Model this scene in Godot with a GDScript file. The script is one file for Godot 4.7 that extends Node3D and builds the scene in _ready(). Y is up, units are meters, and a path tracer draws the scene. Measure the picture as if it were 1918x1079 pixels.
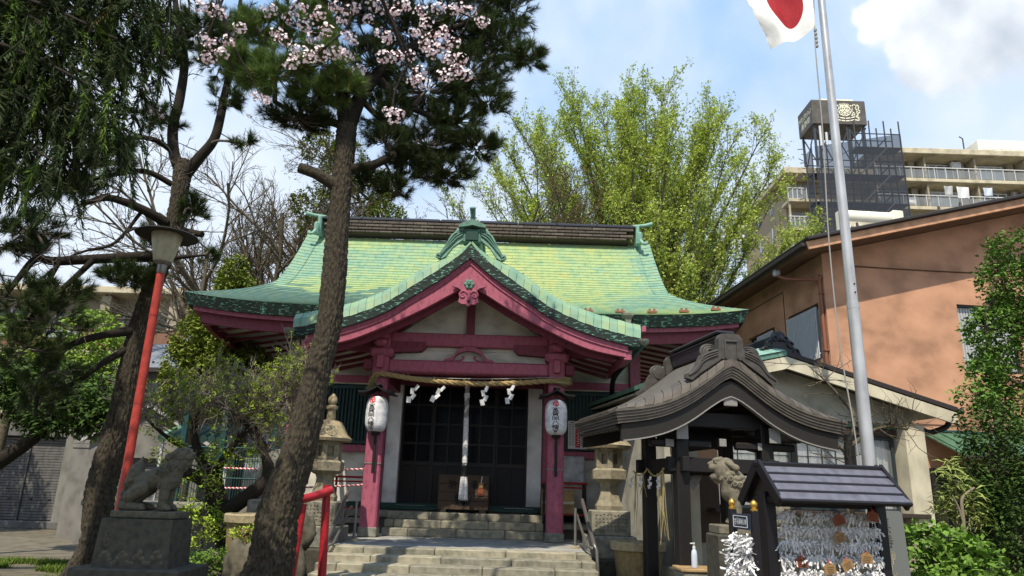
extends Node3D

# ---------------------------------------------------------------- shape builder
class Sh:
	var v := PackedVector3Array()
	var n := PackedVector3Array()
	var uv := PackedVector2Array()
	var idx := PackedInt32Array()
	var has_uv := false
	func tri(a: Vector3, b: Vector3, c: Vector3) -> void:      # counter-clockwise seen from outside
		var k := v.size()
		var m := (b - a).cross(c - a).normalized()
		v.append(a); v.append(b); v.append(c)
		n.append(m); n.append(m); n.append(m)
		idx.append(k); idx.append(k + 2); idx.append(k + 1)
		if has_uv:
			uv.append(Vector2.ZERO); uv.append(Vector2.ZERO); uv.append(Vector2.ZERO)
	func quad(a: Vector3, b: Vector3, c: Vector3, d: Vector3) -> void:
		var k := v.size()
		var m := (c - a).cross(d - b).normalized()
		v.append(a); v.append(b); v.append(c); v.append(d)
		n.append(m); n.append(m); n.append(m); n.append(m)
		idx.append(k); idx.append(k + 2); idx.append(k + 1)
		idx.append(k); idx.append(k + 3); idx.append(k + 2)
		if has_uv:
			uv.append(Vector2(0, 1)); uv.append(Vector2(1, 1)); uv.append(Vector2(1, 0)); uv.append(Vector2(0, 0))
	func quad_out(a: Vector3, b: Vector3, c: Vector3, d: Vector3, from: Vector3) -> void:
		if (c - a).cross(d - b).dot((a + b + c + d) * 0.25 - from) < 0.0:
			quad(a, d, c, b)
		else:
			quad(a, b, c, d)
	func tri_out(a: Vector3, b: Vector3, c: Vector3, from: Vector3) -> void:
		if (b - a).cross(c - a).dot((a + b + c) / 3.0 - from) < 0.0:
			tri(a, c, b)
		else:
			tri(a, b, c)
	func hexa(p: Array) -> void:      # eight corners: bottom four round, then top four round
		var c := Vector3.ZERO
		for q in p:
			c += q
		c /= 8.0
		quad_out(p[0], p[1], p[2], p[3], c); quad_out(p[4], p[5], p[6], p[7], c)
		for k in 4:
			quad_out(p[k], p[(k + 1) % 4], p[4 + (k + 1) % 4], p[4 + k], c)
	func box(c: Vector3, s: Vector3, b := 0.0, t := Basis()) -> void:
		var h := s * 0.5
		if b <= 0.0:
			var p := []
			for y in [-1, 1]:
				for q in [[-1, -1], [1, -1], [1, 1], [-1, 1]]:
					p.append(c + t * Vector3(h.x * q[0], h.y * y, h.z * q[1]))
			hexa(p)
			return
		b = minf(b, minf(h.x, minf(h.y, h.z)) * 0.9)
		var g := h - Vector3(b, b, b)
		var V := func(sx: int, sy: int, sz: int, ax: int) -> Vector3:
			return c + t * Vector3(sx * (h.x if ax == 0 else g.x), sy * (h.y if ax == 1 else g.y), sz * (h.z if ax == 2 else g.z))
		for s1 in [-1, 1]:
			quad_out(V.call(s1, -1, -1, 0), V.call(s1, 1, -1, 0), V.call(s1, 1, 1, 0), V.call(s1, -1, 1, 0), c)
			quad_out(V.call(-1, s1, -1, 1), V.call(1, s1, -1, 1), V.call(1, s1, 1, 1), V.call(-1, s1, 1, 1), c)
			quad_out(V.call(-1, -1, s1, 2), V.call(1, -1, s1, 2), V.call(1, 1, s1, 2), V.call(-1, 1, s1, 2), c)
			for s2 in [-1, 1]:
				quad_out(V.call(s1, s2, -1, 0), V.call(s1, s2, 1, 0), V.call(s1, s2, 1, 1), V.call(s1, s2, -1, 1), c)
				quad_out(V.call(s1, -1, s2, 0), V.call(s1, 1, s2, 0), V.call(s1, 1, s2, 2), V.call(s1, -1, s2, 2), c)
				quad_out(V.call(-1, s1, s2, 1), V.call(1, s1, s2, 1), V.call(1, s1, s2, 2), V.call(-1, s1, s2, 2), c)
				for s3 in [-1, 1]:
					tri_out(V.call(s1, s2, s3, 0), V.call(s1, s2, s3, 1), V.call(s1, s2, s3, 2), c)
	func bar(a: Vector3, b: Vector3, w: float, h: float, bev := 0.0, up := Vector3.UP) -> void:
		var z := (b - a).normalized()
		if absf(z.dot(up)) > 0.98:
			up = Vector3.RIGHT if absf(z.x) < 0.9 else Vector3.BACK
		var x := up.cross(z).normalized()
		var y := z.cross(x)
		box((a + b) * 0.5, Vector3(w, h, a.distance_to(b)), bev, Basis(x, y, z))
	func tube(p: Array, r: Array, sides := 8, caps := true) -> void:
		var m := p.size()
		if m < 2:
			return
		var t: Vector3 = (p[1] - p[0]).normalized()
		var x := t.cross(Vector3(0.31, 0.2, 0.93)).normalized()
		var base := v.size()
		for k in m:
			var t2: Vector3 = (p[mini(k + 1, m - 1)] - p[maxi(k - 1, 0)]).normalized()
			x = (x - t2 * x.dot(t2)).normalized()
			var y := t2.cross(x)
			var rr: float = r[k] if k < r.size() else r[-1]
			var pc: Vector3 = p[k]
			for s in sides:
				var a := TAU * s / sides
				var d := x * cos(a) + y * sin(a)
				v.append(pc + d * rr)
				n.append(d)
				if has_uv:
					uv.append(Vector2(float(s) / sides, float(k)))
		for k in m - 1:
			for s in sides:
				var a := base + k * sides + s
				var b := base + k * sides + (s + 1) % sides
				idx.append(a); idx.append(a + sides); idx.append(b)
				idx.append(b); idx.append(a + sides); idx.append(b + sides)
		if caps and sides > 3:
			for e in [0, m - 1]:
				var c: Vector3 = p[e]
				var from: Vector3 = p[1] if e == 0 else p[m - 2]
				var ring := []
				for s in sides:
					ring.append(v[base + e * sides + s])
				for s in sides:
					tri_out(c, ring[s], ring[(s + 1) % sides], from)
	func lathe(prof: Array, seg: int, t := Transform3D(), turn := 0.0, flat := false, squash := 1.0) -> void:
		for k in prof.size() - 1:
			var a: Vector2 = prof[k]
			var b: Vector2 = prof[k + 1]
			if a.distance_to(b) < 1e-5:
				continue
			var nn := Vector2(b.y - a.y, a.x - b.x).normalized()
			var na := nn
			var nb := nn
			if not flat:
				if k > 0:
					var q: Vector2 = prof[k - 1]
					var m2 := Vector2(a.y - q.y, q.x - a.x).normalized()
					if m2.dot(nn) > 0.72:
						na = (m2 + nn).normalized()
				if k < prof.size() - 2:
					var q: Vector2 = prof[k + 2]
					var m2 := Vector2(q.y - b.y, b.x - q.x).normalized()
					if m2.dot(nn) > 0.72:
						nb = (m2 + nn).normalized()
			var base := v.size()
			if flat:
				for s in seg:
					var d1 := Vector3(cos(turn + TAU * s / seg), 0, sin(turn + TAU * s / seg))
					var d2 := Vector3(cos(turn + TAU * (s + 1) / seg), 0, sin(turn + TAU * (s + 1) / seg))
					var sq := Vector3(1, 1, squash)
					var p1 := t * ((d1 * a.x + Vector3.UP * a.y) * sq)
					var p2 := t * ((d2 * a.x + Vector3.UP * a.y) * sq)
					var p3 := t * ((d2 * b.x + Vector3.UP * b.y) * sq)
					var p4 := t * ((d1 * b.x + Vector3.UP * b.y) * sq)
					if a.x < 1e-4:
						tri(p1, p4, p3)
					elif b.x < 1e-4:
						tri(p1, p3, p2)
					else:
						quad(p1, p4, p3, p2)
			else:
				for s in seg + 1:
					var d := Vector3(cos(turn + TAU * s / seg), 0, sin(turn + TAU * s / seg) * squash)
					v.append(t * (d * a.x + Vector3.UP * a.y)); n.append((t.basis * (d * na.x + Vector3.UP * na.y)).normalized())
					v.append(t * (d * b.x + Vector3.UP * b.y)); n.append((t.basis * (d * nb.x + Vector3.UP * nb.y)).normalized())
					if has_uv:
						uv.append(Vector2(float(s) / seg, 1.0 - a.y)); uv.append(Vector2(float(s) / seg, 1.0 - b.y))
				for s in seg:
					var q := base + s * 2
					idx.append(q); idx.append(q + 2); idx.append(q + 1)
					idx.append(q + 2); idx.append(q + 3); idx.append(q + 1)
	func extrude(poly: PackedVector2Array, depth: float, t := Transform3D()) -> void:   # front at z = +depth / 2
		if Geometry2D.is_polygon_clockwise(poly):
			poly.reverse()
		var ids := Geometry2D.triangulate_polygon(poly)
		var h := depth * 0.5
		for k in ids.size() / 3:
			var a := poly[ids[k * 3]]
			var b := poly[ids[k * 3 + 1]]
			var c := poly[ids[k * 3 + 2]]
			if (b - a).cross(c - a) < 0.0:
				var q := b
				b = c
				c = q
			tri(t * Vector3(a.x, a.y, h), t * Vector3(b.x, b.y, h), t * Vector3(c.x, c.y, h))
			tri(t * Vector3(a.x, a.y, -h), t * Vector3(c.x, c.y, -h), t * Vector3(b.x, b.y, -h))
		for k in poly.size():
			var a := poly[k]
			var b := poly[(k + 1) % poly.size()]
			quad(t * Vector3(a.x, a.y, h), t * Vector3(a.x, a.y, -h), t * Vector3(b.x, b.y, -h), t * Vector3(b.x, b.y, h))
	func grid(rows: Array, flip := false, uvs := false) -> void:      # rows of points, smooth normals
		var h := rows.size()
		var w: int = rows[0].size()
		var base := v.size()
		for r in h:
			for c in w:
				var du: Vector3 = rows[r][mini(c + 1, w - 1)] - rows[r][maxi(c - 1, 0)]
				var dv: Vector3 = rows[mini(r + 1, h - 1)][c] - rows[maxi(r - 1, 0)][c]
				var m := du.cross(dv).normalized()
				v.append(rows[r][c]); n.append(-m if flip else m)
				if has_uv:
					uv.append(Vector2(float(c) / (w - 1), float(r) / (h - 1)))
		for r in h - 1:
			for c in w - 1:
				var a := base + r * w + c
				if flip:
					idx.append(a); idx.append(a + 1); idx.append(a + w); idx.append(a + 1); idx.append(a + w + 1); idx.append(a + w)
				else:
					idx.append(a); idx.append(a + w); idx.append(a + 1); idx.append(a + 1); idx.append(a + w); idx.append(a + w + 1)
	func slab(rows: Array, th: Vector3) -> void:    # a sheet of points with a thickness
		grid(rows)
		var low := []
		for r in rows:
			var q := PackedVector3Array()
			for p in r:
				q.append(p - th)
			low.append(q)
		grid(low, true)
		var h := rows.size()
		var w: int = rows[0].size()
		for c in w - 1:
			quad(rows[h - 1][c], rows[h - 1][c + 1], low[h - 1][c + 1], low[h - 1][c])
			quad(rows[0][c + 1], rows[0][c], low[0][c], low[0][c + 1])
		for r in h - 1:
			quad(rows[r][0], rows[r + 1][0], low[r + 1][0], low[r][0])
			quad(rows[r + 1][w - 1], rows[r][w - 1], low[r][w - 1], low[r + 1][w - 1])
	func stroke(p: PackedVector2Array, wd: float, f: Callable) -> void:     # a pen stroke of width wd laid by f(x, y) -> point
		for k in p.size() - 1:
			var a := p[k]
			var b := p[k + 1]
			var d := (b - a).normalized() * wd * 0.5
			var s := Vector2(-d.y, d.x)
			a -= d * 0.7
			b += d * 0.7
			quad(f.call(a - s), f.call(b - s), f.call(b + s), f.call(a + s))
	func bake() -> ArrayMesh:
		var a := []
		a.resize(Mesh.ARRAY_MAX)
		a[Mesh.ARRAY_VERTEX] = v
		a[Mesh.ARRAY_NORMAL] = n
		if has_uv:
			a[Mesh.ARRAY_TEX_UV] = uv
		a[Mesh.ARRAY_INDEX] = idx
		var m := ArrayMesh.new()
		if v.size():
			m.add_surface_from_arrays(Mesh.PRIMITIVE_TRIANGLES, a)
		return m

# ---------------------------------------------------------------- naming
var rng := RandomNumberGenerator.new()
var used := {}
var bases := {}
var M := {}

func numbered(s: String) -> String:
	if not used.has(s):
		used[s] = 0
		return s
	used[s] += 1
	return "%s_%03d" % [s, used[s]]

func tag(o: Node, label := "", category := "", group := "", kind := "") -> Node:
	if label: o.set_meta("label", label)
	if category: o.set_meta("category", category)
	if group: o.set_meta("group", group)
	if kind: o.set_meta("kind", kind)
	return o

# world = true: the parts' shapes are given in world coordinates; false: round the thing's own base
func thing(called: String, label: String, category: String, at := Vector3.ZERO, group := "", turn := 0.0, world := true) -> Node3D:
	var o := Node3D.new()
	o.name = numbered(called)
	add_child(o)
	o.position = at
	o.rotation.y = turn
	bases[o] = at if world else Vector3.ZERO
	tag(o, label, category, group)
	return o

func put(called: String, m: Mesh, mt: Material, parent: Node = null, at = null) -> MeshInstance3D:
	var o := MeshInstance3D.new()
	o.mesh = m
	o.material_override = mt
	if parent == null:
		o.name = numbered(called)
		add_child(o)
		if at != null: o.position = at
	else:
		o.name = called
		parent.add_child(o, true)
		o.position = (at if at != null else Vector3.ZERO) - (bases[parent] if bases.has(parent) else Vector3.ZERO)
	return o

func obj(called: String, s: Sh, mt: Material, parent: Node = null) -> MeshInstance3D:
	return put(called, s.bake(), mt, parent)

func scatter(called: String, m: Mesh, mt: Material, ts: Array, parent: Node = null, cols: Array = []) -> MultiMeshInstance3D:
	var mm := MultiMesh.new()
	mm.transform_format = MultiMesh.TRANSFORM_3D
	mm.use_colors = cols.size() > 0
	mm.mesh = m
	mm.instance_count = ts.size()
	for k in ts.size():
		mm.set_instance_transform(k, ts[k])
	for k in cols.size():
		mm.set_instance_color(k, cols[k])
	var o := MultiMeshInstance3D.new()
	o.multimesh = mm
	o.material_override = mt
	o.name = called if parent else numbered(called)
	(parent if parent else self).add_child(o, true)
	if parent: o.position = -(bases[parent] if bases.has(parent) else Vector3.ZERO)
	o.set_meta("kind", "stuff")
	return o

func box1(called: String, c: Vector3, s: Vector3, mt: Material, parent: Node, b := 0.008, t := Basis()) -> MeshInstance3D:
	var sh := Sh.new()
	sh.box(c, s, b, t)
	return obj(called, sh, mt, parent)

func bar1(called: String, a: Vector3, b: Vector3, w: float, h: float, mt: Material, parent: Node, bev := 0.008) -> MeshInstance3D:
	var sh := Sh.new()
	sh.bar(a, b, w, h, bev)
	return obj(called, sh, mt, parent)

func tube1(called: String, p: Array, r: Array, mt: Material, parent: Node, sides := 10) -> MeshInstance3D:
	var sh := Sh.new()
	sh.tube(p, r, sides)
	return obj(called, sh, mt, parent)

func ux() -> float: return rng.randf_range(-1.0, 1.0)
func rv() -> Vector3: return Vector3(ux(), ux(), ux())
func ball() -> Vector3:
	var p := rv()
	while p.length_squared() > 1.0:
		p = rv()
	return p

# smooth curve through points
func smooth(p: Array, per := 6) -> Array:
	var out := []
	var m := p.size()
	for k in m - 1:
		var a: Vector3 = p[maxi(k - 1, 0)]
		var d: Vector3 = p[mini(k + 2, m - 1)]
		for s in per:
			out.append((p[k] as Vector3).cubic_interpolate(p[k + 1], a, d, float(s) / per))
	out.append(p[m - 1])
	return out

func spread(r: Array, count: int) -> Array:    # radii resampled to count values
	var out := []
	for k in count:
		var f := float(k) / maxf(count - 1, 1) * (r.size() - 1)
		var a := int(f)
		out.append(lerpf(r[a], r[mini(a + 1, r.size() - 1)], f - a))
	return out

func lookup(tab: Array, x: float) -> float:    # table of Vector2 (x, y), cubic
	for k in tab.size() - 1:
		if x <= tab[k + 1].x:
			var a: Vector2 = tab[maxi(k - 1, 0)]
			var b: Vector2 = tab[k]
			var c: Vector2 = tab[k + 1]
			var d: Vector2 = tab[mini(k + 2, tab.size() - 1)]
			var t := clampf((x - b.x) / (c.x - b.x), 0, 1)
			var mb := (c.y - a.y) / maxf(c.x - a.x, 1e-5)
			var mc := (d.y - b.y) / maxf(d.x - b.x, 1e-5)
			var L := c.x - b.x
			var t2 := t * t
			var t3 := t2 * t
			return b.y * (2 * t3 - 3 * t2 + 1) + mb * L * (t3 - 2 * t2 + t) + c.y * (3 * t2 - 2 * t3) + mc * L * (t3 - t2)
	return tab[-1].y

# ---------------------------------------------------------------- materials
func noise(freq: float, oct := 4, type := FastNoiseLite.TYPE_SIMPLEX_SMOOTH, sd := 1) -> FastNoiseLite:
	var f := FastNoiseLite.new()
	f.seed = sd
	f.noise_type = type
	f.frequency = freq
	f.fractal_octaves = oct
	return f

func tex(f: FastNoiseLite, stops: Array, w := 512, h := 512) -> ImageTexture:    # stops: [place, colour, place, colour ...] over the noise's own spread
	var im := f.get_seamless_image(w, h)
	im.convert(Image.FORMAT_L8)
	var g := Gradient.new()
	var offs := PackedFloat32Array()
	var cols := PackedColorArray()
	for k in stops.size() / 2:
		offs.append(stops[k * 2]); cols.append(stops[k * 2 + 1])
	g.offsets = offs
	g.colors = cols
	var lut := PackedByteArray()
	for k in 256:
		var c := g.sample(k / 255.0)
		lut.append(c.r8); lut.append(c.g8); lut.append(c.b8)
	var src := im.get_data()
	var out := PackedByteArray()
	out.resize(src.size() * 3)
	for k in src.size():
		var q := src[k] * 3
		out[k * 3] = lut[q]; out[k * 3 + 1] = lut[q + 1]; out[k * 3 + 2] = lut[q + 2]
	return ImageTexture.create_from_image(Image.create_from_data(w, h, false, Image.FORMAT_RGB8, out))

func gr(x: float) -> Color: return Color(x, x, x)

func mat(called: String, lin: Color, rough := 0.8, t: Texture2D = null, sc := Vector3.ONE, bump: Texture2D = null, bcm := 0.0) -> StandardMaterial3D:
	var m := StandardMaterial3D.new()
	m.resource_name = called
	m.albedo_color = lin.linear_to_srgb()
	m.roughness = rough
	m.metallic_specular = 0.4
	if t:
		m.albedo_texture = t
		m.uv1_triplanar = true
		m.uv1_world_triplanar = true
		m.uv1_scale = sc
	if bump:
		m.heightmap_enabled = true
		m.heightmap_texture = bump
		m.heightmap_scale = bcm
		m.uv1_triplanar = true
		m.uv1_world_triplanar = true
		m.uv1_scale = sc
	M[called] = m
	return m

func lin(r: float, g: float, b: float) -> Color: return Color(r, g, b)

func make_materials() -> void:
	var blotch := tex(noise(0.008, 5), [0.0, gr(0.74), 0.45, gr(0.90), 1.0, gr(1.0)])
	var fine := tex(noise(0.05, 4, FastNoiseLite.TYPE_SIMPLEX_SMOOTH, 5), [0.0, gr(0.55), 0.5, gr(0.85), 1.0, gr(1.0)])
	var speck := tex(noise(0.22, 3, FastNoiseLite.TYPE_SIMPLEX, 7), [0.0, gr(0.45), 0.35, gr(0.75), 0.7, gr(0.95), 1.0, gr(1.0)])
	var grain := tex(noise(0.03, 5, FastNoiseLite.TYPE_SIMPLEX_SMOOTH, 9), [0.0, gr(0.4), 0.4, gr(0.8), 0.55, gr(0.7), 1.0, gr(1.0)])
	var cell := noise(0.03, 3, FastNoiseLite.TYPE_CELLULAR, 3)
	cell.cellular_return_type = FastNoiseLite.RETURN_DISTANCE2_SUB
	var plates := tex(cell, [0.0, gr(0.0), 0.15, gr(0.55), 1.0, gr(1.0)])
	var bark_c := tex(noise(0.03, 5, FastNoiseLite.TYPE_SIMPLEX_SMOOTH, 12), [0.0, Color(0.42, 0.40, 0.38), 0.4, Color(0.72, 0.68, 0.62), 0.62, Color(0.95, 0.90, 0.82), 0.8, Color(0.85, 0.88, 0.62), 1.0, Color(1, 0.97, 0.9)])
	var stone_c := tex(noise(0.012, 6, FastNoiseLite.TYPE_SIMPLEX_SMOOTH, 15), [0.0, Color(0.66, 0.66, 0.61), 0.35, Color(0.82, 0.81, 0.76), 0.6, Color(0.92, 0.90, 0.84), 1.0, Color(1, 0.97, 0.90)])
	var rust_c := tex(noise(0.01, 6, FastNoiseLite.TYPE_SIMPLEX_SMOOTH, 18), [0.0, Color(0.74, 0.80, 0.78), 0.35, Color(0.88, 0.93, 0.90), 0.6, Color(0.97, 0.98, 0.92), 0.78, Color(1.0, 0.95, 0.84), 0.9, Color(1.0, 0.88, 0.70), 1.0, Color(0.95, 0.76, 0.58)])
	var verd := tex(noise(0.02, 5, FastNoiseLite.TYPE_SIMPLEX, 21), [0.0, Color(0.06, 0.085, 0.08), 0.70, Color(0.10, 0.17, 0.15), 0.77, Color(0.22, 0.40, 0.34), 0.82, Color(0.42, 0.66, 0.56), 1.0, Color(0.5, 0.72, 0.62)])
	var wear := tex(noise(0.014, 6, FastNoiseLite.TYPE_SIMPLEX, 25), [0.0, gr(0.78), 0.28, gr(0.90), 0.5, gr(0.96), 0.8, gr(0.98), 1.0, Color(1, 0.97, 0.96)])
	var white := lin(1, 1, 1)
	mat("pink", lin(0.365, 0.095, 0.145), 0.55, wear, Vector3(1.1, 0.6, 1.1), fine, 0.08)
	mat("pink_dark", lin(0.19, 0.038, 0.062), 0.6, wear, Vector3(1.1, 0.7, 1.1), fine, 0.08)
	mat("plaster", lin(0.70, 0.675, 0.585), 0.9, blotch, Vector3(0.35, 0.6, 0.35), fine, 0.08)
	mat("garage_trim", lin(0.40, 0.40, 0.38), 0.8)
	mat("plaster_white", lin(0.80, 0.79, 0.77), 0.85, blotch, Vector3(0.4, 0.3, 0.4), fine, 0.05)
	mat("copper_dark", white, 0.6, verd, Vector3(0.5, 2.0, 0.5), fine, 0.2)
	mat("copper_pale", lin(0.235, 0.42, 0.33), 0.6, blotch, Vector3(1.5, 1.5, 1.5), fine, 0.1)
	mat("copper_mid", lin(0.13, 0.27, 0.21), 0.6, blotch, Vector3(2, 2, 2), fine, 0.1)
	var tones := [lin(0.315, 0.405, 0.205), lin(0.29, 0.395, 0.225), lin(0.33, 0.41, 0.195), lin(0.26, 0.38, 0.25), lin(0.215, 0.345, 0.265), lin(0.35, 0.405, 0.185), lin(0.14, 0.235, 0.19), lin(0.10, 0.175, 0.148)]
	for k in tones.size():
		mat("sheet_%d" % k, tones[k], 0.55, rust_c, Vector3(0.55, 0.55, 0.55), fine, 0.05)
	mat("ridge_brown", lin(0.098, 0.078, 0.066), 0.7, blotch, Vector3(2, 2, 2))
	mat("ridge_tan", lin(0.145, 0.118, 0.098), 0.7, blotch, Vector3(2, 2, 2))
	mat("ridge_black", lin(0.03, 0.03, 0.036), 0.4, blotch, Vector3(2, 2, 2))
	mat("green_slat", lin(0.022, 0.058, 0.056), 0.5, blotch, Vector3(3, 1, 3))
	mat("green_dark", lin(0.012, 0.05, 0.04), 0.5)
	mat("door_wood", lin(0.022, 0.018, 0.015), 0.5, grain, Vector3(6, 0.7, 6))
	mat("door_panel", lin(0.014, 0.011, 0.010), 0.55, grain, Vector3(8, 0.7, 8))
	mat("dark_glass", lin(0.008, 0.009, 0.011), 0.12)
	M.dark_glass.metallic_specular = 0.14
	mat("black_iron", lin(0.015, 0.014, 0.014), 0.5, fine, Vector3(4, 4, 4))
	mat("old_wood", lin(0.13, 0.082, 0.052), 0.7, grain, Vector3(0.9, 7, 7), grain, 0.1)
	mat("dark_wood", lin(0.020, 0.017, 0.016), 0.6, grain, Vector3(5, 0.7, 5), grain, 0.05)
	mat("wet_wood", lin(0.034, 0.029, 0.025), 0.65, grain, Vector3(0.8, 5, 5))
	mat("bare_end", lin(0.34, 0.33, 0.31), 0.8, fine, Vector3(3, 3, 3))
	mat("landing", lin(0.37, 0.365, 0.335), 0.85, blotch, Vector3(0.5, 0.5, 0.5), fine, 0.1)
	mat("granite", lin(0.275, 0.27, 0.24), 0.85, stone_c, Vector3(0.9, 0.9, 0.9), speck, 0.25)
	mat("granite_pale", lin(0.38, 0.365, 0.31), 0.85, stone_c, Vector3(0.8, 0.8, 0.8), speck, 0.2)
	mat("slab_grey", lin(0.20, 0.215, 0.205), 0.5, speck, Vector3(3, 3, 3))
	mat("twig_grey", lin(0.21, 0.18, 0.15), 0.9)
	mat("granite_grey", lin(0.26, 0.265, 0.255), 0.85, stone_c, Vector3(1.1, 1.1, 1.1), speck, 0.2)
	mat("lantern_stone", lin(0.31, 0.285, 0.23), 0.9, stone_c, Vector3(1.7, 1.7, 1.7), speck, 0.3)
	mat("cap_stone", lin(0.40, 0.345, 0.25), 0.9, stone_c, Vector3(1.7, 1.7, 1.7), speck, 0.3)
	mat("statue_stone", lin(0.125, 0.118, 0.098), 0.9, stone_c, Vector3(2.6, 2.6, 2.6), fine, 0.35)
	mat("statue_pale", lin(0.20, 0.185, 0.155), 0.9, stone_c, Vector3(2.6, 2.6, 2.6), fine, 0.35)
	mat("plinth_dark", lin(0.080, 0.078, 0.070), 0.85, stone_c, Vector3(1.3, 1.3, 1.3), speck, 0.35)
	mat("rock", lin(0.14, 0.13, 0.105), 0.9, stone_c, Vector3(1.5, 1.5, 1.5), speck, 0.5)
	mat("bark", lin(0.072, 0.066, 0.058), 0.95, bark_c, Vector3(1.5, 0.7, 1.5), plates, 1.6)
	mat("bark_dark", lin(0.034, 0.029, 0.026), 0.95, bark_c, Vector3(3, 1.2, 3), plates, 1.0)
	mat("bark_grey", lin(0.16, 0.145, 0.125), 0.95, bark_c, Vector3(2, 1, 2))
	mat("twig", lin(0.105, 0.088, 0.075), 0.95)
	mat("cut_wood", lin(0.30, 0.25, 0.18), 0.9, fine, Vector3(6, 6, 6))
	mat("rope", lin(0.64, 0.47, 0.21), 0.9, grain, Vector3(12, 12, 12), grain, 0.3)
	mat("straw", lin(0.36, 0.29, 0.13), 0.9)
	mat("paper", lin(0.80, 0.80, 0.80), 0.8, blotch, Vector3(3, 3, 3))
	mat("lantern_paper", lin(0.86, 0.87, 0.90), 0.55, blotch, Vector3(2, 2, 2))
	mat("ink", lin(0.012, 0.012, 0.014), 0.7)
	mat("ink_red", lin(0.52, 0.03, 0.035), 0.6)
	mat("rope_grey", lin(0.55, 0.54, 0.51), 0.9, grain, Vector3(9, 9, 9))
	mat("steel", lin(0.30, 0.29, 0.27), 0.35, fine, Vector3(3, 3, 3))
	M.steel.metallic = 0.6
	mat("steel_pole", lin(0.60, 0.60, 0.60), 0.34, blotch, Vector3(0.5, 0.3, 0.5))
	M.steel_pole.metallic = 0.55
	mat("red_paint", lin(0.40, 0.018, 0.025), 0.4, blotch, Vector3(3, 3, 3), fine, 0.06)
	mat("lamp_red", lin(0.44, 0.050, 0.034), 0.5, blotch, Vector3(4, 1.5, 4), fine, 0.08)
	mat("lamp_shade", lin(0.52, 0.50, 0.36), 0.4, blotch, Vector3(2, 1.2, 2))
	mat("lamp_hat", lin(0.028, 0.022, 0.020), 0.5, fine, Vector3(6, 6, 6))
	mat("barrel", lin(0.27, 0.215, 0.12), 0.85, stone_c, Vector3(2.4, 1.1, 2.4), fine, 0.2)
	mat("barrel_rim", lin(0.40, 0.35, 0.25), 0.85, stone_c, Vector3(2, 2, 2))
	mat("cardboard", lin(0.40, 0.27, 0.13), 0.85, blotch, Vector3(1, 1, 1))
	mat("box_white", lin(0.58, 0.60, 0.62), 0.5, blotch, Vector3(1, 1, 1))
	mat("choz_copper", lin(0.125, 0.108, 0.088), 0.55, blotch, Vector3(1.3, 1.3, 1.3), fine, 0.08)
	mat("choz_copper_b", lin(0.10, 0.084, 0.068), 0.55, blotch, Vector3(1.3, 1.3, 1.3), fine, 0.08)
	mat("choz_orn", lin(0.080, 0.073, 0.065), 0.6, blotch, Vector3(2, 2, 2), fine, 0.1)
	mat("cream", lin(0.66, 0.61, 0.46), 0.85, blotch, Vector3(0.5, 0.3, 0.5))
	mat("cream_wall", lin(0.50, 0.49, 0.41), 0.9, blotch, Vector3(0.5, 0.5, 0.5))
	mat("brown_trim", lin(0.085, 0.06, 0.045), 0.6, grain, Vector3(5, 0.8, 5))
	mat("window_frame", lin(0.025, 0.035, 0.04), 0.45)
	mat("curtain", lin(0.48, 0.50, 0.50), 0.9, blotch, Vector3(7, 0.4, 7))
	mat("pane", lin(0.55, 0.60, 0.62), 0.05)
	M.pane.transparency = BaseMaterial3D.TRANSPARENCY_ALPHA
	M.pane.albedo_color.a = 0.12
	mat("orange", lin(0.55, 0.30, 0.185), 0.92, blotch, Vector3(0.2, 0.24, 0.2), speck, 0.12)
	mat("orange_joint", lin(0.10, 0.055, 0.035), 0.9)
	mat("rake", lin(0.60, 0.33, 0.19), 0.7, blotch, Vector3(0.6, 0.6, 0.6))
	mat("roof_dark", lin(0.045, 0.038, 0.036), 0.6, fine, Vector3(2, 2, 2))
	mat("soffit", lin(0.20, 0.12, 0.08), 0.85, blotch, Vector3(0.5, 0.5, 0.5))
	mat("downpipe", lin(0.22, 0.085, 0.05), 0.5)
	mat("grille", lin(0.50, 0.52, 0.54), 0.4)
	mat("green_roof", lin(0.075, 0.17, 0.10), 0.55, blotch, Vector3(1.2, 1.2, 1.2))
	mat("shrine_shutter", lin(0.125, 0.12, 0.115), 0.55, blotch, Vector3(1, 0.5, 1))
	mat("concrete", lin(0.22, 0.215, 0.185), 0.9, blotch, Vector3(0.4, 0.25, 0.4), fine, 0.1)
	mat("concrete_dark", lin(0.14, 0.138, 0.13), 0.9, blotch, Vector3(0.4, 0.25, 0.4), fine, 0.1)
	mat("house_wall", lin(0.22, 0.21, 0.19), 0.9, blotch, Vector3(0.4, 0.3, 0.4))
	mat("slate_blue", lin(0.20, 0.225, 0.255), 0.6, blotch, Vector3(1, 1, 1))
	mat("tan_block", lin(0.40, 0.355, 0.27), 0.9, blotch, Vector3(0.15, 0.15, 0.15))
	mat("tan_tile", lin(0.50, 0.40, 0.25), 0.9, speck, Vector3(0.6, 0.6, 0.6))
	mat("brick_tile", lin(0.30, 0.165, 0.11), 0.9, speck, Vector3(0.5, 0.5, 0.5))
	mat("apt_cream", lin(0.58, 0.52, 0.37), 0.85, blotch, Vector3(0.2, 0.2, 0.2))
	mat("apt_wall", lin(0.36, 0.315, 0.225), 0.9, blotch, Vector3(0.2, 0.2, 0.2))
	mat("apt_grey", lin(0.30, 0.30, 0.30), 0.9, blotch, Vector3(0.2, 0.2, 0.2))
	mat("rail", lin(0.55, 0.56, 0.56), 0.5)
	mat("far_glass", lin(0.10, 0.115, 0.13), 0.12)
	mat("far_glass_pale", lin(0.30, 0.33, 0.36), 0.25)
	mat("sign_grey", lin(0.115, 0.105, 0.095), 0.7, blotch, Vector3(0.3, 0.3, 0.3))
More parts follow.
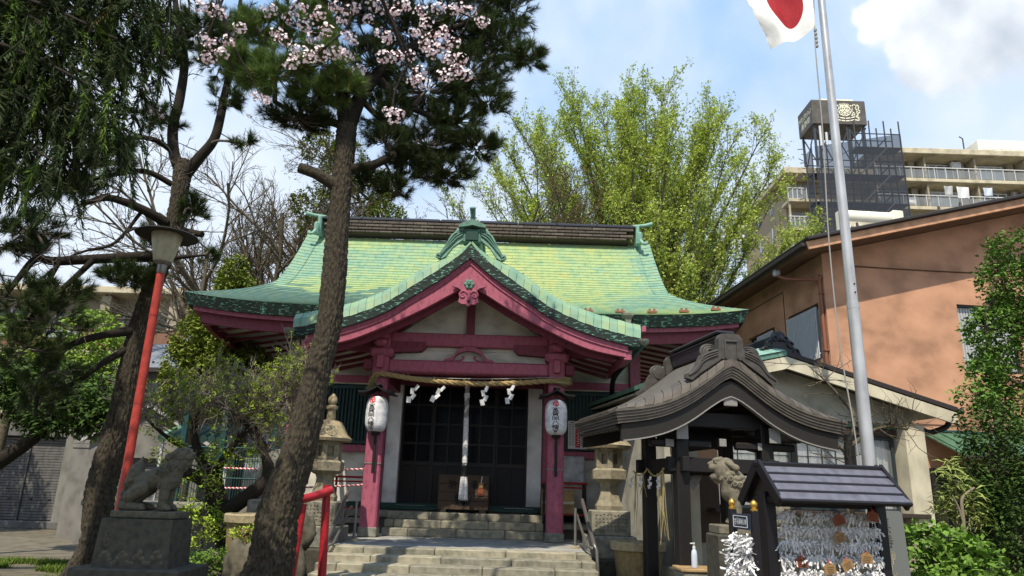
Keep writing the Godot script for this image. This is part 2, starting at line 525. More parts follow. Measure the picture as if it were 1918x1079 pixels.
	mat("sign_cream", lin(0.78, 0.76, 0.58), 0.6)
	mat("scaffold", lin(0.045, 0.050, 0.060), 0.5)
	mat("stair_steel", lin(0.42, 0.44, 0.46), 0.5)
	mat("netting", lin(0.035, 0.042, 0.055), 0.95)
	M.netting.transparency = BaseMaterial3D.TRANSPARENCY_ALPHA
	M.netting.albedo_color.a = 0.72
	mat("heater_white", lin(0.74, 0.72, 0.60), 0.5)
	mat("ground", lin(0.15, 0.135, 0.11), 0.95, stone_c, Vector3(0.35, 0.35, 0.35), speck, 0.6)
	mat("path", lin(0.17, 0.158, 0.135), 0.95, stone_c, Vector3(0.3, 0.3, 0.3), speck, 0.3)
	mat("gold", lin(0.75, 0.46, 0.10), 0.28)
	M.gold.metallic = 0.9
	mat("rack_black", lin(0.012, 0.010, 0.012), 0.45, fine, Vector3(3, 3, 3))
	mat("rack_roof", lin(0.135, 0.135, 0.165), 0.45, blotch, Vector3(2, 2, 2))
	mat("plaque_wood", lin(0.50, 0.30, 0.13), 0.75, grain, Vector3(2, 14, 14))
	mat("plaque_red", lin(0.36, 0.10, 0.04), 0.75, grain, Vector3(2, 14, 14))
	mat("navy", lin(0.012, 0.018, 0.035), 0.4)
	mat("banner", lin(0.42, 0.43, 0.41), 0.85, blotch, Vector3(2, 2, 2))
	mat("bottle", lin(0.50, 0.56, 0.66), 0.25)
	mat("poster", lin(0.66, 0.64, 0.62), 0.7)
	mat("fence_green", lin(0.012, 0.055, 0.055), 0.5)
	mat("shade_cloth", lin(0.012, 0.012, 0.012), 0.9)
	mat("blossom", lin(0.86, 0.76, 0.78), 0.7)
	mat("bud", lin(0.34, 0.07, 0.07), 0.7)
	mat("candle", lin(0.46, 0.26, 0.10), 0.8)
	for q in [["pine", 0.062, 0.092, 0.030], ["pine_light", 0.125, 0.185, 0.050], ["cedar", 0.034, 0.052, 0.018], ["ginkgo", 0.45, 0.53, 0.125], ["conifer", 0.165, 0.205, 0.035], ["broad", 0.075, 0.135, 0.028], ["broad_light", 0.21, 0.31, 0.05], ["hedge", 0.135, 0.235, 0.04], ["lime", 0.30, 0.40, 0.05], ["shrub", 0.105, 0.19, 0.035], ["bamboo", 0.27, 0.32, 0.09], ["grass", 0.13, 0.19, 0.035], ["rust_leaf", 0.15, 0.11, 0.04]]:
		var m := mat(q[0], lin(q[1], q[2], q[3]), 0.75)
		m.metallic_specular = 0.25
		m.vertex_color_use_as_albedo = true
		m.backlight_enabled = true
		m.backlight = Color(q[1], q[2], q[3]).linear_to_srgb() * 0.9
	M.blossom.backlight_enabled = true
	M.blossom.backlight = Color(0.5, 0.42, 0.44)
	M.lantern_paper.backlight_enabled = true
	M.lantern_paper.backlight = Color(0.4, 0.4, 0.4)

# ---------------------------------------------------------------- sky
func make_sky() -> PanoramaSkyMaterial:
	var w := 2048
	var h := 1024
	var thin := noise(0.0045, 5, FastNoiseLite.TYPE_SIMPLEX_SMOOTH, 31).get_seamless_image(w, h)
	var puff := noise(0.024, 6, FastNoiseLite.TYPE_SIMPLEX_SMOOTH, 37).get_seamless_image(w, h)
	thin.convert(Image.FORMAT_L8)
	puff.convert(Image.FORMAT_L8)
	var a := thin.get_data()
	var b := puff.get_data()
	# heaps of cloud: bearing, height (degrees), half width, half height
	var heaps := []
	for q in [[39, 32, 9, 7.0], [46, 29.5, 9, 6.5], [33.5, 29.5, 3.2, 2.4], [-75, 33, 10, 6], [-66, 30, 6, 4], [-118, 30, 9, 6], [-160, 34, 10, 6], [158, 30, 9, 6], [112, 33, 9, 6], [85, 30, 8, 5], [76, 35, 6, 4], [-30, 52, 9, 5], [60, 56, 9, 5], [140, 58, 9, 5], [-110, 55, 9, 5], [20, 19.5, 5, 2.5], [-50, 17, 6, 3]]:
		heaps.append(q)
	var out := PackedFloat32Array()
	out.resize(w * h * 3)
	for y in h:
		var el := 90.0 - (y + 0.5) / h * 180.0
		var base := Color(0.52, 0.56, 0.60)
		if el > 0.0:
			var t := clampf(el / 46.0, 0.0, 1.0)
			base = Color(0.47, 0.55, 0.64).lerp(Color(0.185, 0.345, 0.62), pow(t, 0.8))
		var veil := 0.22 + 0.78 * (1.0 - smoothstep(18.0, 35.0, el))
		var near := []
		for q in heaps:
			if absf(el - q[1]) < q[3] * 1.7:
				near.append(q)
		for x in w:
			var c := base
			if el > -1.0:
				var i := y * w + x
				var n1 := a[i] / 255.0
				var n2 := b[i] / 255.0
				var k := clampf((n1 * 0.75 + n2 * 0.25 - 0.56 + veil * 0.62) * 2.0, 0.0, 1.0)
				c = c.lerp(Color(0.52, 0.575, 0.645), k * 0.9)
				if near.size():
					var az := (x + 0.5) / w * 360.0
					var best := -1.0
					var low := 0.0
					var tot := 0.001
					for q in near:
						var dx: float = wrapf(az - q[0], -180.0, 180.0) / q[2]
						var dy: float = (el - q[1]) / q[3]
						if dy < 0.0:
							dy *= 1.5
						var d := 1.0 - dx * dx - dy * dy
						best = maxf(best, d)
						var wt := maxf(d + 0.9, 0.0)
						wt *= wt
						low += (el - q[1]) / q[3] * wt
						tot += wt
					low /= tot
					var e := best + (n2 - 0.5) * 1.5 + (n1 - 0.5) * 0.5
					if e > 0.0:
						var cover := clampf(e * 7.0, 0.0, 1.0)
						cover = cover * cover * (3.0 - 2.0 * cover)
						if low < 0.0:
							cover *= clampf(e * 2.2, 0.0, 1.0)
						var lit := clampf(low * 0.75 + 0.66 + (n2 - 0.5) * 1.3 + (n1 - 0.5) * 0.5 - best * 0.12, 0.0, 1.0)
						c = c.lerp(Color(0.33, 0.375, 0.435).lerp(Color(0.64, 0.66, 0.68), lit), cover * 0.95)
			var o := (y * w + x) * 3
			out[o] = c.r; out[o + 1] = c.g; out[o + 2] = c.b
	var m := PanoramaSkyMaterial.new()
	m.panorama = ImageTexture.create_from_image(Image.create_from_data(w, h, false, Image.FORMAT_RGBF, out.to_byte_array()))
	return m

# ---------------------------------------------------------------- the scene
func _ready() -> void:
	rng.seed = 20240405
	var cam := Camera3D.new()
	cam.name = "camera"
	cam.fov = 43.58
	cam.near = 0.1
	cam.far = 600.0
	cam.position = Vector3(0, 1.6, 0)
	cam.rotation = Vector3(deg_to_rad(16.0), 0, deg_to_rad(1.83))
	add_child(cam)
	cam.current = true
	var we := WorldEnvironment.new()
	we.name = "world"
	var env := Environment.new()
	env.background_mode = Environment.BG_SKY
	env.sky = Sky.new()
	env.sky.sky_material = make_sky()
	env.background_energy_multiplier = 1.14
	env.tonemap_mode = Environment.TONE_MAPPER_LINEAR
	env.tonemap_exposure = 1.50
	env.sdfgi_enabled = true
	env.ssao_enabled = true
	env.ssil_enabled = true
	we.environment = env
	add_child(we)
	var sun := DirectionalLight3D.new()
	sun.name = "sun"
	sun.light_energy = 1.27
	sun.light_color = Color(1.0, 0.955, 0.88)
	sun.light_angular_distance = 0.5
	sun.shadow_enabled = true
	sun.rotation = Vector3(deg_to_rad(-57.0), deg_to_rad(-16.0), 0)
	add_child(sun)
	make_materials()
	grounds()
	shrine()
	steps()
	porch_things()
	stone_lanterns()
	purification()
	racks()
	right_buildings()
	far_buildings()
	left_buildings()
	statues()
	poles()
	trees()
	small_things()

func grounds() -> void:
	var g := Sh.new()
	var rows := []
	for r in 41:
		var q := PackedVector3Array()
		var z := 40.0 - r * 11.0
		for c in 31:
			q.append(Vector3(-225.0 + c * 15.0, 0.0, z))
		rows.append(q)
	g.grid(rows, true)
	tag(obj("ground", g, M.ground), "", "", "", "structure")
	var p := Sh.new()
	p.quad(Vector3(-30, 0.004, -15.6), Vector3(-7.5, 0.004, -15.6), Vector3(-7.5, 0.004, -21.0), Vector3(-30, 0.004, -24.0))
	tag(obj("path", p, M.path), "", "", "", "structure")
	# grass tufts on the earth beside the path
	var blade := Sh.new()
	for k in 9:
		var a := rng.randf() * TAU
		var b := Vector3(cos(a), 0, sin(a)) * 0.03
		var tip := b * 2.4 + Vector3(0, rng.randf_range(0.05, 0.11), 0)
		var s := Vector3(-sin(a), 0, cos(a)) * 0.006
		blade.tri(b - s, b + s, tip)
	var ts := []
	var cs := []
	var f := noise(0.5, 3, FastNoiseLite.TYPE_SIMPLEX_SMOOTH, 44)
	for k in 16000:
		var at := Vector3(rng.randf_range(-13.0, -5.5), 0, rng.randf_range(-15.6, -11.5))
		if f.get_noise_2d(at.x, at.z) + 0.05 * (at.x + 9.0) < -0.12:
			continue
		ts.append(Transform3D(Basis(Vector3.UP, rng.randf() * TAU).scaled(Vector3.ONE * rng.randf_range(0.6, 1.5)), at))
		var t := rng.randf_range(0.6, 1.2)
		cs.append(Color(t, t, t * 0.9))
	scatter("grass", blade.bake(), M.grass, ts, null, cs)

# ---------------------------------------------------------------- shrine hall
const PX := -0.80      # middle of the porch
const RX := -0.95      # middle of the hall
var lip := [Vector2(0, 0), Vector2(0.16, 0.19), Vector2(0.48, 0.47), Vector2(1.05, 0.88), Vector2(1.5, 1.20), Vector2(2.18, 1.50), Vector2(2.7, 1.64), Vector2(3.17, 1.75)]
var btop := [Vector2(0, 0.30), Vector2(0.5, 0.72), Vector2(1.06, 1.10), Vector2(1.5, 1.40), Vector2(2.19, 1.69), Vector2(3.0, 1.90)]
var bbot := [Vector2(0, 0.80), Vector2(0.29, 0.96), Vector2(0.8, 1.27), Vector2(1.5, 1.63), Vector2(2.19, 1.93), Vector2(2.9, 2.08)]
const APEX := 6.16

func roof_at(u: float, v: float, back := false) -> Vector3:
	var s := clampf((v - 0.52) / 0.48, 0.0, 1.0)
	var hw := 4.68 + 1.24 * pow(s, 1.15)
	var y := 5.27 + 2.93 * (0.42 * (1.0 - v) + 0.58 * (1.0 - v) * (1.0 - v)) + 0.20 * pow(absf(u), 5.0) * smoothstep(0.4, 1.0, v)
	y += 0.10 * pow(absf(u), 14.0) * (1.0 - v)
	return Vector3(RX + u * hw, y, -18.6 + (-4.0 if back else 4.0) * v)

func side_at(sx: float, t: float, v: float) -> Vector3:     # the hipped side below the gable: t from back (-1) to front (1)
	var e := roof_at(sx, v)
	var s := clampf((v - 0.52) / 0.48, 0.0, 1.0)
	var hw := 4.68 + 1.24 * pow(s, 1.15)
	var y := 5.27 + 2.93 * (0.42 * (1.0 - v) + 0.58 * (1.0 - v) * (1.0 - v)) + 0.20 * pow(absf(t), 5.0) * smoothstep(0.4, 1.0, v)
	return Vector3(RX + sx * hw, y, -18.6 + t * 4.0 * v)

func shrine() -> void:
	var S := thing("shrine_hall", "pink and white shrine hall with verdigris copper roof and gabled porch", "shrine", Vector3(RX, 0, -18.6))
	# stone podium
	var b := Sh.new()
	b.box(Vector3(RX, 0.54, -19.0), Vector3(8.9, 1.08, 6.9), 0.02)
	obj("podium", b, M.concrete_dark, S)
	for k in 9:
		var x := -5.35 + 1.0 * k
		if x < -3.1 or x > 0.9:
			box1("podium_stone", Vector3(x + 0.5, 1.15, -15.62), Vector3(0.985, 0.14, 0.42), M.granite, S, 0.012)
	# walls
	var w := Sh.new()
	w.box(Vector3(RX, 3.2, -19.5), Vector3(7.7, 4.0, 5.4))
	w.box(Vector3(-3.72, 3.2, -16.5), Vector3(2.16, 4.0, 0.6))
	w.box(Vector3(1.82, 3.2, -16.5), Vector3(2.16, 4.0, 0.6))
	w.box(Vector3(RX, 4.58, -16.5), Vector3(3.38, 1.24, 0.6))
	obj("wall", w, M.plaster, S)
	# posts of the hall
	for x in [-4.72, -2.78, 0.90, 2.82]:
		box1("post", Vector3(x, 3.2, -16.14), Vector3(0.24, 4.0, 0.24), M.pink, S, 0.012)
	for x in [-4.83, 2.93]:
		for z in [-18.2, -20.2, -22.2]:
			box1("post", Vector3(x, 3.2, z), Vector3(0.2, 4.0, 0.24), M.pink, S, 0.012)
	for q in [[3.98, 0.17], [2.47, 0.15], [5.02, 0.26]]:
		box1("wall_beam", Vector3(-3.77, q[0], -16.155), Vector3(1.68, q[1], 0.15), M.pink, S)
		box1("wall_beam", Vector3(1.85, q[0], -16.155), Vector3(1.68, q[1], 0.15), M.pink, S)
	box1("wall_beam", Vector3(RX, 5.02, -16.12), Vector3(3.4, 0.26, 0.16), M.pink_dark, S)
	box1("wall_beam", Vector3(RX, 4.02, -16.12), Vector3(3.44, 0.28, 0.18), M.pink_dark, S)
	box1("wall_beam", Vector3(RX, 1.30, -16.10), Vector3(7.8, 0.12, 0.14), M.green_dark, S)
	# shuttered windows
	for sx in [-1, 1]:
		var x0 := -4.05 if sx < 0 else 1.22
		var win := box1("window", Vector3(x0 + 0.62, 3.20, -16.19), Vector3(1.34, 1.36, 0.06), M.green_dark, S, 0.004)
		for k in 15:
			box1("slat", Vector3(x0 + 0.06 + k * 0.08, 3.2, -16.135), Vector3(0.045, 1.20, 0.05), M.green_slat, win, 0.006)
		for y in [2.60, 3.80]:
			box1("window_rail", Vector3(x0 + 0.62, y, -16.13), Vector3(1.32, 0.07, 0.075), M.green_slat, win, 0.006)
		for x in [x0 - 0.02, x0 + 0.62, x0 + 1.26]:
			box1("window_stile", Vector3(x, 3.2, -16.12), Vector3(0.06, 1.18, 0.08), M.green_slat, win, 0.006)
		box1("window_trim", Vector3(x0 + 0.62, 3.885, -16.14), Vector3(1.42, 0.03, 0.10), M.cream, win, 0.004)
	# doors
	for x in [-2.50, 0.60]:
		box1("door_jamb", Vector3(x, 2.58, -16.16), Vector3(0.31, 2.62, 0.2), M.plaster_white, S, 0.008)
	for k in 4:
		var x := -2.0 + k * 0.70
		var z := -16.30 if k == 0 or k == 3 else -16.25
		var d := Sh.new()
		for s in [-0.325, -0.005, 0.325]:
			d.box(Vector3(x + s, 2.62, z), Vector3(0.055 if absf(s) > 0.1 else 0.04, 2.62, 0.045), 0.006)
		for y in [1.34, 2.20, 2.63, 3.05, 3.47, 3.90]:
			d.box(Vector3(x, y, z), Vector3(0.70, 0.10 if y < 2.3 else 0.055, 0.041), 0.006)
		var door := obj("door", d, M.door_wood, S)
		for s in [-0.165, 0.16]:
			box1("door_panel", Vector3(x + s, 1.77, z - 0.008), Vector3(0.29, 0.80, 0.02), M.door_panel, door, 0.004)
			for y in [2.415, 2.84, 3.26, 3.685]:
				box1("pane", Vector3(x + s, y, z - 0.012), Vector3(0.29, 0.38, 0.008), M.dark_glass, door, 0.0)
	box1("door_backing", Vector3(RX, 2.6, -16.45), Vector3(2.8, 2.7, 0.1), M.door_panel, S)
	box1("door_lintel", Vector3(RX, 3.93, -16.2), Vector3(2.8, 0.10, 0.16), M.door_wood, S)
	box1("sill", Vector3(RX, 1.27, -15.98), Vector3(3.3, 0.075, 0.22), M.green_dark, S)
	for x in [-2.02, 0.30]:
		box1("door_track", Vector3(x, 1.318, -16.02), Vector3(0.62, 0.015, 0.03), M.steel, S, 0.003)
	# ---- main roof
	var front := []
	var bk := []
	for r in 25:
		var v := r / 24.0
		var q := PackedVector3Array()
		var q2 := PackedVector3Array()
		for c in 49:
			q.append(roof_at(-1.0 + c / 24.0, v))
			q2.append(roof_at(-1.0 + c / 24.0, v, true))
		front.append(q)
		bk.append(q2)
	var rf := Sh.new()
	rf.grid(front)
	rf.grid(bk, true)
	for sx in [-1, 1]:
		var side := []
		for r in 13:
			var v := 0.52 + 0.48 * r / 12.0
			var q := PackedVector3Array()
			for c in 25:
				q.append(side_at(sx, -1.0 + c / 12.0, v))
			side.append(q)
		rf.grid(side, sx > 0)
		var tip := Vector3(RX + sx * 4.5, 8.2, -18.6)
		for r in 12:
			var v0 := 0.54 * r / 12.0
			var v1 := 0.54 * (r + 1) / 12.0
			var off := Vector3(-sx * 0.35, 0, 0)
			rf.quad_out(roof_at(sx, v0) + off, roof_at(sx, v1) + off, roof_at(sx, v1, true) + off, roof_at(sx, v0, true) + off, Vector3(RX, 6, -18.6))
	var roof := obj("roof", rf, M.sheet_4, S)
	# verge boards along the two gables
	for sx in [-1, 1]:
		var vb := Sh.new()
		for back in [false, true]:
			for r in 12:
				var v0 := 0.56 * r / 12.0
				var v1 := 0.56 * (r + 1) / 12.0
				var a := roof_at(sx, v0, back)
				var c := roof_at(sx, v1, back)
				var dn := Vector3(-sx * 0.02, -0.22, 0)
				vb.quad_out(a, c, c + dn, a + dn, Vector3(RX, a.y, a.z))
		obj("verge", vb, M.copper_dark, S)
	# copper sheets laid in courses, lowest first
	var unit := BoxMesh.new()
	var f := noise(0.16, 3, FastNoiseLite.TYPE_SIMPLEX_SMOOTH, 50)
	var count := 0
	var rest := []
	for k in 8:
		rest.append(Sh.new())
	var courses := 34
	for r in courses:
		var row := courses - 1 - r
		var v := (row + 0.5) / courses
		var hw := roof_at(1.0, v).x - RX
		var m := int(hw * 2.0 / 0.31)
		var shift := 0.5 if row % 2 else 0.0
		for k in m + 1:
			var ua := (k - shift) / m * 2.0 - 1.0
			var ub := (k + 1.0 - shift) / m * 2.0 - 1.0
			ua = maxf(ua, -1.0)
			ub = minf(ub, 1.0)
			if ub - ua < 0.004:
				continue
			var u := (ua + ub) * 0.5
			var c := roof_at(u, v)
			if absf(c.x - PX) < 2.7 and c.y < APEX + 0.35 - lookup(lip, absf(c.x - PX)) and c.y < 6.4:
				continue
			var du := roof_at(ub, v) - roof_at(ua, v)
			var dv := roof_at(u, minf(v + 0.5 / courses, 1.0)) - roof_at(u, v - 0.5 / courses)
			var nn := dv.cross(du).normalized()
			if nn.y < 0.0: nn = -nn
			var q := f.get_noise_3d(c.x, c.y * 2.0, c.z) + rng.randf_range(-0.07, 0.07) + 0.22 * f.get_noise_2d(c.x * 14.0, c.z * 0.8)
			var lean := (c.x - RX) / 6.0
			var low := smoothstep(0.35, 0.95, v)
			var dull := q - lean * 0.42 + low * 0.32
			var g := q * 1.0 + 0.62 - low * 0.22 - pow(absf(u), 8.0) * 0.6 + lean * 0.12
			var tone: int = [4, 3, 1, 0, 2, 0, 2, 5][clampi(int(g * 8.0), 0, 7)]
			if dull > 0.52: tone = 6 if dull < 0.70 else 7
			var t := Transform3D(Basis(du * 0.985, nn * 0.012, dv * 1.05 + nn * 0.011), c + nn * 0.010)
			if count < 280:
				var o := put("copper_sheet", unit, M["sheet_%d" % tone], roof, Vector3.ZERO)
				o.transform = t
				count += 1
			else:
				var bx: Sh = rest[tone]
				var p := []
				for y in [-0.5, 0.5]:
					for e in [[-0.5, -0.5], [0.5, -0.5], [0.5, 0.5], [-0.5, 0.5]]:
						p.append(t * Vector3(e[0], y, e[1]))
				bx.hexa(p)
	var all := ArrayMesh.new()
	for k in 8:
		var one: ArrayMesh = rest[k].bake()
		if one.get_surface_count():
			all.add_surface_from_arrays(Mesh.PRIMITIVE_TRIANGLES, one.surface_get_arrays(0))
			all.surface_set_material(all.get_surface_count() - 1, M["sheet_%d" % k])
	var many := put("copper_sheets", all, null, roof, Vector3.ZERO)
	many.set_meta("kind", "stuff")
	# snow guards on the right of the eave
	for k in 6:
		var c := roof_at(0.33 + k * 0.118, 0.945)
		var sg := Sh.new()
		sg.box(c + Vector3(0, 0.045, 0), Vector3(0.20, 0.05, 0.06), 0.006)
		sg.box(c + Vector3(-0.05, 0.07, 0), Vector3(0.04, 0.10, 0.03), 0.004)
		sg.box(c + Vector3(0.05, 0.07, 0), Vector3(0.04, 0.10, 0.03), 0.004)
		obj("snow_guard", sg, M.downpipe, roof)
	# eave: thick copper edge, boards, soffit, rafters
	var edge := Sh.new()
	var board := Sh.new()
	var board2 := Sh.new()
	var sof := Sh.new()
	for k in 48:
		var u0 := -1.0 + k / 24.0
		var u1 := -1.0 + (k + 1) / 24.0
		for q in 4:       # front, back, left, right
			var P := func(u: float) -> Vector3:
				if q == 0: return roof_at(u, 1.0)
				if q == 1: return roof_at(u, 1.0, true)
				return side_at(-1.0 if q == 2 else 1.0, u, 1.0)
			var a: Vector3 = P.call(u0)
			var c: Vector3 = P.call(u1)
			var mid := Vector3(RX, 5.0, -18.6)
			var ins := func(p: Vector3, f2: float, dy: float) -> Vector3:
				return Vector3(RX + (p.x - RX) * (1.0 - f2 / 5.9), p.y + dy, -18.6 + (p.z + 18.6) * (1.0 - f2 / 4.0))
			edge.quad_out(a, c, ins.call(c, 0.08, -0.24), ins.call(a, 0.08, -0.24), mid)
			edge.quad_out(ins.call(a, 0.08, -0.24), ins.call(c, 0.08, -0.24), ins.call(c, 0.3, -0.25), ins.call(a, 0.3, -0.25), mid + Vector3.UP * 3)
			board.quad_out(ins.call(a, 0.16, -0.20), ins.call(c, 0.16, -0.20), ins.call(c, 0.17, -0.33), ins.call(a, 0.17, -0.33), mid)
			board.quad_out(ins.call(a, 0.17, -0.33), ins.call(c, 0.17, -0.33), ins.call(c, 0.24, -0.33), ins.call(a, 0.24, -0.33), mid + Vector3.UP * 3)
			board2.quad_out(ins.call(a, 0.30, -0.25), ins.call(c, 0.30, -0.25), ins.call(c, 0.31, -0.56), ins.call(a, 0.31, -0.56), mid)
			board2.quad_out(ins.call(a, 0.31, -0.56), ins.call(c, 0.31, -0.56), ins.call(c, 0.40, -0.56), ins.call(a, 0.40, -0.56), mid + Vector3.UP * 3)
			sof.quad_out(ins.call(a, 0.2, -0.31), ins.call(c, 0.2, -0.31), ins.call(c, 2.05, -0.02), ins.call(a, 2.05, -0.02), mid + Vector3.UP * 5)
	obj("eave_edge", edge, M.copper_dark, roof)
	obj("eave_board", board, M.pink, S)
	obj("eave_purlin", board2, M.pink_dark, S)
	obj("soffit", sof, M.plaster, S)
	for sx in [-1, 1]:
		for k in 12:
			var z := -14.98 - k * 0.56
			var xo: float = RX + sx * 5.55
			var xi: float = RX + sx * 3.86
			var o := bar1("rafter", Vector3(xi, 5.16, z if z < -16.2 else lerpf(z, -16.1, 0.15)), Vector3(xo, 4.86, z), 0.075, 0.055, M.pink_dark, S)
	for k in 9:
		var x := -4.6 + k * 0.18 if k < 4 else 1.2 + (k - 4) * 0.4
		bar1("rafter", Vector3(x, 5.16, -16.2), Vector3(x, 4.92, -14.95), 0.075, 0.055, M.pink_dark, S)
	for q in [[-3.66, 0], [-3.50, 0], [2.52, 0], [2.76, 0]]:
		box1("purlin_end", Vector3(q[0], 4.98, -14.66), Vector3(0.09, 0.12, 0.22), M.pink, S)
	# ---- ridge
	var ridge := box1("ridge", Vector3(RX, 8.46, -18.6), Vector3(8.2, 0.36, 0.36), M.ridge_brown, S)
	for c in 4:
		var y := 8.325 + c * 0.082
		var z := -18.37 + c * 0.02
		for k in 22:
			var x := RX - 4.18 + (k + 0.5 + (0.5 if c % 2 else 0.0)) * 0.372
			if x > RX + 4.2: continue
			box1("ridge_tile", Vector3(x, y, z), Vector3(0.366, 0.068 if c else 0.05, 0.10), [M.ridge_brown, M.ridge_tan, M.ridge_brown][rng.randi() % 3], ridge, 0.010)
	for k in 8:
		var x := RX - 4.25 + (k + 0.5) * 1.0625
		var cap := Sh.new()
		cap.box(Vector3(x, 8.665, -18.6), Vector3(1.055, 0.07, 0.62), 0.02)
		cap.box(Vector3(x, 8.73, -18.6), Vector3(1.05, 0.08, 0.40), 0.03)
		obj("ridge_cap", cap, M.ridge_black, ridge)
	for sx in [-1, 1]:
		var ex: float = RX + sx * 4.30
		var e := Sh.new()
		e.box(Vector3(ex, 8.44, -18.50), Vector3(0.10, 0.56, 0.55), 0.03)
		e.box(Vector3(ex + sx * 0.04, 8.30, -18.16), Vector3(0.12, 0.36, 0.14), 0.04)
		e.tube(smooth([Vector3(ex + sx * 0.04, 8.24, -18.12), Vector3(ex + sx * 0.10, 8.12, -18.05), Vector3(ex + sx * 0.18, 8.12, -18.05), Vector3(ex + sx * 0.19, 8.18, -18.06)], 4), [0.05, 0.05, 0.045], 8)
		obj("ridge_end", e, M.copper_pale, S)
		tube1("ridge_horn", [Vector3(ex - sx * 0.1, 8.76, -18.5), Vector3(ex + sx * 0.22, 8.77, -18.42), Vector3(ex + sx * 0.42, 8.80, -18.36)], [0.045, 0.05, 0.06], M.copper_pale, S)
	porch(S)

func curl(x: float) -> float: return 0.30 + 0.70 * smoothstep(0.0, 0.9, absf(x))

func lipY(x: float) -> float: return APEX - lookup(lip, absf(x))

func curve_part(called: String, top: Callable, bot: Callable, z0: float, z1: float, lim: float, mt: Material, parent: Node, sides := [-1, 1], from := 0.0) -> void:
	for sx in sides:
		var s := Sh.new()
		var m := 22
		for k in m:
			var a := from + (lim - from) * k / m
			var b := from + (lim - from) * (k + 1) / m
			var p := []
			for y in [bot, top]:
				p.append(Vector3(PX + sx * a, y.call(a), z0)); p.append(Vector3(PX + sx * b, y.call(b), z0))
				p.append(Vector3(PX + sx * b, y.call(b), z1)); p.append(Vector3(PX + sx * a, y.call(a), z1))
			var c := Vector3.ZERO
			for q in p: c += q / 8.0
			s.quad_out(p[0], p[1], p[2], p[3], c); s.quad_out(p[4], p[5], p[6], p[7], c)
			s.quad_out(p[0], p[1], p[5], p[4], c); s.quad_out(p[3], p[2], p[6], p[7], c)
			if k == m - 1: s.quad_out(p[1], p[2], p[6], p[5], c)
			if k == 0: s.quad_out(p[0], p[3], p[7], p[4], c)
		obj(called, s, mt, parent)

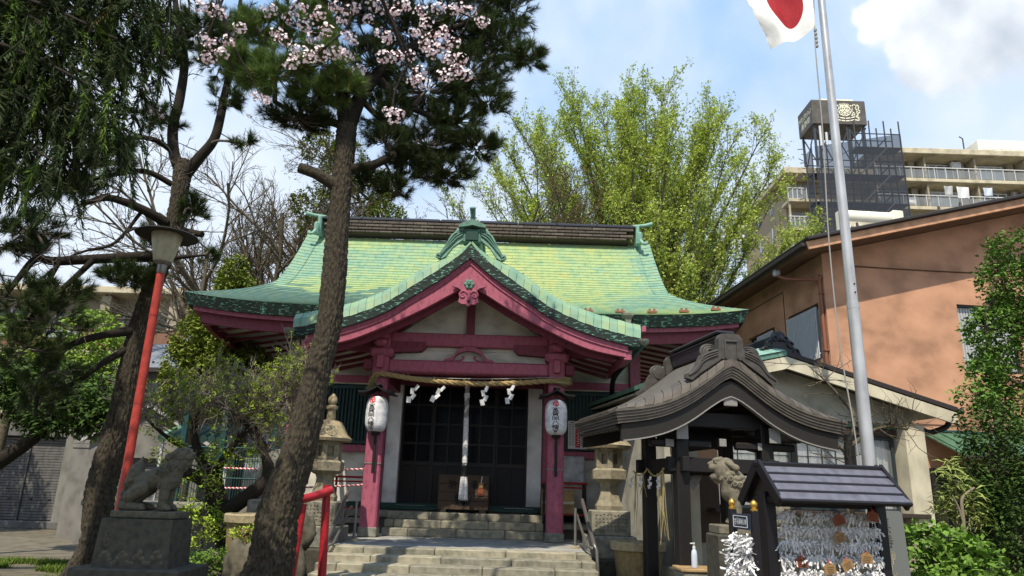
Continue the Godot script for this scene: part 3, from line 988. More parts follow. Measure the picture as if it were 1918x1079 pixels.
func porch(S: Node3D) -> void:
	# pillars
	for x in [-2.50, 0.92]:
		var pl := box1("pillar", Vector3(x, 2.68, -14.0), Vector3(0.31, 3.80, 0.31), M.pink, S, 0.03)
		box1("pillar_shoe", Vector3(x, 0.865, -14.0), Vector3(0.345, 0.17, 0.345), M.granite_grey, pl, 0.015)
		box1("pillar_band", Vector3(x, 2.08, -14.0), Vector3(0.325, 0.025, 0.325), M.steel, pl, 0.004)
		# bracket: bearing block, arm across, arm to the front
		var br := Sh.new()
		br.box(Vector3(x, 4.20, -14.0), Vector3(0.46, 0.20, 0.42), 0.05)
		br.box(Vector3(x, 4.58, -13.86), Vector3(0.32, 0.30, 0.62), 0.04)
		br.box(Vector3(x, 4.37, -13.82), Vector3(0.25, 0.16, 0.42), 0.06)
		obj("bracket", br, M.pink, S)
		var arm := PackedVector2Array([Vector2(-0.85, 0.16), Vector2(-0.85, 0.06), Vector2(-0.76, -0.02), Vector2(-0.2, -0.06), Vector2(0.2, -0.06), Vector2(0.76, -0.02), Vector2(0.85, 0.06), Vector2(0.85, 0.16)])
		var ar := Sh.new()
		ar.extrude(arm, 0.22, Transform3D(Basis(), Vector3(x, 4.27, -14.02)))
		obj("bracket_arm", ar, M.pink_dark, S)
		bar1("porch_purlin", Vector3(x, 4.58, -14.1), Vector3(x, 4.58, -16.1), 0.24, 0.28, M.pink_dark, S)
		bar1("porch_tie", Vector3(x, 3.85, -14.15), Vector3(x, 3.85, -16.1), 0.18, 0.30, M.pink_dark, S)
		# end of the lintel sticking out past the pillar
		var so := -1.0 if x < 0 else 1.0
		box1("lintel_end", Vector3(x + so * 0.25, 3.96, -14.0), Vector3(0.20, 0.22, 0.2), M.pink_dark, S, 0.03)
		box1("lintel_peg", Vector3(x, 4.0, -13.80), Vector3(0.13, 0.25, 0.12), M.pink, S, 0.012)
	box1("lintel", Vector3(PX + 0.01, 3.94, -14.0), Vector3(3.11, 0.25, 0.27), M.pink, S, 0.03)
	box1("tie_beam", Vector3(PX + 0.01, 4.49, -14.04), Vector3(3.11, 0.26, 0.22), M.pink, S, 0.02)
	box1("king_post", Vector3(PX, 5.06, -14.04), Vector3(0.16, 0.88, 0.16), M.pink_dark, S, 0.01)
	# frog-leg strut on the lintel
	var legs := PackedVector2Array()
	for k in 13:
		var a := PI * k / 12.0
		legs.append(Vector2(-cos(a) * 0.30, 0.02 + sin(a) * 0.20))
	for q in [Vector2(0.40, 0.01), Vector2(0.50, 0.01), Vector2(0.47, 0.045), Vector2(0.36, 0.07), Vector2(0.30, 0.14), Vector2(0.24, 0.22), Vector2(0.13, 0.285), Vector2(0.0, 0.295), Vector2(-0.13, 0.285), Vector2(-0.24, 0.22), Vector2(-0.30, 0.14), Vector2(-0.36, 0.07), Vector2(-0.47, 0.045), Vector2(-0.50, 0.01), Vector2(-0.40, 0.01)]:
		legs.append(q)
	var fr := Sh.new()
	fr.extrude(legs, 0.12, Transform3D(Basis(), Vector3(PX, 4.065, -13.99)))
	fr.box(Vector3(PX, 4.34, -13.99), Vector3(0.24, 0.05, 0.16), 0.01)
	for sx in [-1, 1]:
		fr.tube(smooth([Vector3(PX + sx * 0.27, 4.08, -13.97), Vector3(PX + sx * 0.16, 4.10, -13.97), Vector3(PX + sx * 0.10, 4.15, -13.97), Vector3(PX + sx * 0.14, 4.18, -13.97)], 4), [0.02], 6)
	obj("frog_leg_strut", fr, M.pink, S)
	# plaster behind beams and in the gable
	var pg := PackedVector2Array()
	for k in 21:
		var x := -1.72 + 3.44 * k / 20.0
		pg.append(Vector2(PX + x, lipY(x) - 0.42))
	pg.append(Vector2(PX + 1.72, 4.30))
	pg.append(Vector2(PX - 1.72, 4.30))
	var gw := Sh.new()
	gw.extrude(pg, 0.06, Transform3D(Basis(), Vector3(0, 0, -14.12)))
	obj("gable_plaster", gw, M.plaster, S)
	box1("frieze", Vector3(PX, 4.21, -14.14), Vector3(3.1, 0.30, 0.05), M.plaster, S, 0.0)
	# roof of the porch: slopes, thick verge, boards
	for sx in [-1, 1]:
		var sl := []
		for r in 2:
			var q := PackedVector3Array()
			for k in 23:
				var x := 3.17 * k / 22.0
				q.append(Vector3(PX + sx * x, lipY(x) + 0.30 * curl(x), -13.26 if r == 0 else -16.6))
			sl.append(q)
		var sp := Sh.new()
		sp.slab(sl if sx < 0 else [sl[1], sl[0]], Vector3(0, 0.16, 0))
		var porch_roof := obj("porch_roof", sp, M.sheet_3, S)
		# sheets bent over the verge, two rows
		for k in 22:
			var x0 := 3.19 * k / 22.0
			var x1 := 3.19 * (k + 1) / 22.0 - 0.006
			var s := Sh.new()
			var sk := 0.05
			var last: Array = []
			for j in 4:
				var g := j / 3.0
				var dy := 0.34 * sin(g * PI * 0.5)
				var dz := -0.36 * (1.0 - cos(g * PI * 0.5)) - 0.02 * g
				var lift := 0.008 * (1 if k % 2 else 0)
				var now := [Vector3(PX + sx * (x0 + sk * g), lipY(x0) + dy * curl(x0) + lift, -12.9 + dz), Vector3(PX + sx * (x1 + sk * g), lipY(x1) + dy * curl(x1) + lift, -12.9 + dz)]
				if last.size():
					s.quad_out(last[0], last[1], now[1], now[0], Vector3(PX, 4.0, -14.0))
				last = now
			obj("copper_sheet", s, M["sheet_%d" % [4, 4, 3, 4, 3][k % 5]], porch_roof)
	var top := func(x: float) -> float: return lipY(x) - 0.004
	var bt := func(x: float) -> float: return APEX - lookup(btop, x) + 0.01
	var bb := func(x: float) -> float: return APEX - lookup(bbot, x)
	curve_part("verge_edge", top, bt, -12.905, -13.25, 3.17, M.copper_dark, S)
	curve_part("bargeboard", bt, bb, -12.99, -13.11, 2.93, M.pink, S)
	var bm := func(x: float) -> float: return APEX - lookup(btop, x) - 0.10
	curve_part("bargeboard_lip", bt, bm, -12.965, -12.99, 2.96, M.pink, S)
	var ib := func(x: float) -> float: return APEX - lookup(bbot, x) + 0.16
	var ic := func(x: float) -> float: return APEX - lookup(bbot, x) - 0.07
	curve_part("inner_board", ib, ic, -13.32, -13.40, 2.75, M.pink_dark, S)
	var sa := func(x: float) -> float: return lipY(x) - 0.22
	var sb := func(x: float) -> float: return lipY(x) - 0.27
	curve_part("porch_soffit", sa, sb, -13.1, -16.3, 3.05, M.plaster, S)
	var ra := func(x: float) -> float: return lipY(x) - 0.27
	var rb := func(x: float) -> float: return lipY(x) - 0.335
	for k in 5:
		curve_part("porch_rafter", ra, rb, -13.60 - k * 0.55, -13.675 - k * 0.55, 2.95, M.pink_dark, S, [-1, 1], 1.2)
	for sx in [-1, 1]:
		bar1("porch_eave_beam", Vector3(PX + sx * 2.96, 4.12, -13.0), Vector3(PX + sx * 2.96, 4.12, -15.2), 0.14, 0.18, M.pink, S)
		bar1("porch_gutter", Vector3(PX + sx * 3.22, 4.30, -12.95), Vector3(PX + sx * 3.22, 4.28, -15.2), 0.10, 0.09, M.green_dark, S, 0.03)
		var gb := Sh.new()
		gb.lathe([Vector2(0.001, -0.01), Vector2(0.05, 0), Vector2(0.10, 0.05), Vector2(0.11, 0.10), Vector2(0.09, 0.10)], 10, Transform3D(Basis(), Vector3(PX + sx * 3.24, 4.30, -12.93)))
		obj("gutter_cup", gb, M.granite_grey, S)
	# pendant at the gable's top with its rosette
	var pend := PackedVector2Array()
	var half := [Vector2(0, -0.44), Vector2(0.05, -0.40), Vector2(0.12, -0.40), Vector2(0.19, -0.36), Vector2(0.17, -0.27), Vector2(0.19, -0.20), Vector2(0.14, -0.14), Vector2(0.20, -0.09), Vector2(0.31, -0.06), Vector2(0.20, 0.03), Vector2(0.08, 0.14), Vector2(0, 0.20)]
	for q in half: pend.append(q)
	for k in range(half.size() - 2, 0, -1): pend.append(Vector2(-half[k].x, half[k].y))
	var pn := Sh.new()
	pn.extrude(pend, 0.07, Transform3D(Basis(), Vector3(PX, 5.36, -12.93)))
	var pendant := obj("gable_pendant", pn, M.pink, S)
	for sx in [-1, 1]:
		tube1("scroll", smooth([Vector3(PX + sx * 0.03, 5.16, -12.89), Vector3(PX + sx * 0.09, 5.21, -12.89), Vector3(PX + sx * 0.16, 5.17, -12.89), Vector3(PX + sx * 0.14, 5.09, -12.89), Vector3(PX + sx * 0.08, 5.10, -12.89), Vector3(PX + sx * 0.10, 5.15, -12.89)], 5), [0.017], M.pink, pendant, 6)
	var ro := Sh.new()
	for k in 6:
		var a := TAU * k / 6.0
		ro.lathe([Vector2(0.001, 0.02), Vector2(0.03, 0.012), Vector2(0.042, -0.01)], 8, Transform3D(Basis(Vector3.RIGHT, PI / 2), Vector3(PX + cos(a) * 0.06, 5.345 + sin(a) * 0.06, -12.88)))
	ro.lathe([Vector2(0.001, 0.04), Vector2(0.025, 0.03), Vector2(0.032, -0.01)], 8, Transform3D(Basis(Vector3.RIGHT, PI / 2), Vector3(PX, 5.345, -12.87)))
	obj("rosette", ro, M.copper_mid, pendant)
	var ht := PackedVector2Array([Vector2(0, -0.04), Vector2(0.03, 0.0), Vector2(0.026, 0.02), Vector2(0.012, 0.022), Vector2(0, 0.01), Vector2(-0.012, 0.022), Vector2(-0.026, 0.02), Vector2(-0.03, 0.0)])
	var hs := Sh.new()
	hs.extrude(ht, 0.01, Transform3D(Basis(), Vector3(PX, 5.02, -12.89)))
	obj("heart_cut", hs, M.ink, pendant)
	# ridge of the porch and the ornament at its front
	var pr := Sh.new()
	pr.box(Vector3(PX, APEX + 0.36, -15.4), Vector3(0.30, 0.26, 4.2), 0.03)
	pr.box(Vector3(PX, APEX + 0.53, -15.4), Vector3(0.40, 0.07, 4.2), 0.02)
	obj("porch_ridge", pr, M.copper_mid, S)
	var on := Sh.new()
	on.box(Vector3(PX, 6.36, -13.14), Vector3(0.36, 0.30, 0.22), 0.03)
	var hood := PackedVector2Array([Vector2(-0.26, 0.0), Vector2(-0.25, 0.06), Vector2(-0.10, 0.13), Vector2(0, 0.17), Vector2(0.10, 0.13), Vector2(0.25, 0.06), Vector2(0.26, 0.0), Vector2(0.12, 0.02), Vector2(0, 0.05), Vector2(-0.12, 0.02)])
	on.extrude(hood, 0.34, Transform3D(Basis(), Vector3(PX, 6.50, -13.12)))
	var orn := obj("ridge_ornament", on, M.copper_mid, S)
	box1("ornament_face", Vector3(PX, 6.35, -13.02), Vector3(0.25, 0.20, 0.03), M.green_dark, orn, 0.02)
	tube1("ornament_horn", [Vector3(PX, 6.62, -13.15), Vector3(PX, 6.78, -13.08), Vector3(PX - 0.01, 6.92, -12.98)], [0.05, 0.05, 0.062], M.copper_mid, orn)
	for sx in [-1, 1]:
		var wg := PackedVector2Array()
		for q in [[0.16, 0.30], [0.24, 0.33], [0.32, 0.31], [0.36, 0.24], [0.44, 0.17], [0.50, 0.08], [0.53, -0.03], [0.58, -0.14], [0.64, -0.20], [0.71, -0.19], [0.74, -0.24], [0.71, -0.31], [0.63, -0.32], [0.54, -0.27], [0.40, -0.08], [0.16, 0.10]]:
			wg.append(Vector2(q[0] * sx * 0.9, q[1]))
		var wi := Sh.new()
		wi.extrude(wg, 0.10, Transform3D(Basis(), Vector3(PX, 6.20, -13.10)))
		var wing := obj("ornament_wing", wi, M.copper_pale, orn)
		for j in 3:
			var o2 := 0.045 * j
			tube1("scroll", smooth([Vector3(PX + sx * 0.18, 6.46 - o2, -13.03), Vector3(PX + sx * (0.34 - o2 * 0.5), 6.38 - o2, -13.03), Vector3(PX + sx * (0.46 - o2 * 0.4), 6.20 - o2 * 0.6, -13.03), Vector3(PX + sx * 0.60, 5.96 - o2 * 0.3, -13.03)], 4), [0.016], M.copper_mid, orn, 6)
		tube1("scroll", smooth([Vector3(PX + sx * 0.24, 6.46, -13.03), Vector3(PX + sx * 0.30, 6.43, -13.03), Vector3(PX + sx * 0.27, 6.39, -13.03), Vector3(PX + sx * 0.23, 6.42, -13.03)], 4), [0.016], M.copper_mid, orn, 6)
		tube1("scroll", smooth([Vector3(PX + sx * 0.58, 5.93, -13.03), Vector3(PX + sx * 0.64, 5.96, -13.03), Vector3(PX + sx * 0.65, 5.90, -13.03), Vector3(PX + sx * 0.59, 5.89, -13.03)], 4), [0.02], M.copper_mid, orn, 6)
	# rainwater hopper, chain and dark downpipe on the right
	var hp := Sh.new()
	hp.lathe([Vector2(0.06, -0.2), Vector2(0.08, -0.06), Vector2(0.09, 0.0), Vector2(0.16, 0.06), Vector2(0.17, 0.10), Vector2(0.13, 0.11)], 4, Transform3D(Basis(), Vector3(2.42,5.17,-14.50)), PI / 4, true)
	obj("rain_hopper", hp, M.granite_grey, S)
	tube1("downpipe", smooth([Vector3(2.25, 4.10, -13.6), Vector3(2.15, 3.98, -14.6), Vector3(2.28, 3.85, -15.9), Vector3(2.34, 3.3, -16.0)], 4), [0.055], M.black_iron, S)

func stones(called: String, x0: float, x1: float, y0: float, y1: float, z0: float, z1: float, each: float, mt: Array, parent: Node, phase := 0.0) -> void:
	var x := x0 - phase * each
	while x < x1 - 0.02:
		var a := maxf(x, x0)
		var b := minf(x + each, x1)
		if b - a > 0.03:
			box1(called, Vector3((a + b) / 2, (y0 + y1) / 2 + rng.randf_range(-0.002, 0.002), (z0 + z1) / 2 + rng.randf_range(-0.006, 0.006)), Vector3(b - a - 0.008, y1 - y0, z1 - z0), mt[rng.randi() % mt.size()], parent, 0.014)
		x += each

func steps() -> void:
	var t := thing("stone_steps", "broad worn granite steps rising to the shrine porch", "steps", Vector3(PX, 0, -11.5))
	var set1 := [M.granite, M.granite, M.granite_pale]
	var lower := [[0.69, -11.2, 0.3], [0.595, -10.86, 0.7], [0.49, -10.5, 0.1], [0.37, -10.15, 0.5], [0.25, -9.8, 0.8], [0.13, -9.45, 0.2]]
	for q in lower:
		stones("step_stone", -2.66, 1.36, q[0] - 0.13, q[0], q[1] - 0.38, q[1], 1.03, set1, t, q[2])
	stones("step_stone", -2.64, 1.34, 0.62, 0.78, -11.85, -11.5, 1.07, set1, t, 0.5)
	var ld := Sh.new()
	ld.box(Vector3(-0.65, 0.385, -13.35), Vector3(3.96, 0.786, 3.0), 0.01)
	ld.box(Vector3(-0.78, 0.38, -14.9), Vector3(4.6, 0.772, 1.4), 0.01)
	obj("landing", ld, M.landing, t)
	var upper := [[0.925, -14.45, 0.45, M.granite_pale], [1.07, -14.75, 0.8, M.granite_pale], [1.215, -15.1, 0.1, M.granite]]
	for q in upper:
		stones("step_stone", -2.34, 0.76, q[0] - 0.147, q[0], q[1] - (0.36 if q[0] < 1.1 else 1.0), q[1], 0.92, [q[3], q[3], M.granite], t, q[2])
	stones("step_stone", -5.2, -2.70, 0.95, 1.06, -15.45, -15.3, 1.3, set1, t)
	stones("step_stone", 1.1, 3.3, 0.95, 1.06, -15.45, -15.3, 1.3, set1, t)
	for sx in [-1, 1]:
		var x := -2.60 if sx < 0 else 1.30
		var r := thing("handrail", "grey steel handrail %s the stone steps" % ("left of" if sx < 0 else "right of"), "handrail", Vector3(x, 0.78, -12.0), "steel handrails beside the steps")
		var a: Vector3 = Vector3(-2.72,1.56,-13.00) if sx < 0 else Vector3(1.33,1.55,-13.00)
		var b: Vector3 = Vector3(-2.67,0.81,-11.45) if sx < 0 else Vector3(1.36,0.89,-11.45)
		var s1 := Sh.new()
		s1.bar(a, b, 0.055, 0.075, 0.015)
		s1.tube([b + Vector3(0, 0.02, -0.02), b + Vector3(0.03 * sx, -0.05, 0.06), b + Vector3(0.06 * sx, -0.75, 0.07)], [0.026], 8)
		obj("rail", s1, M.steel, r)
		tube1("rail", [a + Vector3(0.10 * -sx, -0.24, 0.1), b + Vector3(0.11 * -sx, 0.0, -0.02), b + Vector3(0.02 * -sx, -0.03, 0.04)], [0.022], M.steel, r)
		tube1("rail_post", [Vector3(x + 0.12 * -sx, 0.78, -12.6), Vector3(x + 0.12 * -sx, 1.42, -12.6)], [0.024], M.steel, r)
		var ft := Sh.new()
		ft.lathe([Vector2(0.07, 0), Vector2(0.06, 0.03), Vector2(0.03, 0.04), Vector2(0.001, 0.04)], 10, Transform3D(Basis(), Vector3(x + 0.12 * -sx, 0.78, -12.6)))
		obj("rail_foot", ft, M.barrel_rim, r)

# ---------------------------------------------------------------- lettering: pen strokes on a 10 x 10 square, y downwards
const GLYPHS := {
	"tomi": "5,0 5,1;1,3 1,1.4 9,1.4 9,3;3,2.8 7,2.8;3,4 7,4 7,5.4 3,5.4 3,4;2,6.4 8,6.4 8,10 2,10 2,6.4;2,8.2 8,8.2;5,6.4 5,10",
	"ga": "1,1.2 4.5,1.2 4,4;2.8,0 1,4;6,.8 9,.8 9,3.8 6,3.8 6,.8;2,4.8 8,4.8 8,8.6 2,8.6 2,4.8;2,6 8,6;2,7.3 8,7.3;4,8.6 2,10;6,8.6 8.5,10",
	"oka": "1,10 1,.5 9,.5 9,10;3,2 4,3.5;7,2 6,3.5;2.5,4 7.5,4;5,4 5,8.5;3,5.5 3,8.5 7,8.5 7,5.5",
	"hachi": "4,2 1,9;6,1 7,5 9.5,9",
	"man": "2,0 2,10;.5,7 .5,2.5 3.5,2.5 3.5,7;5,1 9,.3;7,.5 7,5.5;4.5,2.7 9.5,2.7;6.8,2.8 4.5,5;7.2,2.8 9.5,5;5,6 9,6 9,10 5,10 5,6;5,8 9,8;7,6 7,10",
	"miya": "5,0 5,1;1,3 1,1.4 9,1.4 9,3;3,3 7,3 7,5 3,5 3,3;5,5 5,6;2.5,6.2 7.5,6.2 7.5,10 2.5,10 2.5,6.2",
	"hou": "2,1.5 8,1.5;1.5,3 8.5,3;.5,4.5 9.5,4.5;5,0 5,4.5;4.5,4.5 1,7.5;5.5,4.5 9,7.5;3,6.7 7,6.7;2.5,8.2 7.5,8.2;5,5.5 5,10",
	"nou": "2.5,0 1,2 3.5,2;3.8,1 1,4 4,4;2.5,4 2.5,10;1,6 .5,8.5;3.6,6 4.2,8;5,10 5,2.5 9.5,2.5 9.5,10;7.2,0 7.2,4 5.6,7.5;7.2,4 9,7",
	"ra": "2,1 8,1;1,4 9,4 7,8 4,10", "i": "8,0 1,5;5,3 5,10", "o": "1,3 9,3;6,0 6,10;6,3 1,8", "n": "1,2 3,4;1,10 6,8 9,3", "zu": "2,2 8,2 5,7 1,10;5,6 9,10;8,0 9,1.5",
	"ma": "1,2 9,2 5,7;3,5 6,9", "shi": "2,1 4,2.5;1,4 3,5.5;1,10 6,8 9,3", "yo": "2,3 8,3 8,10 2,10;2,6.5 8,6.5",
	"minami": "1,1.5 9,1.5;5,0 5,3;1,10 1,3.4 9,3.4 9,10;3,5.5 7,5.5;3,7.5 7,7.5;5,4.5 5,10", "suna": "0,1 4,1;2,1 .5,5;1,4.5 3.5,4.5 3.5,9 1,9 1,4.5;7,0 7,6;5.4,2 4.6,5;8.6,2 9.6,5;9,5 5,10", "machi": "0,1 5,1 5,9 0,9 0,1;2.5,1 2.5,9;0,5 5,5;6,1.5 10,1.5;8,1.5 8,10 6.6,9",
	"naga": "3,0 3,6;3,0 8,0;3,2 7.5,2;3,4 7.5,4;1,6 9.5,6;3,6 3,9.5 5,8.6;5,6 9,10", "kotobuki": "2,1.5 8,1.5;1.5,3.2 8.5,3.2;.5,5 9.5,5;5,0 2,9;2.5,7 9,7;7.5,5.5 7.5,10 6,9.4;4.4,8 5.2,9", "go": "2.4,0 .5,3;2.8,3 .5,6;1.8,5 1.8,10;4,1 7,1;5.4,0 5.4,8.5;3.8,4 7,4;5.4,6.2 7,6.2;4,5.5 4,8.6 7,8;7.6,1 9.6,1 9.6,7 8.6,6.6;7.6,1 7.6,10", "rei": "1.6,0 2.6,1;.6,2.4 4,2.4 .6,6.4;2.4,4.6 2.4,10;3.2,5 4.2,6.2;5.8,0 5.8,9 9.6,9 9.6,7",
}

func write(s: Sh, glyph: String, wd: float, f: Callable) -> void:      # f takes a point in the unit square, y upwards
	for part in (GLYPHS[glyph] as String).split(";"):
		var p := PackedVector2Array()
		for q in part.split(" "):
			var xy := q.split(",")
			p.append(Vector2(float(xy[0]) / 10.0, 1.0 - float(xy[1]) / 10.0))
		s.stroke(p, wd, f)

func twisted(called: String, path: Array, r: float, off: float, strands: int, pitch: float, mts: Array, parent: Node, sides := 7) -> void:
	for k in strands:
		var p := []
		var d := 0.0
		for j in path.size():
			if j: d += path[j].distance_to(path[j - 1])
			var t: Vector3 = (path[mini(j + 1, path.size() - 1)] - path[maxi(j - 1, 0)]).normalized()
			var x := t.cross(Vector3(0.05, 0.1, 1.0)).normalized()
			var y := t.cross(x)
			var a := TAU * (d / pitch + float(k) / strands)
			p.append(path[j] + (x * cos(a) + y * sin(a)) * off)
		tube1(called, p, [r], mts[k % mts.size()], parent, sides)

func line(a: Vector3, b: Vector3, m: int, sag := 0.0) -> Array:
	var out := []
	for k in m + 1:
		var t := float(k) / m
		out.append(a.lerp(b, t) - Vector3.UP * sag * 4.0 * t * (1.0 - t))
	return out

func tomoe(s: Sh, r: float, f: Callable) -> void:     # three commas in a ring
	for k in 3:
		var a0 := TAU * k / 3.0 + 0.5
		var p := PackedVector2Array()
		var c := Vector2(cos(a0), sin(a0)) * 0.42
		var ring := []
		for j in 11:
			ring.append(c + Vector2(cos(TAU * j / 10.0), sin(TAU * j / 10.0)) * 0.33)
		for j in 10:
			s.tri(f.call(c * r), f.call(ring[j] * r), f.call(ring[j + 1] * r))
		for j in 9:
			var b0 := a0 + j * 0.22
			var b1 := a0 + (j + 1) * 0.22
			var i0 := lerpf(0.42, 0.90, j / 9.0)
			var i1 := lerpf(0.42, 0.90, (j + 1) / 9.0)
			s.quad(f.call(Vector2(cos(b0), sin(b0)) * r * i0), f.call(Vector2(cos(b0), sin(b0)) * r), f.call(Vector2(cos(b1), sin(b1)) * r), f.call(Vector2(cos(b1), sin(b1)) * r * i1))

func shide(label: String, at: Vector3, lean: float, flip: float, group := "", size := 1.0) -> void:
	var t := Sh.new()
	var x := 0.0
	var y := 0.0
	var b := Basis(Vector3.BACK, lean)
	for k in 4:
		var turn := Basis(Vector3.BACK, lean + (0.35 if k % 2 else -0.25) * flip) * Basis(Vector3.UP, 0.5 if k % 2 else -0.4)
		t.box(b * Vector3(x, y - 0.05, 0) + Vector3(0, 0, 0.004 * k), Vector3(0.066 + 0.008 * k, 0.115, 0.003), 0.0, turn)
		x += (0.056 if k % 2 else -0.050) * flip
		y -= 0.088
	var o := obj("paper_streamer", t, M.paper)
	o.position = at
	o.scale = Vector3.ONE * size
	tag(o, label, "streamer", group)

func porch_things() -> void:
	# lanterns before the two pillars
	for sx in [-1, 1]:
		var c: Vector3 = Vector3(-2.47,2.98,-13.72) if sx < 0 else Vector3(0.91,3.02,-13.72)
		var T := thing("paper_lantern", "white paper lantern with a red crest before the %s porch pillar" % ("left" if sx < 0 else "right"), "lantern", c - Vector3(0, 0.34, 0), "white lanterns on the porch pillars")
		var R := func(y: float) -> float: return 0.205 * pow(maxf(1.0 - pow(absf(y) / 0.345, 4.2), 0.0), 0.42) + 0.001
		var prof := []
		for k in 65:
			var y := -0.325 + 0.65 * k / 64.0
			prof.append(Vector2(R.call(y) + 0.0025 * absf(sin(k * PI / 4.0)), y))
		var s := Sh.new()
		s.lathe(prof, 32, Transform3D(Basis(), c))
		var shade := obj("lantern_shade", s, M.lantern_paper, T)
		var look := atan2(-c.x, -c.z) * 0.0 + (-0.34 if sx < 0 else -0.12)
		var wrap := func(p: Vector2) -> Vector3:
			var a: float = p.x / 0.2 + look
			var r: float = R.call(p.y) + 0.006
			return c + Vector3(sin(a) * r, p.y, cos(a) * r)
		var em := Sh.new()
		tomoe(em, 0.062, func(p: Vector2) -> Vector3: return wrap.call(p + Vector2(0, 0.245)))
		obj("crest", em, M.ink_red, shade)
		var names := ["tomi", "ga", "oka", "hachi", "man", "miya"]
		for k in 6:
			var g := Sh.new()
			write(g, names[k], 0.105, func(p: Vector2) -> Vector3: return wrap.call(Vector2((p.x - 0.5) * 0.125, 0.172 - k * 0.080 - (1.0 - p.y) * 0.076)))
			obj("character", g, M.ink, shade)
		var rg := Sh.new()
		for y in [-0.335, 0.33]:
			rg.lathe([Vector2(0.001, y - 0.02), Vector2(0.075, y - 0.02), Vector2(0.078, y + 0.02), Vector2(0.001, y + 0.02)], 16, Transform3D(Basis(), c))
		obj("ring", rg, M.black_iron, T)
		# little shingled roof
		var rf := Sh.new()
		var y0 := c.y + 0.37
		for q in [-1, 1]:
			var rows := []
			for r in 5:
				var t := r / 4.0
				var row := PackedVector3Array()
				for e in 5:
					var zz := (e - 2) / 2.0
					row.append(Vector3(c.x + q * 0.33 * t, y0 + 0.15 * (1 - t) * (1 - t) + 0.03 * absf(zz) * t, c.z + zz * lerpf(0.2, 0.30, t)))
				rows.append(row)
			if q > 0: rows.reverse()
			rf.slab(rows, Vector3(0, 0.03, 0))
		obj("lantern_roof", rf, M.black_iron, T)
		for k in 3:
			box1("roof_lath", Vector3(c.x, y0 + 0.165, c.z - 0.15 + k * 0.15), Vector3(0.12, 0.03, 0.10), M.wet_wood, T, 0.006)
		var st := Sh.new()
		st.box(Vector3(c.x + 0.005, c.y - 0.72, c.z - 0.03), Vector3(0.055, 0.72, 0.03), 0.006)
		st.box(Vector3(c.x, c.y - 0.36, c.z - 0.02), Vector3(0.14, 0.04, 0.12), 0.01)
		st.bar(Vector3(c.x, c.y + 0.44, c.z - 0.05), Vector3(c.x, c.y + 0.44, -13.86), 0.04, 0.04)
		obj("lantern_stick", st, M.black_iron, T)
	# straw rope along the porch
	var rope := thing("straw_rope", "thick twisted straw rope strung between the porch pillars", "rope", Vector3(PX, 3.6, -13.8))
	var path := []
	for p in smooth([Vector3(-2.68, 3.62, -13.95), Vector3(-2.55, 3.74, -13.80), Vector3(-2.30, 3.74, -13.78), Vector3(-1.75, 3.67, -13.78), Vector3(-0.8, 3.62, -13.78), Vector3(0.1, 3.655, -13.78), Vector3(0.68, 3.71, -13.78), Vector3(0.92, 3.715, -13.78)], 14):
		path.append(p)
	twisted("strand", path, 0.029, 0.025, 3, 0.40, [M.rope], rope, 8)
	var fr := Sh.new()
	for k in 70:
		var a := ball() * 0.05
		fr.tube([Vector3(0.90, 3.715, -13.78) + a * 0.9, Vector3(1.04, 3.72, -13.77) + a * 1.7, Vector3(1.13, 3.71, -13.77) + a * 2.3], [0.007, 0.006, 0.004], 3, false)
	for k in 60:
		var a := ball() * 0.035
		fr.tube([Vector3(-2.36, 3.75, -13.78) + a * 0.4, Vector3(-2.52, 3.76, -13.79) + a * 1.0, Vector3(-2.60, 3.62, -13.80) + a * 1.8, Vector3(-2.66, 3.42, -13.80) + a * 3.0], [0.006, 0.006, 0.005, 0.003], 3, false)
	obj("frayed_end", fr, M.straw, rope)
	tube1("wire", line(Vector3(-2.4, 3.74, -13.80), Vector3(0.9, 3.80, -13.80), 24, 0.055), [0.008], M.rope_grey, rope, 5)
	var tie := Sh.new()
	for k in 9:
		var q: Vector3 = path[int(path.size() * (0.22 + k * 0.085))]
		tie.tube([q + Vector3(-0.01, 0.09, 0.0), q + Vector3(0.01, 0.07, 0.05), q + Vector3(0.01, -0.02, 0.08)], [0.006], 4)
	obj("binding", tie, M.straw, rope)
	var spots := [Vector3(-1.74,3.55,-13.74), Vector3(-1.23,3.54,-13.74), Vector3(-0.42,3.57,-13.74), Vector3(0.08,3.61,-13.74)]
	var say := ["zigzag white paper streamer hanging leftmost on the straw rope", "tilted white paper streamer second from left, left of the bell rope", "white paper streamer just right of the bell rope", "zigzag white paper streamer hanging rightmost on the straw rope"]
	for k in 4:
		shide(say[k], spots[k], [-0.35, -0.62, -0.10, -0.18][k], [1.0, 0.6, 1.0, 1.0][k], "paper streamers on the straw rope")
	# bell rope
	var br := thing("bell_rope", "long twisted grey bell rope with white tassel before the doors", "rope", Vector3(-0.81,1.49,-14.60))
	var a0: Vector3 = Vector3(-0.84,3.81,-14.60)
	var a1: Vector3 = Vector3(-0.82,2.12,-14.60)
	twisted("strand", line(a0, a1, 60), 0.026, 0.024, 3, 0.24, [M.rope_grey, M.paper, M.rope_grey], br, 6)
	var cloth := Sh.new()
	cloth.tube([a0.lerp(a1, 0.45), a0.lerp(a1, 0.7), a0.lerp(a1, 0.97)], [0.052, 0.055, 0.052], 10)
	cloth.tube([a0.lerp(a1, 0.16), a0.lerp(a1, 0.21)], [0.06], 10)
	obj("wrapping", cloth, M.paper, br)
	var sl: Vector3 = Vector3(-0.82,1.91,-14.60)
	tube1("sleeve", [a1, sl], [0.062, 0.06], M.wet_wood, br)
	var ts := Sh.new()
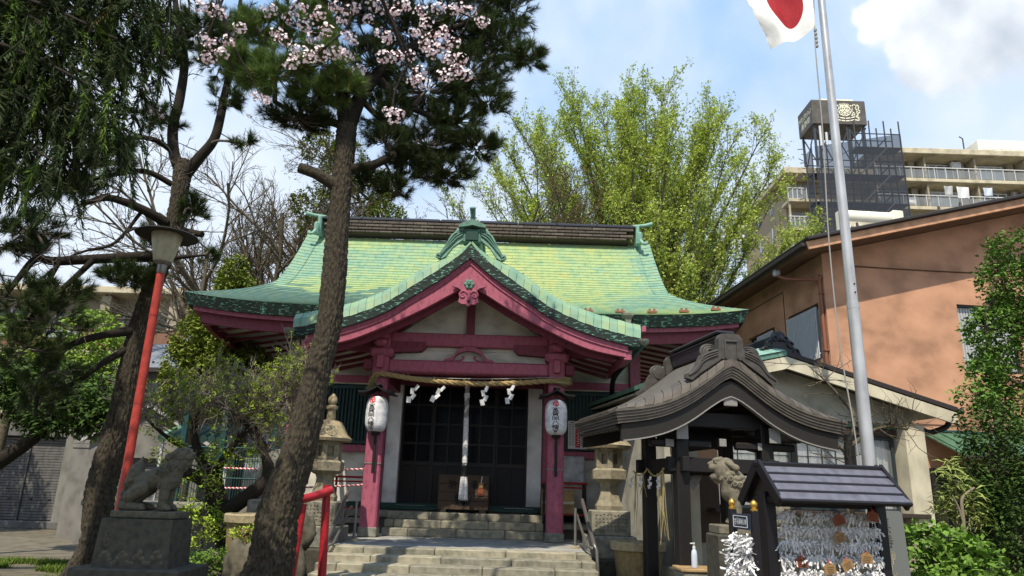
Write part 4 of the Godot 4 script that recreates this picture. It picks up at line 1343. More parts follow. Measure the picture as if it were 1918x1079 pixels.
	for k in 60:
		var a := TAU * k / 60.0
		var o := Vector3(cos(a), 0, sin(a)) * rng.randf_range(0.03, 0.06)
		ts.tube([sl + o, sl + o * 1.25 + Vector3(0, -0.2, 0), sl + o * 1.35 + Vector3(ux() * 0.01, -0.42 + ux() * 0.03, 0)], [0.011, 0.012, 0.009], 4)
	obj("tassel", ts, M.paper, br)
	tube1("hook", [a0, a0 + Vector3(0, 0.4, -0.2)], [0.02], M.black_iron, br)
	# offering box
	var ob := thing("offering_box", "weathered wooden offering box with black characters before the doors", "offering box", Vector3(-0.85, 1.218, -15.4))
	for k in 4:
		box1("front_board", Vector3(-0.85, 1.36 + k * 0.168, -15.17), Vector3(1.0, 0.164, 0.04), M.old_wood, ob, 0.005)
	for sx in [-1, 1]:
		box1("end_board", Vector3(-0.85 + sx * 0.495, 1.60, -15.43), Vector3(0.04, 0.66, 0.48), M.old_wood, ob, 0.005)
		box1("foot", Vector3(-0.85 + sx * 0.40, 1.245, -15.40), Vector3(0.14, 0.06, 0.5), M.wet_wood, ob, 0.005)
	box1("back_board", Vector3(-0.85, 1.60, -15.68), Vector3(1.0, 0.66, 0.03), M.wet_wood, ob)
	box1("bottom", Vector3(-0.85, 1.30, -15.42), Vector3(0.94, 0.03, 0.48), M.wet_wood, ob)
	for k in 8:
		box1("top_bar", Vector3(-0.85, 1.945, -15.22 - k * 0.062), Vector3(1.03, 0.03, 0.03), M.old_wood, ob, 0.004)
	for k in 2:
		var g := Sh.new()
		write(g, ["nou", "hou"][k], 0.10, func(p: Vector2) -> Vector3: return Vector3(-1.16 + k * 0.45 + p.x * 0.16, 1.68 + p.y * 0.18, -15.146))
		obj("character", g, M.ink, ob)
	var cr := Sh.new()
	tomoe(cr, 0.17, func(p: Vector2) -> Vector3: return Vector3(-0.85 + p.x, 1.50 + p.y, -15.146))
	obj("crest", cr, M.ink, ob)
	var pl := thing("wooden_tag", "small pale wooden tag hung on the front of the offering box", "tag", Vector3(-0.50, 1.62, -15.13))
	box1("tag_board", Vector3(-0.50, 1.765, -15.135), Vector3(0.10, 0.10, 0.012), M.plaque_wood, pl, 0.003)
	box1("lower_board", Vector3(-0.50, 1.63, -15.137), Vector3(0.11, 0.14, 0.014), M.plaque_red, pl, 0.004)
	tube1("cord", [Vector3(-0.50, 1.80, -15.13), Vector3(-0.49, 1.88, -15.13), Vector3(-0.48, 1.93, -15.14)], [0.010], M.paper, pl, 5)
	# red and white ropes at the left of the porch
	var rp := [[Vector3(-5.95,1.95,-15.20), Vector3(-2.59,1.98,-13.90), "striped red and white rope tied to the porch pillar, upper one"], [Vector3(-5.89,1.55,-15.20), Vector3(-2.57,1.70,-13.90), "striped red and white rope tied to the porch pillar, lower one"]]
	for q in rp:
		var T := thing("striped_rope", q[2], "rope", q[0], "striped ropes left of the porch")
		twisted("strand", line(q[0], q[1], 200, 0.03), 0.013, 0.008, 2, 0.10, [M.paper, M.ink_red], T, 6)
	# red side tables and the things on the right
	for sx in [-1, 1]:
		var c: Vector3 = Vector3(-3.11,1.85,-15.20) if sx < 0 else Vector3(1.20,1.86,-15.20)
		var tb := thing("side_table", "low red-edged side table standing %s the porch" % ("left of" if sx < 0 else "right of"), "table", Vector3(c.x, 1.2, c.z), "red-edged tables beside the porch")
		box1("table_top", Vector3(c.x, c.y, c.z - 0.2), Vector3(0.95, 0.04, 0.42), M.red_paint, tb)
		box1("apron", Vector3(c.x, c.y - 0.09, c.z - 0.02), Vector3(0.86, 0.03, 0.03), M.red_paint, tb)
		for e in [[-0.42, -0.02], [0.42, -0.02], [-0.42, -0.38], [0.42, -0.38]]:
			box1("leg", Vector3(c.x + e[0], (c.y + 1.08) / 2, c.z + e[1]), Vector3(0.045, c.y - 1.08, 0.045), M.pink_dark if sx < 0 else M.black_iron, tb)
		box1("lower_rail", Vector3(c.x, 1.25, c.z - 0.02), Vector3(0.86, 0.03, 0.03), M.red_paint, tb)
	var cb := thing("cardboard_box", "brown cardboard box on the podium behind the right pillar", "box", Vector3(1.07,1.23,-15.25))
	var cp: Vector3 = Vector3(1.07,1.23,-15.25)
	box1("carton", cp + Vector3(0, 0.245, -0.15), Vector3(0.66, 0.49, 0.30), M.cardboard, cb, 0.006)
	box1("flap", cp + Vector3(-0.10, 0.495, -0.06), Vector3(0.44, 0.008, 0.28), M.cardboard, cb, 0.0, Basis(Vector3.RIGHT, 0.15))
	box1("packing_tape", cp + Vector3(0, 0.245, 0.003), Vector3(0.66, 0.05, 0.003), M.cream, cb, 0.0)
	var wb := thing("meter_box", "grey-white metal box fixed to the wall right of the porch", "box", Vector3(1.45,2.16,-16.10))
	var wc: Vector3 = Vector3(1.44,2.16,-16.08)
	box1("case", wc, Vector3(0.50, 0.56, 0.14), M.box_white, wb, 0.015)
	box1("lid", wc + Vector3(0, 0, 0.075), Vector3(0.46, 0.52, 0.012), M.box_white, wb, 0.004)
	box1("lock", wc + Vector3(0.14, -0.22, 0.085), Vector3(0.03, 0.03, 0.012), M.steel, wb, 0.003)
	var po := thing("wall_poster", "white poster with a red column on the right green shutter", "poster", Vector3(1.55,2.61,-16.05))
	var pc: Vector3 = Vector3(1.54,2.90,-16.05)
	box1("sheet", pc, Vector3(0.42, 0.60, 0.006), M.poster, po, 0.0)
	box1("red_column", pc + Vector3(0.005, -0.03, 0.005), Vector3(0.11, 0.48, 0.003), M.ink_red, po, 0.0)
	var tx := Sh.new()
	for r in 13:
		for k in 6:
			if k == 3: continue
			var w := rng.randf_range(0.018, 0.034)
			tx.box(pc + Vector3(-0.165 + k * 0.062, 0.22 - r * 0.036, 0.005), Vector3(w, 0.016, 0.002))
	tx.box(pc + Vector3(0, 0.265, 0.005), Vector3(0.32, 0.018, 0.002))
	obj("print", tx, M.green_dark, po)
	var nb := Sh.new()
	for r in 11:
		nb.box(pc + Vector3(0.005 + 0.02 * (r % 2), 0.18 - r * 0.040, 0.008), Vector3(0.05, 0.016, 0.002))
	obj("print", nb, M.poster, po)

func stone_lanterns() -> void:
	for sx in [-1, 1]:
		var d := 12.9 if sx < 0 else 12.55
		var b: Vector3 = Vector3(-3.12,0.76,-12.90) if sx < 0 else Vector3(1.73,0.73,-12.55)
		b.y = 0.0
		var T := thing("stone_lantern", "%s stone lantern with a flared cap, %s" % ["mossy grey" if sx < 0 else "pale", "behind the leaning pine trunk" if sx < 0 else "right of the stone steps"], "stone lantern", b, "stone lanterns flanking the steps")
		var at := Transform3D(Basis(), b)
		box1("footing", b + Vector3(0, 0.33, 0), Vector3(0.86, 0.66, 0.86), M.plinth_dark, T, 0.03)
		box1("plinth", b + Vector3(0, 0.83, 0), Vector3(0.80, 0.35, 0.76), M.granite_grey, T, 0.02)
		var pl := box1("plinth", b + Vector3(0, 1.20, 0), Vector3(0.63, 0.40, 0.60), M.granite, T, 0.02)
		var ins := Sh.new()
		for r in 5:
			for k in 9:
				var q := b + Vector3(-0.24 + k * 0.06 + ux() * 0.006, 1.33 - r * 0.06, 0.303)
				for e in 3:
					ins.box(q + Vector3(ux() * 0.014, ux() * 0.016, 0), Vector3(rng.randf_range(0.008, 0.034), 0.007, 0.003))
		obj("inscription", ins, M.plinth_dark, pl)
		var shaft := Sh.new()
		shaft.lathe([Vector2(0.24, 1.40), Vector2(0.25, 1.47), Vector2(0.20, 1.56), Vector2(0.16, 1.70), Vector2(0.155, 1.78), Vector2(0.19, 1.86)], 6, at, PI / 6, true)
		obj("shaft", shaft, M.lantern_stone, T)
		var pf := Sh.new()
		pf.lathe([Vector2(0.2, 1.840), Vector2(0.31, 1.900), Vector2(0.32, 2.040), Vector2(0.26, 2.075), Vector2(0.001, 2.075)], 6, at, PI / 6, true)
		obj("platform", pf, M.lantern_stone, T)
		var fb := Sh.new()
		for e in 6:
			var a := PI / 6 + TAU * e / 6.0
			fb.bar(b + Vector3(cos(a) * 0.20, 2.07, sin(a) * 0.20), b + Vector3(cos(a) * 0.20, 2.40, sin(a) * 0.20), 0.09, 0.09, 0.01)
		fb.lathe([Vector2(0.22, 2.070), Vector2(0.22, 2.140), Vector2(0.17, 2.140)], 6, at, PI / 6, true)
		fb.lathe([Vector2(0.17, 2.310), Vector2(0.22, 2.310), Vector2(0.23, 2.410)], 6, at, PI / 6, true)
		fb.lathe([Vector2(0.16, 2.100), Vector2(0.16, 2.380)], 6, at, PI / 6, true)
		obj("firebox", fb, M.lantern_stone, T)
		var cap := Sh.new()
		cap.lathe([Vector2(0.22, 2.400), Vector2(0.40, 2.400), Vector2(0.42, 2.450), Vector2(0.33, 2.530), Vector2(0.27, 2.640), Vector2(0.20, 2.740), Vector2(0.10, 2.770), Vector2(0.001, 2.770)], 6, at, PI / 6, false)
		obj("cap", cap, M.cap_stone, T)
		if sx > 0: continue
		var fin := Sh.new()
		fin.lathe([Vector2(0.07, 2.760), Vector2(0.085, 2.800), Vector2(0.07, 2.940), Vector2(0.10, 2.960), Vector2(0.105, 3.010), Vector2(0.05, 3.030), Vector2(0.085, 3.080), Vector2(0.08, 3.150), Vector2(0.03, 3.220), Vector2(0.001, 3.240)], 12, at)
		obj("finial", fin, M.cap_stone, T)

# ---------------------------------------------------------------- purification pavilion
var plip := [Vector2(0, 0), Vector2(0.12, 0.055), Vector2(0.31, 0.19), Vector2(0.60, 0.385), Vector2(0.92, 0.54), Vector2(1.25, 0.63), Vector2(1.72, 0.70)]
func purification() -> void:
	var T := thing("water_pavilion", "small dark water pavilion with a curved brown copper gable roof", "pavilion", Vector3(3.01, 0, -9.6), "", 0.19, false)
	var A := 3.39
	var Y := func(x: float) -> float: return A - lookup(plip, absf(x))
	var L := -1.95      # back end of the roof
	# layered edge, each layer a part
	var m := 20
	for j in 5:
		for sx in [-1, 1]:
			var s := Sh.new()
			for k in m:
				var a: float = 1.66 * k / m
				var b: float = 1.66 * (k + 1) / m
				var p := []
				for dy in [-(j + 1) * 0.037 + 0.004, -j * 0.037]:
					for e in [[a, -0.014 * j], [b, -0.014 * j], [b, L + 0.014 * j], [a, L + 0.014 * j]]:
						p.append(Vector3(sx * (e[0] - (0.012 * j if e[0] > 1.65 else 0.0)), Y.call(e[0]) + dy, e[1]))
				var c := Vector3.ZERO
				for q in p: c += q / 8.0
				s.quad_out(p[0], p[1], p[5], p[4], c); s.quad_out(p[3], p[2], p[6], p[7], c)
				s.quad_out(p[0], p[1], p[2], p[3], c); s.quad_out(p[4], p[5], p[6], p[7], c)
				if k == m - 1: s.quad_out(p[1], p[2], p[6], p[5], c)
			obj("roof_layer", s, M.choz_copper_b if j % 2 else M.choz_copper, T)
	# slopes and the sheets bent over the verge
	for sx in [-1, 1]:
		var rows := []
		for z in [-0.30, L + 0.3]:
			var q := PackedVector3Array()
			for k in 19:
				var x := 1.66 * k / 18.0
				q.append(Vector3(sx * x, Y.call(x) + 0.22 * (1.0 - x * x / 2.98), z))
			rows.append(q)
		if sx > 0: rows.reverse()
		var sl := Sh.new()
		sl.slab(rows, Vector3(0, 0.06, 0))
		obj("roof_slope", sl, M.choz_copper, T)
		for k in 13:
			var s := Sh.new()
			var s2 := Sh.new()
			for back in [0, 1]:
				var last := []
				for j in 5:
					var g := j / 4.0
					var sk := 0.10 * g
					var x0: float = 1.66 * k / 13.0
					var x1: float = 1.66 * (k + 1) / 13.0 - 0.005
					var dz := -0.31 * (1.0 - cos(g * PI / 2))
					var now := []
					for x in [x0, x1]:
						var xx := maxf(x - sk, 0.0)
						var dy := 0.225 * sin(g * PI / 2) * (1.0 - xx * xx / 3.0) + 0.006 * (k % 2)
						now.append(Vector3(sx * xx, Y.call(xx) + dy, dz if back == 0 else L - dz))
					if last.size():
						(s if back == 0 else s2).quad_out(last[0], last[1], now[1], now[0], Vector3(0, 2.6, -0.9))
					last = now
			obj("roof_sheet", s, M.choz_copper if k % 3 else M.choz_copper_b, T)
			obj("roof_sheet", s2, M.choz_copper, T)
	var bb := func(called: String, f0: float, f1: float, z0: float, z1: float, lim: float, mt: Material) -> void:
		for sx in [-1, 1]:
			var s := Sh.new()
			for k in m:
				var a: float = lim * k / m
				var b: float = lim * (k + 1) / m
				var p := []
				for f in [f1, f0]:
					var g := func(x: float) -> float: return Y.call(x) - f - 0.10 * maxf(0.0, 0.3 - x)
					p.append(Vector3(sx * a, g.call(a), z0)); p.append(Vector3(sx * b, g.call(b), z0)); p.append(Vector3(sx * b, g.call(b), z1)); p.append(Vector3(sx * a, g.call(a), z1))
				var c := Vector3.ZERO
				for q in p: c += q / 8.0
				s.quad_out(p[0], p[1], p[5], p[4], c); s.quad_out(p[3], p[2], p[6], p[7], c)
				s.quad_out(p[0], p[1], p[2], p[3], c); s.quad_out(p[4], p[5], p[6], p[7], c)
				if k == m - 1: s.quad_out(p[1], p[2], p[6], p[5], c)
			obj(called, s, mt, T)
	bb.call("bargeboard", 0.19, 0.40, -0.10, -0.16, 1.55, M.wet_wood)
	bb.call("bargeboard", 0.19, 0.40, L + 0.16, L + 0.10, 1.55, M.wet_wood)
	bb.call("pale_edge", 0.395, 0.412, -0.085, -0.165, 1.53, M.bare_end)
	bb.call("ceiling", 0.20, 0.23, -0.17, L + 0.17, 1.62, M.dark_wood)
	# frame
	for x in [-0.62, 0.62]:
		for z in [-0.40, -1.52]:
			box1("post", Vector3(x, 1.32, z), Vector3(0.175, 2.64, 0.175), M.dark_wood, T, 0.012)
			box1("post_stone", Vector3(x, 0.06, z), Vector3(0.34, 0.12, 0.34), M.granite_grey, T, 0.02)
			box1("post_peg", Vector3(x + 0.015, 2.07, z + 0.092), Vector3(0.05, 0.15, 0.012), M.bare_end, T, 0.003)
	for z in [-0.40, -1.52]:
		box1("tie_beam", Vector3(0, 2.06, z), Vector3(1.62, 0.19, 0.10), M.dark_wood, T)
		box1("head_beam", Vector3(0, 2.66, z), Vector3(1.9, 0.20, 0.14), M.dark_wood, T)
		var pan := PackedVector2Array([Vector2(-1.3, 2.60), Vector2(1.3, 2.60)])
		for k in 17:
			var x := 1.3 - 2.6 * k / 16.0
			pan.append(Vector2(x, Y.call(x) - 0.24))
		var gp := Sh.new()
		gp.extrude(pan, 0.04, Transform3D(Basis(), Vector3(0, 0, z)))
		obj("gable_panel", gp, M.dark_wood, T)
	for x in [-0.62, 0.62]:
		box1("tie_beam", Vector3(x, 2.06, -0.96), Vector3(0.10, 0.19, 1.50), M.dark_wood, T)
		box1("head_beam", Vector3(x, 2.74, -0.96), Vector3(0.16, 0.22, 1.66), M.dark_wood, T)
		box1("beam_end", Vector3(x * 1.08, 2.475, -0.20), Vector3(0.165, 0.20, 0.012), M.bare_end, T, 0.004)
		box1("beam_arm", Vector3(x * 1.08, 2.475, -0.30), Vector3(0.16, 0.195, 0.19), M.dark_wood, T, 0.004)
		for sx in [-1, 1]:
			var e := box1("bracket", Vector3(x + sx * 0.26, 2.33, -0.40), Vector3(0.36, 0.10, 0.12), M.dark_wood, T, 0.02)
		box1("beam_end", Vector3(x * 1.08 - 0.13, 2.33, -0.325), Vector3(0.12, 0.10, 0.012), M.bare_end, T, 0.004)
	box1("beam_end", Vector3(-0.04, 2.36, -0.31), Vector3(0.10, 0.10, 0.012), M.bare_end, T, 0.004)
	box1("cross_beam", Vector3(-0.04, 2.36, -0.96), Vector3(0.10, 0.12, 1.28), M.dark_wood, T)
	box1("ridge_end", Vector3(0, A - 0.50, -0.12), Vector3(0.20, 0.12, 0.03), M.bare_end, T, 0.01)
	box1("ridge_beam", Vector3(0, A - 0.46, -0.98), Vector3(0.17, 0.20, 1.7), M.dark_wood, T)
	var curve := PackedVector2Array([Vector2(-0.55, 2.56), Vector2(-0.5, 2.40), Vector2(-0.3, 2.36), Vector2(-0.08, 2.46), Vector2(0.18, 2.42), Vector2(0.45, 2.34), Vector2(0.55, 2.44), Vector2(0.55, 2.56)])
	var cu := Sh.new()
	cu.extrude(curve, 0.07, Transform3D(Basis(), Vector3(0, 0, -1.40)))
	obj("curved_beam", cu, M.dark_wood, T)
	# rafters under the eaves, their ends painted pale
	for sx in [-1, 1]:
		for k in 16:
			var z := -0.22 - k * 0.10
			bar1("rafter", Vector3(sx * 0.7, Y.call(0.7) - 0.26, z), Vector3(sx * 1.56, Y.call(1.56) - 0.225, z), 0.035, 0.05, M.dark_wood, T, 0.0)
			box1("rafter_end", Vector3(sx * 1.567, Y.call(1.56) - 0.225, z), Vector3(0.012, 0.05, 0.034), M.bare_end, T, 0.0)
	# ridge and its ornaments
	box1("ridge", Vector3(0, A + 0.33, L / 2), Vector3(0.20, 0.24, -L - 0.35), M.ridge_black, T, 0.02)
	box1("ridge_cap", Vector3(0, A + 0.465, L / 2), Vector3(0.28, 0.045, -L - 0.3), M.ridge_black, T, 0.015)
	box1("ridge_band", Vector3(0, A + 0.41, L / 2), Vector3(0.235, 0.025, -L - 0.34), M.choz_orn, T, 0.005)
	for z in [-0.08, L + 0.08]:
		var pl := PackedVector2Array([Vector2(-0.16, 0.06), Vector2(-0.185, 0.12), Vector2(-0.175, 0.35), Vector2(-0.13, 0.41), Vector2(-0.05, 0.42), Vector2(0.05, 0.42), Vector2(0.13, 0.41), Vector2(0.175, 0.35), Vector2(0.185, 0.12), Vector2(0.16, 0.06)])
		var s := Sh.new()
		s.extrude(pl, 0.12, Transform3D(Basis(), Vector3(0, A, z)))
		var orn := obj("ridge_ornament", s, M.choz_orn, T)
		var fz: float = 0.065 if z > -1.0 else -0.065
		var fr := Sh.new()
		fr.box(Vector3(0, A + 0.31, z + fz), Vector3(0.20, 0.03, 0.03), 0.008)
		for sx in [-1, 1]:
			fr.box(Vector3(sx * 0.09, A + 0.19, z + fz), Vector3(0.025, 0.24, 0.03), 0.006)
		obj("ornament_frame", fr, M.choz_orn, orn)
		for sx in [-1, 1]:
			var cl := Sh.new()
			for j in 3:
				var r := 0.115 - j * 0.032
				var p := []
				for e in 13:
					var a := -2.2 + e * 0.36
					p.append(Vector3(sx * (0.285 + cos(a) * r * 1.15), A + 0.15 + sin(a) * r*0.9, z + 0.01 * j))
				cl.tube(p, spread([0.012, 0.03, 0.026, 0.008], 13), 7)
			cl.lathe([Vector2(0.001, 0.03), Vector2(0.10, 0.015), Vector2(0.12, -0.02), Vector2(0.001, -0.03)], 14, Transform3D(Basis(Vector3.RIGHT, PI / 2), Vector3(sx * 0.285, A + 0.14, z - 0.02 * signf(fz))))
			obj("cloud_scroll", cl, M.choz_orn, orn)
			var w := PackedVector2Array()
			for q in [[0.16, 0.16], [0.30, 0.11], [0.40, 0.09], [0.46, 0.02], [0.52, -0.10], [0.58, -0.19], [0.66, -0.22], [0.67, -0.28], [0.58, -0.30], [0.46, -0.20], [0.16, 0.0]]:
				w.append(Vector2(q[0] * sx, q[1] + 0.05))
			var ws := Sh.new()
			ws.extrude(w, 0.08, Transform3D(Basis(), Vector3(0, A, z + fz * 0.3)))
			for j in 3:
				ws.tube(smooth([Vector3(sx * 0.2, A + 0.17 - j * 0.03, z + fz), Vector3(sx * 0.40, A + 0.09 - j * 0.035, z + fz), Vector3(sx * 0.52, A - 0.08 - j * 0.02, z + fz), Vector3(sx * 0.63, A - 0.19, z + fz)], 4), [0.012], 5)
			obj("ornament_wing", ws, M.choz_orn, orn)
	# stone basin under the roof
	var bas := Sh.new()
	var at := Vector3(0, 0, -0.98)
	for sx in [-1, 1]:
		bas.box(at + Vector3(sx * 0.50, 0.36, 0), Vector3(0.12, 0.72, 0.72), 0.02)
		bas.box(at + Vector3(0, 0.36, sx * 0.30), Vector3(0.885, 0.715, 0.12), 0.02)
	bas.box(at + Vector3(0, 0.25, 0), Vector3(0.9, 0.5, 0.5))
	var B := thing("water_basin", "dark stone water basin under the pavilion roof", "basin", Vector3(3.01, 0, -9.6), "", 0.19, false)
	obj("basin", bas, M.plinth_dark, B)
	box1("water", at + Vector3(0, 0.60, 0), Vector3(0.885, 0.01, 0.49), M.dark_glass, B, 0.0)
	# thin straw rope with paper on the pavilion's left side
	var R := thing("pavilion_rope", "thin straw rope with paper strips on the pavilion's left posts", "rope", Vector3(2.2, 1.9, -10.4))
	var a: Vector3 = Vector3(1.87,1.99,-10.90)
	var b: Vector3 = Vector3(1.98,2.01,-10.40)
	var c: Vector3 = Vector3(2.09,2.00,-9.85)
	twisted("strand", line(a, b, 16, 0.08) + line(b, c, 16, 0.10), 0.008, 0.007, 2, 0.05, [M.straw], R, 5)
	for q in [[Vector3(1.89,1.97,-10.85), 0.8], [Vector3(1.94,1.95,-10.50), 0.35], [Vector3(2.05,1.93,-10.05), 0.5], [Vector3(2.09,1.97,-9.90), 1.0], [Vector3(2.07,1.94,-9.95), 0.9]]:
		var s := Sh.new()
		for k in 4:
			var o := rv() * 0.010
			s.tube([q[0] + o, q[0] + o * 2.0 + Vector3(ux() * 0.02, -q[1] * 0.5, 0), q[0] + o * 3.0 + Vector3(ux() * 0.05, -q[1] * rng.randf_range(0.7, 1.0), 0)], [0.006, 0.005, 0.003], 4, false)
		obj("straw_tassel", s, M.straw, R)
	var ps := [Vector3(1.85,1.91,-10.80), Vector3(1.92,1.92,-10.50), Vector3(1.98,1.90,-10.20), Vector3(2.04,1.89,-9.95)]
	for k in 4:
		shide(["paper strip at the back end of the pavilion's straw rope", "second paper strip from the back on the pavilion's straw rope", "third paper strip from the back on the pavilion's straw rope", "paper strip at the front post on the pavilion's straw rope"][k], ps[k], -0.25 + k * 0.1, 0.8, "paper strips on the pavilion's rope", 0.45)
	# towels and the bottle
	var tw := [[Vector3(2.69,2.12,-11.30), 0.17, 0.42, 0.05, "grey hand towel with black writing hanging straight in the pavilion"], [Vector3(2.90,2.11,-11.20), 0.30, 0.34, -0.62, "grey hand towel with black writing blown aslant in the pavilion"]]
	for q in tw:
		var H := thing("hand_towel", q[4], "towel", q[0], "towels hanging in the pavilion")
		var bs := Basis(Vector3.BACK, q[3]) * Basis(Vector3.UP, 0.15)
		var rows := []
		for r in 7:
			var row := PackedVector3Array()
			for k in 5:
				row.append(q[0] + bs * Vector3((k / 4.0 - 0.5) * q[1], -q[2] * r / 6.0, 0.02 * sin(r * 0.9 + k)))
			rows.append(row)
		var s := Sh.new()
		s.slab(rows, Vector3(0, 0, 0.004))
		obj("cloth", s, M.banner, H)
		var w := Sh.new()
		for k in 5:
			write(w, ["ma", "i", "o", "shi", "ra"][k], 0.14, func(p: Vector2) -> Vector3: return q[0] + bs * Vector3((p.x - 0.5) * 0.055, -q[2] * (0.12 + 0.17 * k) - (1.0 - p.y) * 0.055, 0.032))
		obj("character", w, M.ink, H)
	tube1("towel_bar", [Vector3(2.54,2.11,-11.25), Vector3(3.10,2.14,-11.10)], [0.012], M.wet_wood, T, 6)
	var bt := T.get_child(T.get_child_count() - 1) as Node3D
	bt.transform = T.transform.affine_inverse()
	var bo: Vector3 = Vector3(2.37,0.80,-9.50)
	var O := thing("spray_bottle", "pale blue plastic pump bottle on the stone ledge by the basin", "bottle", bo)
	var s := Sh.new()
	s.lathe([Vector2(0.001, 0), Vector2(0.036, 0.002), Vector2(0.038, 0.02), Vector2(0.038, 0.15), Vector2(0.030, 0.20), Vector2(0.018, 0.215), Vector2(0.018, 0.23)], 16, Transform3D(Basis(), bo))
	obj("bottle_body", s, M.bottle, O)
	var pm := Sh.new()
	pm.tube([bo + Vector3(0, 0.225, 0), bo + Vector3(0, 0.25, 0)], [0.02], 10)
	pm.tube([bo + Vector3(0, 0.25, 0), bo + Vector3(0, 0.285, 0)], [0.006], 6)
	pm.bar(bo + Vector3(0.012, 0.288, 0), bo + Vector3(-0.05, 0.284, 0.01), 0.016, 0.014, 0.003)
	obj("pump", pm, M.paper, O)
	var L2 := thing("stone_ledge", "low stone ledge with brown top beside the basin", "ledge", Vector3(bo.x + 0.25, 0, bo.z))
	box1("ledge", Vector3(bo.x + 0.32, bo.y / 2 - 0.02, bo.z - 0.1), Vector3(1.0, bo.y - 0.04, 0.5), M.granite_grey, L2, 0.02)
	box1("ledge_top", Vector3(bo.x + 0.32, bo.y - 0.021, bo.z - 0.1), Vector3(1.04, 0.04, 0.54), M.cardboard, L2, 0.01)

# ---------------------------------------------------------------- racks of fortune papers
func knot_mesh() -> ArrayMesh:
	var s := Sh.new()
	var strip := func(p: Array, w: Vector3) -> void:
		for k in p.size() - 1:
			s.quad(p[k] - w, p[k + 1] - w, p[k + 1] + w, p[k] + w)
	strip.call([Vector3(-0.005, 0.012, 0.01), Vector3(-0.018, -0.02, 0.022), Vector3(-0.030, -0.055, 0.016), Vector3(-0.034, -0.075, 0.02)], Vector3(0.008, 0.003, 0.003))
	strip.call([Vector3(0.005, 0.012, 0.012), Vector3(0.018, -0.012, 0.028), Vector3(0.022, -0.045, 0.02)], Vector3(0.008, -0.003, 0.004))
	strip.call([Vector3(-0.018, 0.004, 0.012), Vector3(0.0, 0.012, 0.026), Vector3(0.018, 0.002, 0.012)], Vector3(0.0, 0.009, 0.002))
	strip.call([Vector3(0.0, 0.018, 0.01), Vector3(0.012, 0.036, 0.016), Vector3(0.026, 0.042, 0.006)], Vector3(0.006, -0.005, 0.004))
	return s.bake()

